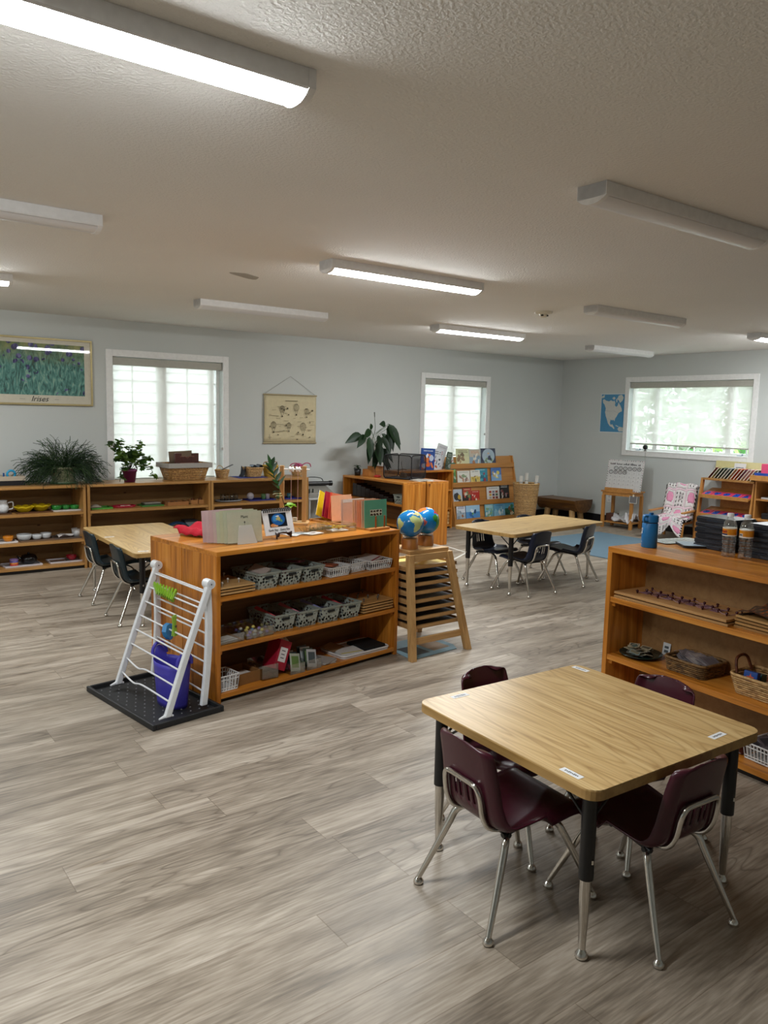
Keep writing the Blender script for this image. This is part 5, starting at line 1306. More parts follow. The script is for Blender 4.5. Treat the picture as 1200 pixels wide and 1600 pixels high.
t = thing('wicker_basket', 'large tapered wicker basket with a grey liner in front of the wide window', 'basket', FS.w(1.05,.235,T0), R(4))
wicker_rect(t, .37,.20,.47,.28,.165, M['wicker'], r=.006)
m = MB()
for x0,x1,y0,y1 in ((-.245,.245,-.150,-.144),(-.245,.245,.144,.150),(-.245,-.239,-.144,.144),(.239,.245,-.144,.144)): m.bx(x0,x1,y0,y1,.128,.178,'#a7a29b')
m.bx(-.22,.22,-.13,.13,.130,.137,'#8f8a84'); m.build('liner', M['cloth'], t, bevel=.004)
t = thing('carved_box', 'dark brown wooden box with a carved front standing in the lined wicker basket', 'box', FS.w(1.06,.20,T0+.138), R(6))
MB().bx(-.135,.135,-.012,.012,0,.045,'#4a1f14').bx(-.135,-.06,-.012,.012,.045,.135,'#4a1f14').bx(.06,.135,-.012,.012,.045,.135,'#4a1f14').bx(-.06,.06,-.012,.012,.045,.10,'#4a1f14').build('front', M['paint'], t, bevel=.003)
MB().tube(smooth_path([(-.08,-.013,.10),(-.03,-.014,.105),(0,-.014,.085),(.03,-.014,.105),(.08,-.013,.10)],5), .004, 6, '#7a4a34').tube([(-.08,-.013,.035),(.08,-.013,.035)], .004, 6, '#7a4a34').build('carving', M['paint'], t)
booklet('dark green folder standing behind the carved brown box',.02,.20,.004,'#2f3a30',FS,.92,.27,T0+.145,12,(0,-78),name='folder',cat='folder')
o = MB().bx(-.14,.12,-.003,.003,0,.155,'#6d5a44').build('folder', M['paper'], None); tag(o, 'brown folder standing behind the carved brown box in the wicker basket', 'folder'); o.location = FS.w(1.045,.275,T0+.138); o.rotation_euler = (R(-6), R(-2), R(5))
t = thing('wicker_basket', 'small round wicker basket holding a dark ruler, right of the wide window', 'basket', FS.w(1.49,.27,T0), 0)
wicker_round(t, .055,.075,.085, M['wicker_pale'], r=.004)
MB().tube(smooth_path([(-.07,0,.08),(-.04,.02,.125),(.0,.02,.125),(.03,.0,.08)],5), .004, 6).build('handle', M['wicker_pale'], t)
o = MB().bx(-.012,.18,-.012,.012,0,.006,'#2b2320').build('ruler', M['paint'], None, bevel=.001); tag(o, 'dark ruler sticking out of the small round wicker basket', 'ruler'); o.location = FS.w(1.46,.27,T0+.075); o.rotation_euler = (0, R(-20), R(8))
t = thing('wicker_basket', 'tapered wicker basket on a blue mat with dark cloths, right of the ruler basket', 'basket', FS.w(1.85,.26,T0+.004), R(-3))
wicker_rect(t, .14,.11,.20,.15,.10, M['wicker_pale'], r=.0045)
single(MB().bx(-.17,.17,-.13,.13,.0005,.0035,'#2b3b8a'), 'mat', M['cloth'], 'blue mat under the tapered wicker basket of dark cloths', 'mat', FS, 1.80,.26,T0,0)
m = MB(); rs = random.Random(2)
m.grid(lambda u, v: (-.14+.24*u, -.06+.12*v, .088+.03*math.sin(u*9)*math.cos(v*6)+.012*math.sin(u*23)-(.09 if u < .12 else 0)), 24, 12, '#20252f')
for k in range(6): m.grid(lambda u, v, k=k: (-.02+.03*k/2+.05*u, -.05+.1*v, .112+.02*math.sin(u*5+k)), 4, 5, ['#8e9aa8','#20252f'][k % 2])
single(m, 'dark_cloth', M['cloth'], 'dark blue and grey cloths heaped in the tapered wicker basket', 'cloth', FS, 1.85,.26,T0+.006,-3)
t = thing('fabric_basket', 'yellow basket half hidden behind the leafy branch', 'basket', FS.w(2.08,.28,T0), 0); wicker_round(t, .065,.085,.12, paint('yellow_straw', .7, base='#c9a33a'), r=.005)
MB().lathe([(.0005,.09),(.078,.09)], 20, col='#4a3a20').tube(smooth_path([(-.085,0,.11),(-.07,0,.16),(.07,0,.16),(.085,0,.11)],5), .004, 6, '#c9a33a').build('handle', M['wicker_pale'], t)
t = thing('wicker_basket', 'small wicker basket with a pink ribbon at the right end of the bookcase top', 'basket', FS.w(2.43,.26,T0), 0); wicker_round(t, .065,.085,.10, M['wicker_pale'], r=.0045)
m = MB()
for s in (-1, 1): m.tube(smooth_path([(0,-.05,.11),(s*.06,-.06,.145),(s*.12,-.05,.135),(s*.14,-.04,.10)],5), .006, 6, '#b3466a')
m.ball((0,0,.095),.062,14,'#b85a7e',.8); m.build('ribbon', M['cloth'], t)
# first bookcase, upper shelf
def bowls(specs):
    for (lab, u, v, z, r, h, col, grp) in specs: single(bowl_mb(r, h, col), 'bowl', M['gloss'], lab, 'bowl', FS, u, v, z, 0, grp)
def flat_tray(lab, u, v, z, w, d, col, rot=0, h=.014, mat='satin', group=None): return single(tray_mb(w,d,h,col), 'tray', M[mat], lab, 'tray', FS, u, v, z, rot, group)
GRT = 'trays on the leftmost low bookcase'
flat_tray('brown tray under the two yellow bowls, upper shelf of the leftmost low bookcase',-.45,.17,T1,.31,.20,'#5b3a22',3)
flat_tray('grey white tray under the three green bowls',-.155,.19,T1,.26,.19,'#c9c6c0',0)
flat_tray('dark brown tray under the white pitcher at the left edge',-.76,.18,T1,.24,.20,'#4a3322',0)
t = thing('pitcher', 'white flowered pitcher at the left edge on the upper shelf', 'pitcher', FS.w(-.70,.17,T1+.0045), 0)
MB().lathe([(.0005,.001),(.035,.001),(.052,.03),(.050,.065),(.036,.10),(.042,.115),(.038,.115),(.032,.10),(.046,.065),(.0005,.01)], 22, col='#dfe2e4').build('body', M['gloss'], t)
MB().tube(smooth_path([(.045,0,.09),(.085,0,.095),(.085,0,.04),(.048,0,.03)],5), .006, 8, '#dfe2e4').build('handle', M['gloss'], t)
m = MB()
for k in range(6): disc(m, 0,0,.01,.007,0,'#6f7fa0',8,.3,k)
def scal(label, u, v):
    m = MB(); N_ = 40; pr = [(.03,.002),(.055,.018),(.075,.038),(.086,.052)]; vs = []
    for r, z in pr:
        for k in range(N_):
            q = 2*PI*k/N_; s = 1+(.10*(r/.086)**2)*abs(math.sin(4*q)); vs.append((r*s*math.cos(q), r*s*math.sin(q), z+(.010*abs(math.sin(4*q)) if r > .07 else 0)))
    m.add(vs, [(i*N_+k, i*N_+(k+1)%N_, (i+1)*N_+(k+1)%N_, (i+1)*N_+k) for i in range(3) for k in range(N_)]+[tuple(range(N_-1,-1,-1))], '#d3b81f', True)
    o = m.build('bowl', M['gloss'], None, solid=.004, offs=1); tag(o, label, 'bowl', 'yellow scalloped bowls'); put(o, FS, u, v, T1+.005)
scal('left yellow scalloped bowl on the brown tray', -.525,.15); scal('right yellow scalloped bowl on the brown tray', -.375,.19)
bowls([('left green bowl of three on the white tray',-.235,.19,T1+.0045,.05,.042,'#2c8a34','green bowls'),('middle green bowl of three on the white tray',-.145,.215,T1+.0045,.042,.040,'#2c8a34','green bowls'),('right green bowl of three on the white tray',-.065,.19,T1+.0045,.048,.042,'#2c8a34','green bowls')])
flat_tray('white tray with an orange cup at the left edge, middle shelf',-.72,.17,T2,.24,.19,'#d9d6d4',0)
bowls([('orange cup on the white tray at the left edge, middle shelf',-.665,.16,T2+.0045,.045,.05,'#d9861f',None)])
flat_tray('brown rimmed tray under the three white bowls',-.43,.17,T2,.31,.20,'#6d5644',3)
bowls([('largest white bowl, left of three on the middle shelf',-.53,.16,T2+.005,.065,.055,'#c9cdcf','white bowls'),('middle white bowl of three on the middle shelf',-.42,.165,T2+.005,.045,.045,'#d3d6d8','white bowls'),('right white bowl of three on the middle shelf',-.335,.19,T2+.005,.05,.05,'#d3d6d8','white bowls')])
flat_tray('dark edged tray under the flowered napkin and white cup',-.15,.17,T2,.27,.19,'#5d5048',0)
m = MB(); m.grid(lambda u, v: (-.07+.14*u, -.05+.10*v, .012+.022*abs(math.sin(u*4+v*3))), 14, 10, '#ccc6c2')
for k in range(10): disc(m, -.05+.011*k, .02, .006,.004,-.052,'#5a4a4a',7,.3,k)
single(m, 'napkin', M['cloth'], 'crumpled white napkin on the dark edged tray, middle shelf', 'napkin', FS, -.175,.16,T2+.004,5)
single(MB().lathe([(.0005,.001),(.04,.001),(.048,.075),(.045,.075),(.037,.004),(.0005,.004)], 22, col='#dfe1e3'), 'cup', M['gloss'], 'white cup on the dark edged tray, middle shelf', 'cup', FS, -.055,.19,T2+.0045)
flat_tray('white tray under the black teapot on the bottom shelf',-.56,.17,T3,.32,.20,'#c6c2c6',3)
t = thing('teapot', 'round glossy black teapot on the bottom shelf of the leftmost bookcase', 'teapot', FS.w(-.49,.19,T3+.005), 0)
MB().lathe([(.0005,.001),(.045,.001),(.070,.025),(.074,.05),(.060,.078),(.035,.088),(.0005,.09)], 26, col='#0c0b0d').build('body', M['gloss'], t); MB().lathe([(.006,.088),(.012,.096),(.010,.104),(.0005,.106)], 12, col='#0c0b0d').build('lid_knob', M['gloss'], t)
MB().tube([(-.06,0,.045),(-.085,0,.06),(-.10,0,.078)], [.014,.010,.008], 8, '#0c0b0d').build('spout', M['gloss'], t)
for k, c in enumerate(('#c23a2a','#d9863a','#7a72c0','#a78acb')): single(MB().lathe([(.034,.0005),(.038,.014),(.034,.014),(.030,.003),(.0005,.003)], 18, col=c), 'stacking_ring', M['satin'], ['red bottom','orange','violet','lilac top'][k]+' cup of the small stack beside the black teapot', 'cup', FS, -.625,.15,T3+.005+.0148*k, 0, 'stacking cups')
flat_tray('white tray with a red bowl on the bottom shelf',-.175,.18,T3,.30,.19,'#c6c2c6',0)
bowls([('red bowl on the white tray, bottom shelf',-.11,.19,T3+.0045,.048,.045,'#a3182a',None)])
single(MB().tube([(-.08,0,.008),(.06,.0,.008)], .006, 8, '#6d4a30').bx(.06,.10,-.012,.012,.002,.022,'#3a2a22'), 'brush', M['paint'], 'small brown brush on the white tray with the red bowl', 'brush', FS, -.23,.17,T3+.0045,4)
# second bookcase
flat_tray('light green tray at the left end of the shelf under the ivy',.165,.18,T1,.20,.16,'#4c9a3a',0)
m = MB(); m.grid(lambda u, v: (-.055+.11*u, -.04+.08*v, .01+.028*abs(math.sin(u*3.1))*abs(math.sin(v*3)) ), 12, 10, '#b3a89a'); single(m, 'folded_cloth', M['cloth'], 'beige folded cloth on the light green tray', 'cloth', FS, .125,.19,T1+.0042,0)
single(MB().prism([(.105*math.cos(q),.075*math.sin(q)) for q in [2*PI*k/28 for k in range(28)]],.0006,.008,'#a51430').tube([(.108*math.cos(q),.078*math.sin(q),.014) for q in [2*PI*k/28 for k in range(28)]], .006, 6, '#b01836', closed=True), 'tray', M['satin'], 'oval crimson tray on the shelf under the ivy', 'tray', FS, .40,.18,T1)
single(MB().tube([(-.05,0,.005),(.05,.01,.005)], .004, 6, '#c9b8a8').tube([(-.04,.02,.005),(.04,-.02,.005)], .004, 6, '#8d6f60'), 'wooden_sticks', M['paint'], 'two thin sticks lying on the oval crimson tray', 'sticks', FS, .41,.17,T1+.009)
flat_tray('green tray under the flat dark box',.67,.19,T1,.22,.16,'#3b7a35',0)
single(MB().bx(-.085,.085,-.055,.055,0,.022,'#3f4a38').bx(-.08,.08,-.05,.05,.022,.030,'#9a8f84'), 'flat_box', M['paint'], 'flat dark box with a pale lid on the green tray', 'box', FS, .68,.20,T1+.0045)
t = thing('wooden_tray', 'shallow brown wooden tray of small things under the lined wicker basket', 'tray', FS.w(.93,.19,T1), 0); tray_mb(.22,.17,.035,'#9a6636').build('tray_body', M['matte'], t)
rs = random.Random(6); 
for k in range(7): single(MB().box((0,0,.012),(.03,.022,.024),rs.choice(['#3a2f2a','#6d5a48','#8a8078','#4a2a22'])), 'wooden_block', M['paint'], 'small dark block lying in the shallow brown wooden tray', 'block', FS, .86+.045*(k % 4), .15+.06*(k//4), T1+.0045, rs.uniform(0,90), 'small blocks in the shallow brown tray')
for k, (u, lab) in enumerate(((1.115,'left small wooden box at the right end of the shelf under the window'),(1.20,'right small wooden box at the right end of the shelf under the window'))):
    t = thing('wooden_box', lab, 'box', FS.w(u,.19,T1), 0); tray_mb(.075,.12,.042,'#b58049').build('box_body', M['matte'], t); MB().ball((0,0,.04),.018,10,'#6a3c24').build('content', M['paint'], t)
flat_tray('dark tray on the lower shelf behind the left table',.20,.2,T2,.26,.18,'#3c2c20',0)
m = MB(); m.grid(lambda u, v: (-.10+.20*u, -.07+.14*v, .03+.03*math.sin(u*3.1)+.02*math.sin(v*5)), 14, 10, '#1b3d5c'); single(m, 'blue_cloth', M['cloth'], 'dark blue folded cloth on the lower shelf, above the red cloth in view', 'cloth', FS, .94,.20,T2+.006)
single(MB().bx(-.07,.07,-.05,.05,0,.09,'#23252c').bx(-.06,.06,-.0515,-.05,.02,.07,'#8a8f98'), 'small_box', M['paint'], 'small black and grey box on the lower shelf right of the dark blue cloth', 'box', FS, 1.09,.21,T2+.0005)
t = thing('wooden_tray', 'pale wooden tray on the lower shelf at the right end under the window', 'tray', FS.w(1.10,.09,T2), 0); tray_mb(.16,.10,.03,'#b5a184').build('tray_body', M['matte'], t)
# third bookcase
t = thing('oval_tray', 'dark oval tray with small glasses on the shelf right of the window', 'tray', FS.w(1.53,.20,T1+.0003), 0)
MB().prism([(.145*math.cos(q),.085*math.sin(q)) for q in [2*PI*k/28 for k in range(28)]],.0006,.007,'#20242c').tube([(.148*math.cos(q),.088*math.sin(q),.013) for q in [2*PI*k/28 for k in range(28)]], .006, 6, '#8d9298', closed=True).build('tray_body', M['satin'], t)
for k in range(4): single(MB().lathe([(.0005,.001),(.024,.001),(.028,.075),(.0265,.075),(.0225,.004),(.0005,.004)], 18), 'drinking_glass', M['clear'], ['leftmost','second','third','rightmost'][k]+' small clear glass on the dark oval tray', 'glass', FS, 1.46+.055*k,.20+.02*(k % 2),T1+.0078, 0, 'small glasses on the dark oval tray')
flat_tray('dark blue tray with green and white glass pieces, right of the white ball',1.90,.20,T1,.32,.18,'#232a72',0)
single(MB().ball((0,0,.04),.04,18,'#cfc9d0'), 'ball', M['satin'], 'white ball on the left end of the dark blue tray', 'ball', FS, 1.80,.22,T1+.0045)
for k, (u, c) in enumerate(((1.95,'#5f8a58'),(2.0,'#b0a4ac'))): single(MB().lathe([(.0005,.001),(.02,.001),(.026,.05),(.020,.06),(.018,.06),(.02,.045),(.0005,.004)], 16, col=c), 'small_jar', M['gloss'], ['small green jar on the dark blue tray','small greyish jar on the dark blue tray'][k], 'jar', FS, u,.20,T1+.0045)
single(MB().ball((0,0,.028),.034,14,'#4d7a48',.8), 'green_ball', M['satin'], 'green ball between the two dark blue trays', 'ball', FS, 2.15,.20,T1+.0005)
flat_tray('dark blue tray at the right end of the third low bookcase',2.30,.20,T1,.22,.18,'#27328a',0)
single(MB().lathe([(.0005,.001),(.025,.001),(.03,.05),(.028,.05),(.0235,.004),(.0005,.004)], 16, col='#4d7f8c'), 'cup', M['gloss'], 'small teal cup on the rightmost dark blue tray', 'cup', FS, 2.29,.22,T1+.0045)
single(MB().ball((0,0,.032),.038,14,'#c9c4c4',.85), 'bowl', M['gloss'], 'white rounded pot at the left end of the lower shelf of the third bookcase', 'pot', FS, 1.36,.18,T2+.0005)

# ================================================================== on the right bookcase
N0, N1, N2, N3 = .874, .624, .328, .055
t = thing('water_flask', 'blue insulated water flask on top of the right bookcase', 'flask', FN.w(.105,.175,N0), FN.a)
M['flask'] = paint('blue_powder_coat', 0.42, base='#1673b4', nz=.1, bscale=900)
MB().lathe([(.0005,.0005),(.036,.0005),(.0385,.003),(.0385,.118),(.036,.123)], 28).build('bottle_body', M['flask'], t, )
MB().lathe([(.0355,.123),(.0355,.128)], 28, col='#1a1c20').build('neck_ring', M['satin'], t)
lid = MB().lathe([(.0385,.128),(.0385,.156),(.034,.163),(.0005,.163)], 28).build('lid', M['flask'], t)
MB().tube(smooth_path([(.012,-.036,.158),(.014,-.062,.158),(.014,-.066,.145),(.012,-.058,.134),(.012,-.037,.134)],5), .005, 8).build('carry_loop', M['flask'], lid)
MB().box((0,.004,.168),(.010,.022,.010)).build('spout_flap', M['flask'], lid)
lg = MB(); Rr = .0392
def fp(a, z): return (Rr*math.cos(a), Rr*math.sin(a), z)
a0 = R(-118)
lg.tube([fp(a0-.12, .088),fp(a0-.06,.096),fp(a0+.06,.098),fp(a0+.12,.090),fp(a0+.06,.083),fp(a0-.06,.078)], .0014, 5, '#e8eef4').tube([fp(a0-.10,.070),fp(a0-.04,.082),fp(a0+.08,.070)], .0014, 5, '#e8eef4').tube([fp(a0-.14,.030),fp(a0-.05,.029),fp(a0+.10,.030)], .0008, 4, '#e8eef4')
lg.build('white_logo', M['paper'], t)
o = MB().prism(rrect(-.075,.075,-.14,.14,.012), .0005, .003, '#20242a').prism(rrect(-.071,.071,-.136,.136,.012), .003, .0045, '#c9cbcd')
for k in range(9): o.bx(-.06+.004*(k%2),.055,-.115+.026*k,-.108+.026*k,.0045,.0049,'#8d9094' if k % 3 else '#5a5d62')
single(o, 'magnetic_sheet', M['sheet'], 'grey printed sheet behind the blue flask on the right bookcase', 'sheet', FN, .045,.475,N0,-10)
o = MB().prism(rrect(-.075,.075,-.085,.085,.02), .0005, .012, '#15181c').prism(rrect(-.07,.07,-.08,.08,.02), .012, .013, '#a9bccd')
single(o, 'slim_case', M['satin'], 'slim case with a pale blue top between the sheet and the black boxes', 'case', FN, .195,.425,N0,-35, None)
for s in range(2):
    for k in range(6):
        w, d = (.22,.17) if s == 0 else (.26,.19)
        m = MB().bx(-w/2,w/2,-d/2,d/2,.0004,.020,'#1b1e25').bx(-w/2+.004,w/2-.004,-d/2+.004,d/2-.004,.0202,.0262,'#262a33'); m.prism(rrect(-.05,.05,-d/2-.001,-d/2+.004,.002), .006, .014, '#2d323c')
        u, v, r = ((.305,.485,-6+3*((k*5)%4)),(.615,.475,4-3*((k*3)%4)))[s]
        single(m, 'black_case', M['satin'], '%s black flat case of the %s stack behind the water bottles' % (['bottom','second','third','fourth','fifth','top'][k], ['left','right'][s]), 'case', FN, u+.004*((k*7)%3), v, N0+.0268*k, r, 'black flat cases stacked on the right bookcase', bevel=.002)
def water_bottle(label, u, v, r):
    t = thing('water_bottle', label, 'bottle', FN.w(u,v,N0), FN.a+R(r), 'plastic water bottles')
    pr = [(.0005,.004),(.024,.0008),(.030,.004),(.031,.012)]
    for k in range(6): pr += [(.0305-.0015*(k in (2,3)),.016+.012*k),(.0288-.0015*(k in (2,3)),.021+.012*k),(.0305-.0015*(k in (2,3)),.026+.012*k)]
    pr += [(.031,.095),(.031,.138),(.0305,.148),(.025,.168),(.0135,.184),(.0125,.190),(.0125,.196)]
    MB().lathe(pr, 28).build('clear_body', M['pet'], t)
    MB().lathe([(.0316,.100),(.0316,.106)], 28, col='#e8e4d8').lathe([(.0316,.106),(.0316,.134)], 28, col='#d48a1a').lathe([(.0316,.134),(.0316,.139)], 28, col='#e9dfc8').build('wrap_label', M['sheet'], t)
    MB().lathe([(.0150,.190),(.0150,.204),(.0140,.206),(.0005,.206)], 20, col='#eceef0').build('cap', M['satin'], t)
    return t
M['pet'] = glassy('clear_bottle_plastic', (0.93,0.95,0.96), 0.12)
b1 = water_bottle('left clear water bottle with orange label, red lettering facing forward', .455,.305, 0); b2 = water_bottle('right clear water bottle with orange label, barcode patch facing forward', .528,.325, 0)
def on_label(mb, a, z, w, h, col, rr=.0320):
    n = 4; vs = []
    for i in range(n+1):
        q = a+(i/n-.5)*w/rr; vs += [(rr*math.cos(q), rr*math.sin(q), z-h/2), (rr*math.cos(q), rr*math.sin(q), z+h/2)]
    return mb.add(vs, [(2*i,2*i+2,2*i+3,2*i+1) for i in range(n)], col)
m = MB(); a0 = R(-105)
for k in range(8): on_label(m, a0+(k-3.5)*.13, .121+.0015*math.sin(k*1.3), .0028, .010 if k % 3 else .014, '#a3201c')
on_label(m, a0, .108, .036, .007, '#2a2f5a'); m.build('red_lettering', M['sheet'], b1)
m = MB(); on_label(m, a0, .113, .020, .014, '#e6e2da')
for k in range(9): on_label(m, a0+(k-4)*.055, .113, .0009 if k % 2 else .0014, .009, '#4a4644', .0323)
m.build('barcode_patch', M['sheet'], b2)
single(MB().lathe([(.0005,.001),(.028,.001),(.037,.088),(.039,.088),(.039,.092),(.0355,.092),(.026,.004),(.0005,.004)], 24, col='#e9e8e6'), 'paper_cup', M['paper'], 'white paper cup at the right edge of the right bookcase top', 'cup', FN, .788,.155,N0)
# upper shelf: strung peg boards
for k in range(2):
    t = thing('peg_board', ['bottom wooden board of the pair on the upper shelf of the right bookcase','top wooden board with dark pegs and pink strings on the right bookcase'][k], 'board', FN.w(.362-.006*k,.128+.003*k,N1+.0175*k), FN.a+R(-.8*k), 'peg boards')
    MB().bx(-.315,.315,-.120,.120,.0006,.0125,('#d8ccc0','#f4e8e0')[k]).build('board', M['maple_x'], t, bevel=.0012)
    MB().bx(-.30,-.28,-.10,.13,.0125,.0172,'#2a1f16').bx(.28,.30,-.10,.13,.0125,.0172,'#2a1f16').build('spacer', M['matte'], t) if k == 0 else None
    if k == 1:
        pegs = []
        for i in range(9):
            for j in range(2 if i % 2 else 3):
                x = -.225+.062*i+.012*(j % 2); y = -.055+.055*j+(.028 if i % 2 else 0); pegs.append((x, y))
        for x, y in pegs: MB().lathe([(.0035,.0125),(.0035,.019),(.0066,.021),(.0066,.028),(.0005,.031)], 10, (x,y,0), '#3d0f1c').build('peg', M['gloss'], t)
        m = MB(); rs = random.Random(5)
        for i in range(34):
            a = rs.choice(pegs); c = min((p for p in pegs if p != a), key=lambda p: math.hypot(p[0]-a[0], p[1]-a[1])+rs.uniform(0,.08)); m.tube([(a[0],a[1],.017+.003*rs.random()),((a[0]+c[0])/2,(a[1]+c[1])/2,.015),(c[0],c[1],.017+.003*rs.random())], .0014, 4, rs.choice(['#b58a98','#c9a8b0','#94606e','#b8929c']))
        for i in range(7): m.box((-.2+.065*i,-.01+.02*(i%2),.0145),(.04,.05,.004),'#7a5660')
        m.build('pink_strings', M['cloth'], t)
for k in range(4):
    o = MB().bx(-.165,.165,-.10,.10,.0006,.010,('#cfc3b0','#e4dac8')[k % 2]).bx(-.16,-.14,-.09,.09,.010,.0135,'#2a1f16').bx(.14,.16,-.09,.09,.010,.0135,'#2a1f16')
    single(o, 'wooden_board', M['maple_x'], ['bottom','second','third','top'][k]+' pale board of the stack under the brown patterned cloth', 'board', FN, .850+.004*(k % 2),.140,N1+.0142*k, -1.5*k, 'pale boards stacked on the right bookcase')
m = MB(); m.grid(lambda u, v: (-.16+.30*u, -.10+.19*v, .006+.022*abs(math.sin(u*4.2+v))*(.4+.6*v)+.006*math.sin(v*13+u*7)), 26, 16, '#6a4c34')
for i in range(len(m.c)): m.c[i] = hx(['#5c4632','#7a5a3c','#8a4f28','#4e3f30','#a85a24'][(i*31 % 17) % 5 if i % 3 else 0])
single(m, 'patterned_cloth', M['cloth'], 'crumpled brown and orange patterned cloth on the stack of pale boards', 'cloth', FN, .85,.145,N1+.058, -6)
single(bowl_mb(.05,.075,'#1a7f95',.7), 'bowl', M['satin'], 'teal blue bowl on the patterned cloth at the right edge', 'bowl', FN, .885,.15,N1+.096)
# middle shelf
t = thing('plate', 'dark green plate heaped with small cards on the middle shelf of the right bookcase', 'plate', FN.w(.138,.125,N2), FN.a)
MB().lathe([(.0005,.001),(.07,.001),(.105,.016),(.105,.019),(.068,.005),(.0005,.005)], 30, col='#16302b').build('plate_body', M['gloss'], t)
rs = random.Random(17)
for k in range(22):
    a = rs.random()*2*PI; r = .058*rs.random()**.5; c = rs.choice(['#b3a78c','#c4b898','#9c9684','#8a9a96'])
    o = MB().prism(rrect(-.026,.026,-.020,.020,.005), 0, .0016, c).prism(rrect(-.020,.020,-.014,.014,.003), .0016, .0019, rs.choice(['#3e4a44','#6a6250','#54655f','#8a8268'])).build('picture_chip', M['paper'], None)
    tag(o, 'small rounded picture card lying in the heap on the dark green plate', 'card', 'small cards heaped on the dark green plate'); o.location = FN.w(.138+r*math.cos(a), .125+r*math.sin(a), N2+.008+.0016*k+.002); o.rotation_euler = (R(rs.uniform(-14,14)), R(rs.uniform(-14,14)), rs.random()*3)
o = MB().bx(-.022,.022,-.0008,.0008,0,.062,'#cfd3d4').bx(-.012,.012,-.0013,-.0007,.012,.026,'#4d5458').bx(-.012,.012,-.0013,-.0007,.034,.046,'#4d5458').build('tag_card', M['paper'], None); tag(o, 'small white card with two dark blocks standing at the back panel', 'card'); o.location = FN.w(.19,.25,N2+.001); o.rotation_euler = (R(-8),0,FN.a)
t = thing('seagrass_basket', 'low rectangular seagrass basket of grey cards on the right bookcase', 'basket', FN.w(.430,.156,N2), FN.a); wicker_rect(t, .20,.17,.22,.19,.065, M['seagrass'], r=.0042)
for k in range(16):
    o = MB().bx(-.035,.035,-.045,.045,0,.0014,rs.choice(['#8d8588','#a39a9a','#7a7478','#b0a8a4'])).bx(-.022,.022,-.03,.03,.0014,.0017,rs.choice(['#6d666a','#9a9296','#c0b9b4'])).build('grey_card', M['paper'], None)
    tag(o, 'grey card piled loosely in the low seagrass basket', 'card', 'grey cards in the seagrass basket'); o.location = FN.w(.352+.0105*k+rs.uniform(-.01,.01), .160+rs.uniform(-.035,.035), N2+.052+.006*(k % 4)); o.rotation_euler = (R(rs.uniform(-10,6)), R(rs.uniform(12,26)), FN.a+rs.uniform(-.6,.6))
t = thing('wicker_basket', 'wicker basket with a looped handle holding blocks, on the right bookcase', 'basket', FN.w(.805,.152,N2), FN.a); wicker_rect(t, .22,.17,.27,.20,.085, M['wicker_pale'], r=.0045)
MB().tube(smooth_path([(-.125,-.055,.08),(-.140,-.04,.135),(-.142,.0,.150),(-.140,.04,.135),(-.125,.055,.08)],6), .0065, 8, '#8a5a34').build('handle', M['wicker'], t)
bl_ = [('blue wooden block with an orange star standing in the looped handle basket','#1f4fa0',(-.06,-.045,.075),(.06,.03,.055)),('purple block in the looped handle basket','#5a3a9a',(.045,.03,.07),(.035,.035,.04)),('brown round block in the looped handle basket','#8a4a30',(.0,.02,.07),(.04,.04,.04)),('green block low in the looped handle basket','#3f7a5a',(-.02,-.05,.055),(.06,.035,.03)),('pale cream block in the looped handle basket','#cfc49a',(.02,-.04,.058),(.045,.04,.03)),('dark teal block in the looped handle basket','#1f5a60',(-.075,.03,.06),(.05,.05,.035))]
for lab, c, p, d in bl_:
    m = MB().box((0,0,0), d, c)
    if 'star' in lab: m.add([((.019 if j % 2 == 0 else .008)*math.sin(2*PI*j/10), -d[1]/2-.0006, (.019 if j % 2 == 0 else .008)*math.cos(2*PI*j/10)) for j in range(10)], [tuple(range(10))], '#d9633a')
    o = m.build('wooden_block', M['satin'], None, bevel=.002); tag(o, lab, 'block', 'blocks in the looped handle basket'); o.location = FN.w(.805+p[0], .152+p[1], N2+p[2]); o.rotation_euler = (R(-10),0,FN.a+.1)
o = MB().bx(-.07,.07,-.055,.055,0,.006,'#b58a4c').build('tan_board', M['birch_x'], None); tag(o, 'tan wooden board leaning in the looped handle basket at the right edge', 'board'); o.location = FN.w(.895,.125,N2+.075); o.rotation_euler = (R(12),R(-28),FN.a)
# bottom shelf
t = slat_basket(.25,.19,.075,'white slatted basket of dark cards on the bottom shelf of the right bookcase'); put(t, FN, .885,.155,N3,-2)
for k in range(12):
    o = MB().bx(-.04,.04,-.055,.055,0,.0015,rs.choice(['#4d474c','#5d585c','#6a6264'])).bx(-.03,.03,-.045,.045,.0015,.0018,rs.choice(['#7a7276','#3e3a3e','#8d868a'])).build('dark_card', M['paper'], None)
    tag(o, 'dark grey card piled in the white basket on the bottom shelf at right', 'card', 'dark cards in the white bottom basket'); o.location = FN.w(.80+.0145*k, .155+rs.uniform(-.02,.02), N3+.062+.005*(k % 3)); o.rotation_euler = (R(rs.uniform(-8,8)), R(rs.uniform(8,22)), FN.a+rs.uniform(-.5,.5))
t = thing('leather_pouch', 'dark red brown pouch lying left of the white basket on the bottom shelf', 'pouch', FN.w(.655,.15,N3), FN.a)
m = MB(); m.grid(lambda u, v: (-.09+.18*u, -.07+.14*v, .004+.05*math.sin(PI*u)*math.sin(PI*v)**.6), 16, 12, '#4a1f14'); m.build('pouch_body', M['satin'], t, solid=.003); MB().tube(smooth_path([(.06,-.04,.03),(.09,-.03,.05),(.10,.02,.05),(.06,.04,.03)],5), .005, 6, '#5d2a1c').build('strap', M['satin'], t)
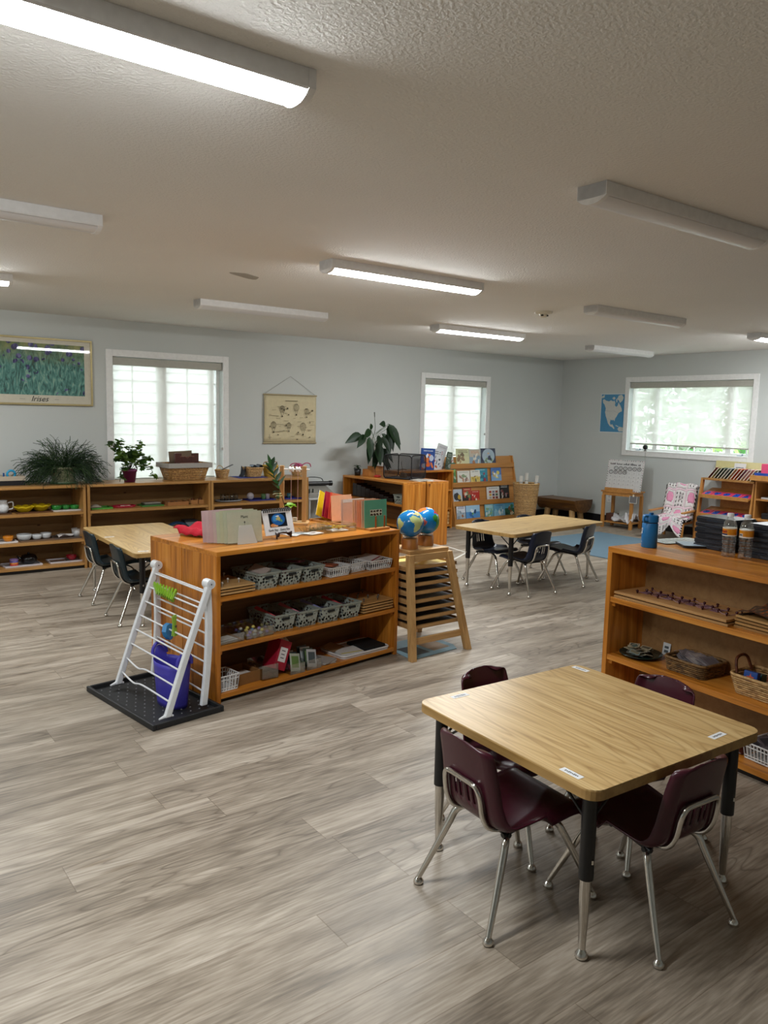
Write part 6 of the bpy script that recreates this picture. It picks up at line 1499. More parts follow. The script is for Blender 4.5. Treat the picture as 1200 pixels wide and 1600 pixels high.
# ================================================================== on and in the bookcases by the back wall
I0 = .752
def putw(o, x, y, z, rot=0): o.location = (x, y, z); o.rotation_euler = (0,0,R(rot)); return o
t = thing('mesh_cage', 'black pop up mesh cube cage on the plank ended bookcase', 'cage', (5.79,7.33,I0), R(24))
m, nt, b = newmat('black_mesh_net'); out = nt.nodes['Material Output']; b.inputs['Base Color'].default_value = (.006,.006,.008,1)
tr_ = N(nt, 'ShaderNodeBsdfTransparent'); mx_ = N(nt, 'ShaderNodeMixShader'); tc_ = N(nt, 'ShaderNodeTexCoord'); nz_ = N(nt, 'ShaderNodeTexNoise'); nz_.inputs['Scale'].default_value = 400; nt.links.new(tc_.outputs['Object'], nz_.inputs[0])
nt.links.new(math_(nt,'ADD',math_(nt,'MULTIPLY',nz_.outputs[0],.1),.42), mx_.inputs[0]); nt.links.new(tr_.outputs[0], mx_.inputs[1]); nt.links.new(b.outputs[0], mx_.inputs[2]); nt.links.new(mx_.outputs[0], out.inputs[0]); M['net'] = m
hw_, hh = .185, .285
def facepath(fx):
    r = .045; pts = []
    for (cx, cz, a0) in ((hw_-r,.008+r,-90),(hw_-r,hh-r,0),(-hw_+r,hh-r,90),(-hw_+r,.008+r,180)):
        for k in range(5): q = R(a0+90*k/4); pts.append((cx+r*math.cos(q), cz+r*math.sin(q)))
    return pts
pp = facepath(0)
for nm, f in (('front',lambda a,z:(a,-hw_,z)),('back',lambda a,z:(a,hw_,z)),('left',lambda a,z:(-hw_,a,z)),('right',lambda a,z:(hw_,a,z))):
    MB().add([f(a,z) for a, z in pp], [tuple(range(len(pp)))]).build('mesh_panel', M['net'], t)
    MB().tube([f(a*1.0,z) for a, z in pp], .006, 6, '#0d0d0f', closed=True).build('wire_hoop', M['cloth'], t)
MB().add([(-hw_,-hw_,hh-.002),(hw_,-hw_,hh-.002),(hw_,hw_,hh-.002),(-hw_,hw_,hh-.002)], [(0,1,2,3)]).build('mesh_top', M['net'], t)
MB().bx(-hw_+.01,hw_-.01,-hw_+.01,hw_-.01,.002,.010,'#4d4d50').build('floor_pad', M['cloth'], t)
m = MB(); rs = random.Random(3)
m.tube(smooth_path([(-.05,0,.012),(-.06,.0,.10),(-.05,.02,.18),(-.02,.03,.21)],4), .003, 5, '#2c2a22')
m.tube(smooth_path([(-.10,.05,.10),(0,.02,.11),(.05,.0,.10)],4), .004, 5, '#3a2c20').bx(-.06,.0,-.03,.03,.012,.07,'#5a4632'); m.build('twig', M['matte'], t)
for k in range(3): putw(tag(MB().bx(-.13,.10,-.09,.09,0,.004,['#c9c4b8','#d8d4cc','#bdb4a4'][k]).bx(-.10,.05,-.07,.07,.004,.0044,'#a09a94').build('paper', M['paper'], None), ['bottom','middle','top'][k]+' sheet of the papers at the front end of the plank ended bookcase', 'paper', 'papers beside the mesh cage'), 5.77, 6.965+.006*k, I0+.0006+.0047*k, 4+12*k)
for k, (x, w) in enumerate(((5.60,.11),(5.73,.14))):
    t = thing('wooden_planter', ['small tan wooden box left of the large plant on the bookcase','taller tan wooden box planter holding the large drooping plant'][k], 'planter', (x,7.80+.04*k,I0), R(10))
    h = (.085,.115)[k]; tray_mb(w,w,h,'#fff0dc',.008).build('box_body', M['birch_x'], t)
    MB().bx(-w/2+.008,w/2-.008,-w/2+.008,w/2-.008,.01,h-.012,'#2f2318').build('soil', M['matte'], t)
putw(tag(MB().lathe([(.0005,.001),(.04,.001),(.045,.012),(.03,.028),(.0005,.03)], 18, col='#cf2f22').build('red_lid', M['satin'], None), 'small bright red round lid in front of the wooden planters', 'lid'), 5.585,7.60,I0)
t = thing('potted_plant', 'small leafy plant in a dark pot at the wall end of the plank ended bookcase', 'plant', (5.50,7.90,I0), 0)
MB().lathe([(.0005,.001),(.035,.001),(.045,.085),(.04,.085),(.0005,.075)], 18, col='#17181c').build('pot', M['satin'], t); m = MB()
for k in range(12): leaf(m, (0,0,.08+.012*(k//3)), (math.cos(k*2.4)-.4, math.sin(k*2.4), .5), .07, .035, ['#203a1f','#2c4a28'][k % 2], .4)
m.build('leaves', M['leaf'], t)
t = thing('large_leaf_plant', 'tall plant with big drooping dark leaves in the wooden planter', 'plant', (5.73,7.84,I0+.10), 0)
P = smooth_path([(0,0,0),(-.01,0,.15),(-.06,0,.32),(-.02,0,.46),(-.03,0,.62)],4); MB().tube(P, [.007-.005*k/len(P) for k in range(len(P))], 6, '#4a5a34').build('stem', M['leaf'], t)
LV = [(-.20,-.05,.40,-.5,-.2,-.30,.17),(-.22,0,.40,-.9,0,-.15,.20),(-.14,-.05,.38,-.15,-.3,-.9,.20),(-.10,-.02,.30,-.4,-.4,-.7,.20),(-.02,-.06,.32,-.2,-.5,-.7,.22),(.02,-.05,.26,.1,-.5,-.8,.22),(-.04,-.04,.20,-.3,-.4,-.5,.18),(.05,-.04,.18,.3,-.4,-.7,.16),
      (.14,0,.52,-.4,-.2,.15,.15),(.17,-.02,.54,.35,-.3,-.75,.24),(.16,-.02,.52,.1,-.3,-.9,.22),(.14,-.04,.42,-.1,-.4,-.8,.18),(.20,.0,.50,.7,0,-.6,.20),(-.08,0,.46,-.2,-.2,.6,.10),(.06,-.03,.42,.5,-.3,-.5,.12),(.0,-.05,.14,.2,-.7,-.3,.18),(-.05,-.05,.12,-.5,-.5,-.2,.16),(-.02,-.08,.40,-.3,-.5,-.6,.17),(.03,-.08,.38,.2,-.5,-.7,.16),(-.06,-.09,.24,-.2,-.6,-.6,.17),(.05,-.08,.24,.35,-.5,-.6,.15),(-.10,-.02,.46,-.6,-.3,-.2,.16)]
pt = MB()
for (x, y, z, dx, dy, dz, L) in LV:
    m = MB(); leaf(m, (x,y,z), (dx,dy,dz), L*1.25, L*.56, rs.choice(['#152c15','#1d381b','#233f1f','#122612']), .25, Vector((0,-1,.3))); m.build('leaf', M['leaf'], t); pt.tube([(-.02,0,max(.05,z-.12)), (x,y,z)], .0025, 5, '#40552c')
pt.build('petiole', M['leaf'], t); MB().tube([(-.03,0,.62),(-.035,0,.68)], [.004,.006], 6, '#3a4030').build('bud', M['leaf'], t)
# shelf of the plank ended bookcase
for k in range(9):
    s = .155-.0145*k
    o = MB().bx(-.045,.045,-.06,.10,0,s,'#20110b').build('stair_block', M['gloss'], None, bevel=.002); tag(o, '%s dark brown stair block in the descending row under the mesh cage' % ['tallest','second','third','fourth','fifth','sixth','seventh','eighth','lowest'][k], 'block', 'dark brown stair blocks'); put(o, FI, .16+.092*k, .13, .504, 0)
t = lattice_basket(.17,.22,.10,'pierced grey basket at the front end inside the plank ended bookcase',GB); put(t, FI, 1.09,.14,.50)
# grey machine near the wall
t = thing('typewriter', 'grey metal machine with a wire handle, near the wall behind the coral folders', 'typewriter', (4.93,7.93,.52), R(-8))
MB().add([(-.17,-.16,0),(.17,-.16,0),(.17,.16,0),(-.17,.16,0),(-.16,-.15,.05),(.16,-.15,.05),(.15,.13,.14),(-.15,.13,.14)], [(0,3,2,1),(4,5,6,7),(0,1,5,4),(1,2,6,5),(2,3,7,6),(3,0,4,7)], '#8b8880').build('body', M['paint'], t, bevel=.008)
MB().tube([(-.19,.06,.145),(.19,.06,.145)], .026, 12, '#2a2a2a').tube([(.19,.06,.145),(.225,.06,.145)], .032, 12, '#1b1b1b').build('carriage', M['satin'], t)
MB().tube(smooth_path([(-.10,.10,.15),(-.07,.11,.215),(.10,.11,.205),(.13,.10,.15)],4), .005, 6, '#4a4a48').build('wire_handle', M['steel'], t)
t = thing('side_stand', 'small white stand under the grey machine by the wall', 'stand', (4.93,7.93,0), 0)
MB().bx(-.22,.22,-.19,.19,.50,.52,'#c9cac8').build('stand_top', M['paint'], t)
for sx in (-.2,.2):
    for sy in (-.17,.17): MB().tube([(sx,sy,0),(sx,sy,.50)], .011, 8, '#c9cac8').build('leg', M['satin'], t)
m = MB()
for x in (-.06,.0,.05): m.tube([(x,0,0),(x,0,.10)], .008, 6, '#23302c')
putw(tag(m.build('marker_set', M['satin'], None), 'three small dark markers standing left of the grey machine', 'markers'), 4.76,7.82,.521)
# picture books leaning on the wall bookcase (world positions, leaning to the left)
def pbook(lab, x, y, z, rz, lean, *a, **k):
    b = book(lab, *a, **k); b.location = (x, y, z); b.rotation_euler = (R(k.get('back', 0)), R(lean), R(rz)); return b
BB = .7915
pbook('blue picture book with white branches and orange shapes, frontmost on the wall bookcase', 6.640,7.93,BB,0,3,.235,.285,.012,'#1d3f8c',['#1f4596','#24509f'],['#e8ecf4','#d9662a','#c9d4ea','#1a2f6d','#e07a3a'],31,'#cfd8ec',1,10,group='picture books leaning on the wall bookcase')
for k, (x, w, h, c, lab) in enumerate(((6.790,.07,.28,'#e4e6ea','white spined book right of the blue picture book'),(6.850,.06,.265,'#dfe3e6','white book with an orange and dark figure, second right of the blue book'),(6.905,.06,.27,'#e6e4e4','white book with red lettering, third right of the blue book'))):
    pbook(lab, x, 7.965+.02*k, BB, -16, 7, w+.02, h, .014, c, ['#dfe3e8'], ['#3f6a8a','#c96a3a','#8a2a30','#2f3a46'], 40+k, ['#39424c','#4a5058','#b8252a'][k], 2, 4, group='picture books leaning on the wall bookcase')
pbook('tall pale grey book leaning far to the right among the wall bookcase books', 6.905,8.045,BB,-6,17,.16,.34,.012,'#c9c8ca',['#d4d4d6'],['#a7a7ab','#8d8d92','#bdbdc2'],51,'#b4b4b8',1,3,group='picture books leaning on the wall bookcase')
pbook('dark green and grey book at the right end of the wall bookcase top', 6.985,7.915,BB,-4,9,.085,.235,.012,'#3c4a3e',['#4a5a4c','#58685a'],['#8d968f','#2c382e','#a7b0a4'],52,'#a9b3a8',2,6,group='picture books leaning on the wall bookcase')
pbook('yellow green book with a red figure, rearmost at the right end', 6.99,8.115,BB,0,3,.075,.265,.012,'#a8a05a',['#b0a860','#8a8a48'],['#7a2f26','#4a5a30','#c4bc7a'],53,'#5a5a30',1,6,group='picture books leaning on the wall bookcase')
t = thing('wooden_crate', 'small slatted wooden crate on the bottom shelf of the wall bookcase', 'crate', (6.93,7.955,.051), 0)
m = MB()
for k in range(4): m.bx(-.07,.07,-.09,-.08,.005+.045*k,.035+.045*k).bx(-.07,.07,.08,.09,.005+.045*k,.035+.045*k).bx(-.07,-.06,-.08,.08,.005+.045*k,.035+.045*k).bx(.06,.07,-.08,.08,.005+.045*k,.035+.045*k)
for sx in (-.055,.055):
    for sy in (-.075,.075): m.bx(sx-.008,sx+.008,sy-.008,sy+.008,.0006,.175)
m.build('slats', M['maple_x'], t)

# ================================================================== the book display: x, bottom z, width, height
BK = [
 (7.412,.835,0.247,.225,0,'#d8d3a0',['#d9d4a4','#cfd0a0'],['#8a6a44','#b59a6a','#6d5638'],2,'#6a5a40','cream picture book with a brown animal, left on the top row',61),
 (7.649,.835,0.219,.215,0,'#9fb3bd',['#8fa8b8','#c4b8a4'],['#c98a54','#7a94a8','#e4dccc','#b06a3a'],2,'#c98a54','pale blue and orange picture book, second on the top row',62),
 (7.916,.845,0.290,.225,0,'#1c2440',['#1f2848'],['#9fb8c4','#b4c8c8'],0,'#26304f','navy book with a pale oval picture, right on the top row',63),
 (7.199,.585,0.104,.29,.0,'#3d7a44',['#3a6a36','#4d8a3e','#2c7a6a'],['#1f4a24','#8fb85a','#a8b8a0','#2f5f2c'],1,'#d4ecd8','tall green jungle picture book at the far left, beside the wall bookcase',64),
 (7.397,.58,0.237,.175,0,'#e4e0d4',['#e6e2d6'],['#b98a6a','#8aa07a','#d4b8a4','#9a7a6a'],1,'#8a8478','white picture book with a garden vignette on the second row',65),
 (7.611,.575,0.184,.18,-.012,'#e2dfd0',['#d9c46a','#e6e4da'],['#c9a83a','#8a6a4a','#e0cc7a','#5a5a52'],1,'#55524a','white and yellow picture book, second on the second row',66),
 (7.759,.582,0.237,.20,.012,'#1f7a94',['#1d7088','#2590a8'],['#14566c','#4ab0c0','#a83a4a','#e0e8e8'],1,'#bfe0e4','teal picture book behind the yellow one on the second row',67),
 (8.044,.582,0.206,.205,0,'#5a86c4',['#86b0d8','#4a78c0'],['#e0d05a','#e8eef4','#35559a','#c9a86a'],1,'#2c4a94','blue picture book with a yellow figure, right on the second row',68),
 (7.247,.323,0.175,.18,0,'#c4ccd4',['#bcc8d4'],['#3a3c44','#5a5a64','#c9a83a','#2c2e36'],0,'#333','pale blue picture book with a dark bear on the third row',69),
 (7.426,.323,0.160,.195,-.006,'#2c2a2a',['#342f2c','#b5452f'],['#c9553a','#e0a06a','#d9d0c0','#7a8a5a'],1,'#e6d8b0','black and red patterned picture book, second on the third row',70),
 (7.591,.323,0.160,.15,0,'#b52a22',['#b8302a'],['#e0c09a','#d96a4a','#f0e4d4','#8a1f1a'],1,'#f2e2c8','small red picture book, third on the third row',71),
 (7.948,.325,0.256,.19,0,'#e0dfdc',['#e4e2de'],[],1,'#6a6a6a','white book with a grid of coloured squares on the third row',72),
 (8.182,.33,0.200,.23,.004,'#1b1a1c',['#1c1b1d'],['#b8a0a8','#8a4a4a','#d9d4cc'],2,'#d9d8d4','black book with chalk lettering, right on the third row',73),
 (7.280,.085,0.163,.205,0,'#dfe2ea',['#a9b8c4','#e2e6ee'],['#8a9aa8','#4d5a4a','#b4c4cc','#a86a44'],2,'#4a3f78','white picture book with purple lettering, left on the bottom row',74),
 (7.503,.085,0.270,.205,-.006,'#4a86c8',['#5a98d4','#a8d0ec'],['#2c4a74','#e4f0f8','#3a74b8','#7ab04a'],0,'#fff','bright blue picture book with a dark figure on the bottom row',75),
 (7.830,.085,0.170,.19,0,'#5a9ab0',['#6aa8b8','#8cc4cc'],['#3a7a8a','#d9e4dc','#8ab08a'],2,'#e0ecec','blue green picture book, third on the bottom row',76),
 (8.034,.087,0.226,.185,-.006,'#7ab4d0',['#8cc0d8','#6aa8cc'],['#e8f2f4','#4a94a8','#a8d4dc'],1,'#2f6f98','pale blue picture book, fourth on the bottom row',77),
 (8.251,.09,0.195,.225,.004,'#1f5a52',['#245c44','#5aa8c4'],['#16382c','#c9b89a','#8a5a3a','#3a7a54'],1,'#cfe8f0','green and sky blue picture book at the right end of the bottom row',78)]
def oval_extra(m, w, h): disc(m, 0, h*.52, w*.43, h*.46, -.0006, '#a9bccb'); disc(m, .0, h*.25, w*.30, h*.16, -.0008, '#8aa868', 14, .1, 4); disc(m, .02, h*.30, w*.13, h*.24, -.0010, '#20294a', 12, .15, 5); disc(m, .0, h*.68, w*.07, h*.05, -.0012, '#d9b48a', 10, .1, 6)
def grid_extra(m, w, h):
    cs = ['#b8b0a4','#9a4a34','#8a3a3a','#d9a83a','#5a4a6a','#5a7a5a','#b5452f','#8a8a9a','#a8543a']
    for i in range(3):
        for j in range(3): x = -w*.33+w*.25*j; y = h*(.10+.22*i); m.poly([(x,-.001,y),(x+w*.18,-.001,y),(x+w*.18,-.001,y+h*.16),(x,-.001,y+h*.16)], cs[i*3+j])
def bear_extra(m, w, h): disc(m, -.02, h*.45, w*.30, h*.30, -.0018, '#34363c', 14, .15, 1); disc(m, .03, h*.40, w*.16, h*.20, -.0020, '#c9a030', 14, .1, 2)
for (x, z, w, h, dy, cov, bg, cols, rows, tc, lab, seed) in BK:
    row = min(range(4), key=lambda i: abs(tiers[i][1]-z)); y = tiers[row][0]+.020+dy
    b = book(lab, w, h, .007, cov, bg, cols, seed, tc, rows, 8 if cols else 0, 'picture books on the display rack', extra=oval_extra if seed == 63 else grid_extra if seed == 72 else bear_extra if seed == 69 else None)
    zb = tiers[row][1]+.001
    c_, s_ = math.cos(FD.a), math.sin(FD.a); lx = x-FD.x
    b.location = (FD.x+lx*c_-y*s_, FD.y+lx*s_+y*c_, zb); b.rotation_euler = (R(-8), 0, FD.a)
b = book('small white book with a dark square picture behind the tall green jungle book', .09,.13,.007,'#d9d6d0',['#dcd8d2'],['#3a3a3a','#a83a30'],81,'#444',1,5,'picture books on the display rack'); b.location = (7.20,7.88+.205,.84); b.rotation_euler = (R(-8),0,FD.a)

# ================================================================== tall basket of paper rolls
t = thing('tall_wicker_basket', 'tall wicker basket of paper rolls between the book display and the log bench', 'basket', (8.19,7.60,0), 0); wicker_round(t, .125,.178,.585, M['wicker_pale'], r=.008, n=56)
for k, (x, y, l, tx, ty) in enumerate(((-.045,.045,.68,2,3),(.035,.035,.72,5,4),(.07,-.045,.69,6,-2),(-.06,-.04,.57,-4,-2))):
    m = MB().lathe([(.024,0),(.024,l),(.020,l),(.020,l-.2)], 16, col='#cfcac0'); 
    for j in range(5): m.lathe([(.0243,l*.5+.06*j),(.0243,l*.5+.06*j+.015)], 16, col='#a8a49c')
    o = m.build('paper_roll', M['paper'], None); tag(o, ['pale paper roll standing straight in the tall wicker basket','longest pale paper roll leaning right in the tall wicker basket','pale paper roll leaning furthest right in the tall wicker basket','short paper roll at the left in the tall wicker basket'][k], 'paper roll', 'paper rolls in the tall basket'); o.location = (8.19+x, 7.60+y, .012); o.rotation_euler = (R(-ty), R(tx), 0)

# ================================================================== on the wall
def wall_art(name, pal):
    m, nt, b = newmat(name); tc = N(nt, 'ShaderNodeTexCoord').outputs['Object']; sp = N(nt, 'ShaderNodeSeparateXYZ'); nt.links.new(tc, sp.inputs[0])
    mp = N(nt, 'ShaderNodeMapping'); mp.inputs['Scale'].default_value = (16, 1, 5); mp.inputs['Rotation'].default_value = (0, .35, 0); nt.links.new(tc, mp.inputs[0])
    n = N(nt, 'ShaderNodeTexNoise'); n.inputs['Scale'].default_value = 1.6; n.inputs['Detail'].default_value = 4; n.inputs['Distortion'].default_value = 2.2; nt.links.new(mp.outputs[0], n.inputs[0])
    leafc = ramp(nt, n.outputs[0], [(.32,'#2c4640'),(.45,'#437870'),(.56,'#5f968c'),(.68,'#8db09c')])
    n2 = N(nt, 'ShaderNodeTexNoise'); n2.inputs['Scale'].default_value = 9; n2.inputs['Detail'].default_value = 5; nt.links.new(tc, n2.inputs[0])
    topc = ramp(nt, n2.outputs[0], [(.35,'#3d5434'),(.5,'#687a48'),(.64,'#93955a')])
    zf = N(nt, 'ShaderNodeMapRange'); zf.inputs[1].default_value = .36; zf.inputs[2].default_value = .56; nt.links.new(sp.outputs[2], zf.inputs[0])
    c = mixc(nt, 'MIX', zf.outputs[0], leafc, topc)
    v = N(nt, 'ShaderNodeTexVoronoi'); v.inputs['Scale'].default_value = 15; nt.links.new(tc, v.inputs[0])
    n3 = N(nt, 'ShaderNodeTexNoise'); n3.inputs['Scale'].default_value = 4.5; nt.links.new(tc, n3.inputs[0])
    msk = math_(nt, 'MULTIPLY', math_(nt, 'LESS_THAN', v.outputs[0], .40), math_(nt, 'GREATER_THAN', math_(nt, 'ADD', n3.outputs[0], math_(nt, 'MULTIPLY', math_(nt, 'SUBTRACT', sp.outputs[2], .33), .55)), .50))
    fl = ramp(nt, n.outputs[0], [(.35,'#22254a'),(.5,'#403f70'),(.65,'#7470a0')])
    c = mixc(nt, 'MIX', msk, c, fl); nt.links.new(c, b.inputs['Base Color']); b.inputs['Roughness'].default_value = .6
    b.inputs['Coat Weight'].default_value = 1.0; b.inputs['Coat Roughness'].default_value = .02
    return m
M['art'] = wall_art('floral_print', None)
M['glazed'] = paint('glazed_mat_board', .5, coat=1.0); M['gilt'] = paint('pale_gold_frame', .35, .6, base='#b5a577')
t = thing('framed_poster', 'framed floral print in blue and green with script lettering on the back wall', 'poster', (1.66,YW-.001,1.533), 0)
w, h = .735, .623
MB().bx(-w,w,-.020,-.002,0,h,'#d4cebb').build('mat_board', M['glazed'], t)
fr = MB()
for x0,x1,z0,z1 in ((-w-.012,w+.012,-.012,.006),(-w-.012,w+.012,h-.006,h+.012),(-w-.012,-w+.006,.006,h-.006),(w-.006,w+.012,.006,h-.006)): fr.bx(x0,x1,-.030,0,z0,z1)
fr.build('frame', M['gilt'], t, bevel=.002)
MB().bx(-w+.07,w-.065,-.0212,-.0201,.085,h-.045).build('print', M['art'], t)
text('Irises', .075, M['ink'], t, (.24,-.0214,.046), (R(90),0,0), shear=.35)
MB().bx(.06,.11,-.0214,-.0203,.044,.046,'#24262c').bx(.38,.42,-.0214,-.0203,.044,.046,'#24262c').build('flourish', M['paper'], t)
t = thing('balloon_chart', 'cream hanging chart with drawings of hot air balloons on the back wall', 'chart', (4.70,YW-.002,1.137), 0)
m = MB(); m.grid(lambda u, v: (-.355+.71*u, -.012-.016*(1-u)**3*math.sin(PI*v), .012+.55*v), 16, 8, '#d8cba6'); m.build('canvas', M['cloth'], t, solid=.0015)
for z_ in (.572, .006): MB().tube([(-.362,-.012,z_),(.362,-.012,z_)], .0085, 8, '#b0a280').build('dowel', M['matte'], t)
MB().tube([(-.34,-.010,.58),(0,-.006,.79),(.34,-.010,.58)], .0016, 5, '#8d8c80').build('hanging_cord', M['cloth'], t)
m = MB(); Y_ = -.030
def bal(x, z, s):
    for k in (-1,-.5,0,.5,1): m.tube([(x+k*.02*s,Y_,z+.05*s),(x+k*.035*s,Y_,z+.085*s),(x+k*.030*s,Y_,z+.115*s),(x+k*.008*s,Y_,z+.135*s)], .0018 if abs(k) < 1 else .0022, 4, '#4d4330')
    m.tube([(x-.02*s,Y_,z+.05*s),(x-.006*s,Y_,z+.016*s)], .0014, 4, '#4d4330').tube([(x+.02*s,Y_,z+.05*s),(x+.006*s,Y_,z+.016*s)], .0014, 4, '#4d4330'); m.box((x,Y_,z+.006*s),(.016*s,.002,.016*s),'#3c3426')
for x, z, s in ((.07,.335,1),(-.12,.315,.95),(.215,.31,.8),(-.235,.13,.95),(-.03,.14,.8),(.165,.10,1.1)):
    m = MB(); bal(x, z, s); m.build('balloon_drawing', M['paper'], t)
m = MB()
rs = random.Random(14)
for k in range(46):
    x = rs.uniform(-.31,.27); z = rs.uniform(.05,.44); m.bx(x,x+rs.uniform(.02,.09),Y_-.001,Y_+.001,z,z+.003,'#8a7f66')
for k in range(14):
    x = rs.uniform(-.31,.30); z = rs.uniform(.05,.42); m.prism([(0,0)]*3, 0, 0) if 0 else m.box((x,Y_,z),(rs.uniform(.008,.02),.002,rs.uniform(.008,.022)),'#5a4f3a')
m.bx(-.08,.09,Y_-.001,Y_+.001,.500,.506,'#6a604a').bx(-.31,-.26,Y_,Y_+.001,.075,.078,'#5a4f3a').bx(-.287,-.284,Y_,Y_+.001,.05,.11,'#5a4f3a')
m.build('ink_drawing', M['paper'], t)
# map of North America (pieces laid on the sheet; local x runs along -y)
t = thing('continent_map', 'blue map with a white outline of North America on the right wall', 'map', (XR-.0015,7.21,1.318), R(-90))
w, h = .432, .565
MB().bx(-w/2,w/2,-.002,0,0,h,'#dfe4e6').bx(-w/2+.012,w/2-.012,-.0026,-.002,.012,h-.012,'#4f93bd').build('sheet', M['paper'], t)
na = [(.08,.83),(.13,.86),(.22,.82),(.34,.80),(.42,.83),(.50,.80),(.56,.82),(.60,.76),(.58,.70),(.64,.66),(.70,.70),(.72,.78),(.80,.70),(.86,.62),(.88,.55),(.80,.53),(.74,.50),(.68,.42),(.62,.36),(.60,.29),(.57,.33),(.50,.32),(.44,.33),(.42,.25),(.46,.20),(.52,.22),(.56,.18),(.62,.12),(.60,.09),(.52,.14),(.42,.17),(.34,.24),(.30,.32),(.24,.42),(.20,.52),(.22,.62),(.16,.72),(.10,.76)]
m = MB().poly([((x-.5)*w,-.0030,y*h) for x, y in na], '#d4d6d0')
for pts in ([(.66,.86),(.72,.95),(.84,.97),(.92,.90),(.88,.82),(.78,.76),(.74,.82)],[(.46,.88),(.54,.92),(.60,.88),(.54,.84)],[(.62,.84),(.66,.88),(.68,.80),(.64,.76)],[(.66,.20),(.78,.17),(.76,.15),(.66,.18)],[(.74,.10),(.80,.16),(.97,.14),(.97,.04),(.80,.04)],[(.03,.93),(.16,.97),(.14,.90),(.04,.88)]): m.poly([((x-.5)*w,-.0030,y*h) for x, y in pts], '#cfd3cc')
m.build('land', M['paper'], t)
m = MB().tube([((x-.5)*w,-.0033,y*h) for x, y in [(.20,.56),(.35,.55),(.55,.56),(.66,.52),(.74,.53)]], .0012, 4, '#9aa4a4').tube([((x-.5)*w,-.0033,y*h) for x, y in [(.27,.36),(.36,.36),(.44,.33)]], .0012, 4, '#9aa4a4'); m.build('border_line', M['paper'], t)
# number calendar leaning on the wall above the small table
t = thing('number_calendar', 'white number calendar board with circled dates standing on the small tan table', 'calendar', (9.16,6.70,.5205), R(-82)); t.rotation_euler = (R(-9),0,R(-84))
w, h = .55, .435
MB().bx(-w/2,w/2,0,.006,0,h,'#d9d8d6').build('board', M['paper'], t)
m = MB(); rs = random.Random(19)
for k in range(60):
    q = k/60*2*(w+h); 
    if q < w: x, z = -w/2+q, .007
    elif q < w+h: x, z = w/2-.008, q-w
    elif q < 2*w+h: x, z = w/2-(q-w-h), h-.008
    else: x, z = -w/2+.008, h-(q-2*w-h)
    m.box((x,-.0006,min(h-.008,max(.008,z))), (.012,.001,.009), rs.choice(['#5a3238','#2c2a2c','#8a4a54','#c9a8ac']))
for i in range(7): m.bx(-w/2+.025,w/2-.025,-.0008,-.0002,.03+.052*i,.0312+.052*i,'#a8a8a8')
for i in range(8): m.bx(-w/2+.025+i*.0715,-w/2+.0262+i*.0715,-.0008,-.0002,.03,.345,'#a8a8a8')
m.build('printed_grid', M['paper'], t)
x = -.24; m = MB()
for k in range(26):
    q = rs.uniform(.008,.017)
    if k % 6 != 5: m.bx(x,x+q,-.001,-.0003,.365,.365+rs.uniform(.014,.03),'#4a3034' if k < 5 else '#4d4c50')
    x += q+.006
m.build('heading', M['paper'], t)
def circ(n, col, row):
    cx = -w/2+.06+.0715*col; cz = .317-.056*row; c = MB().tube([(cx+.027*math.cos(q),-.002,cz+.025*math.sin(q)) for q in [2*PI*k/20 for k in range(20)]], .0035, 5, '#46343a' if row else '#2e2c30', closed=True).build('date_circle', M['paper'], t)
    text(str(n), .034, M['ink'], c, (cx,-.0025,cz), (R(90),0,0), name='numeral')
for k in range(6): circ(k+1, k+1, 0)
for k in range(4): circ(k+7, k, 1)
for row, cols in ((1,(4,5,6)),(2,range(7)),(3,range(7)),(4,range(6))):
    for cidx in cols:
        n = 11+(cidx-4) if row == 1 else 14+7*(row-2)+cidx
        text(str(n), .016, M['ink'], t, (-w/2+.06+.0715*cidx,-.0006,.317-.052*row-.012), (R(90),0,0), name='numeral')
o = MB().bx(-.05,.05,-.001,.001,0,.10,'#6d6a6a').bx(-.05,-.044,-.0016,.0016,0,.10,'#dcd9d2').bx(.044,.05,-.0016,.0016,0,.10,'#dcd9d2').bx(-.044,.044,-.0016,.0016,0,.006,'#dcd9d2').bx(-.01,.01,-.003,.003,.09,.12,'#e4ddc8').build('photo', M['paper'], None); tag(o, 'small white edged photo hanging on the right side of the small tan table', 'photo'); o.location = (9.10,6.475,.375); o.rotation_euler = (0,R(3),R(-60))
m = MB(); m.grid(lambda u, v: (-.10+.20*u, -.175+.33*v, .03+.10*math.sin(PI*u)*abs(math.sin(3*v+1))+.02*math.sin(u*19+v*13)), 22, 26, '#c4c2c4'); m.grid(lambda u, v: (-.118+.03*u, -.175+.13*v, .02+.10*u+.03*math.sin(v*9)), 6, 12, '#d4d3d6')
o = m.build('plastic_bag', M['sheet'], None, solid=.002); tag(o, 'crumpled silvery plastic bag on the lower shelf of the small tan table', 'bag'); o.location = (9.20,6.66,.088); o.rotation_euler = (0,0,R(8))
o = MB().bx(-.06,.06,-.07,.07,0,.10,'#5a3426').build('small_box', M['paint'], None, bevel=.003); tag(o, 'small brown box behind the plastic bag on the lower table shelf', 'box'); o.location = (9.24,6.90,.0855); o.rotation_euler = (0,0,R(8))
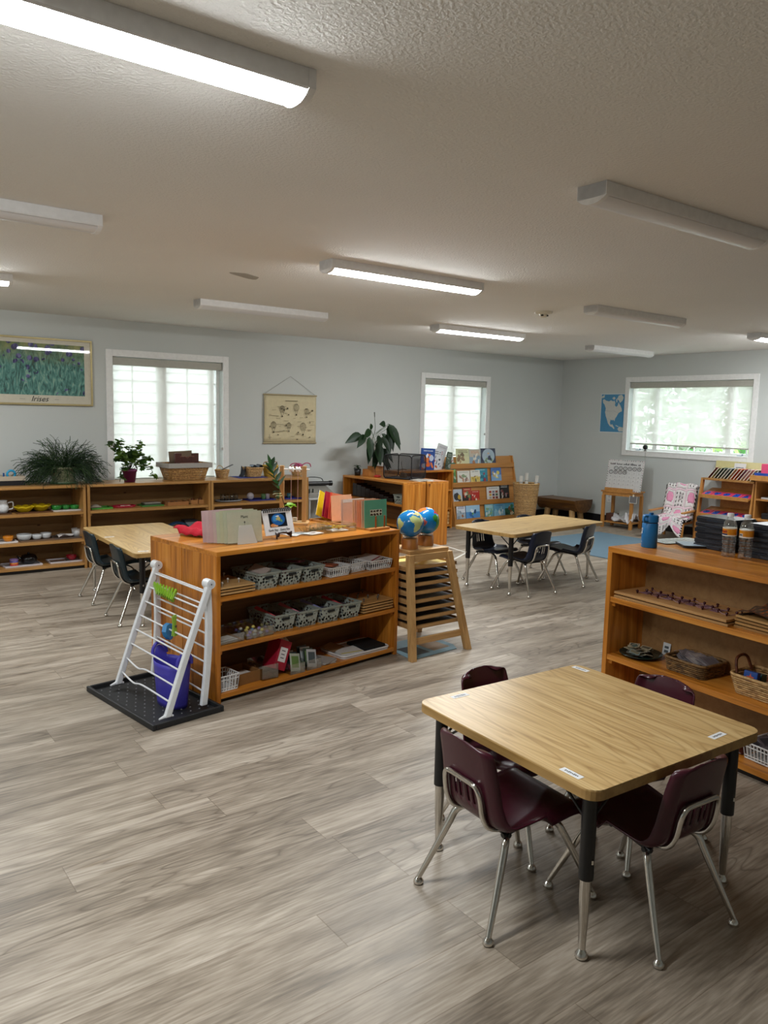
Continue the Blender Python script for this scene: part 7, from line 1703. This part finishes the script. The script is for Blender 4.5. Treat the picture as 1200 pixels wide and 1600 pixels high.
# window 3 sill
t = thing('wireless_camera', 'small round black camera with a hanging cord on the right window sill', 'camera', (XR-.005,6.62,W3[2]+.0065), 0)
MB().ball((0,0,.052),.036,16,'#0d0e10').build('body', M['satin'], t); MB().lathe([(.022,.0006),(.022,.006),(.006,.012),(.006,.03)], 14, col='#0d0e10').build('foot', M['satin'], t); MB().tube(smooth_path([(-.0,-.02,.02),(-.016,-.02,-.0),(-.018,-.02,-.10),(-.018,-.015,-.28)],5), .0018, 5, '#b8b6b0').build('cord', M['satin'], t)
for k in range(2): putw(tag(MB().bx(-.012,.012,-.03,.03,0,.012,'#b9c6d4').bx(-.006,.006,-.045,-.03,.004,.03,'#8d98a6').build('sash_latch', M['satin'], None), ['left','right'][k]+' sash latch on the right window sill', 'latch', 'sash latches'), XR+.05, (6.78,5.27)[k], W3[2]+.0065)
# ================================================================== on the slanted inset shelf and its neighbour
rs = random.Random(44)
for k in range(14):
    c = ['#7a2a30','#d9cf94','#3a4a44','#5d6a60','#c9ccc8','#2c3444','#d9d2a8','#c95a3a','#d97a44','#8a3a54','#e4e2e0','#d98a8a','#e2dfc8','#6a4a34'][k]
    o = MB().bx(-.004,.004,-.085,.085,0,.165,c).bx(-.0035,.0035,-.0875,-.085,.004,.16,'#e0dccc').build('booklet', M['paper'], None); tag(o, 'thin %s booklet leaning in the row on top of the slanted inset shelf' % ['dark red','cream','dark green','grey green','pale grey','navy','pale yellow','red orange','orange','plum','white','pink','ivory','brown'][k], 'booklet', 'booklets leaning on the inset shelf top'); o.location = (9.33,5.50-.043*k,.801); o.rotation_euler = (R(-34),0,R(90+8)); o.rotation_euler = Euler((0,R(36),R(-84)))
for k in range(2):
    o = MB().bx(-.006,.006,-.16,.16,0,.215,['#d9cf94','#dcd29c'][k]).build('folder', M['paper'], None); tag(o, ['pale yellow folder behind the left half of the leaning booklets','pale yellow folder behind the right half of the leaning booklets'][k], 'folder', 'yellow folders on the inset shelf'); o.location = (9.46,5.36-.33*k,.801); o.rotation_euler = (0,R(6),0)
o = MB().bx(-.003,.003,-.075,.075,0,.20,'#e2e0de').bx(-.0038,-.003,-.05,.05,.14,.15,'#7a7a80').build('title_card', M['paper'], None); tag(o, 'white title card standing in front of the yellow folders', 'card'); o.location = (9.40,5.17,.801); o.rotation_euler = (0,R(10),0)
t = thing('stacking_bricks_box', 'pink and blue card box on the brown bookcase at the right edge', 'box', (9.24,4.74,.8225), 0)
MB().bx(-.12,.12,-.14,.13,.0005,.06).build('wooden_base', M['birch_x'], t); MB().bx(-.08,.08,-.13,.10,.0605,.09,'#1d4aa8').build('blue_part', M['satin'], t); MB().bx(-.06,.06,-.12,.03,.0905,.20,'#e0527a').build('pink_part', M['satin'], t)
putw(tag(MB().bx(-.11,.11,-.25,.25,0,.07,'#1d1c1e').build('dark_case', M['satin'], None, bevel=.004), 'long black case on the middle shelf of the far right brown bookcase', 'case'), 9.34,4.50,.3605)
putw(tag(tray_mb(.22,.5,.02,'#d4d6d8').build('tray', M['satin'], None), 'white flat tray on the upper shelf of the far right brown bookcase', 'tray'), 9.34,4.52,.6005)
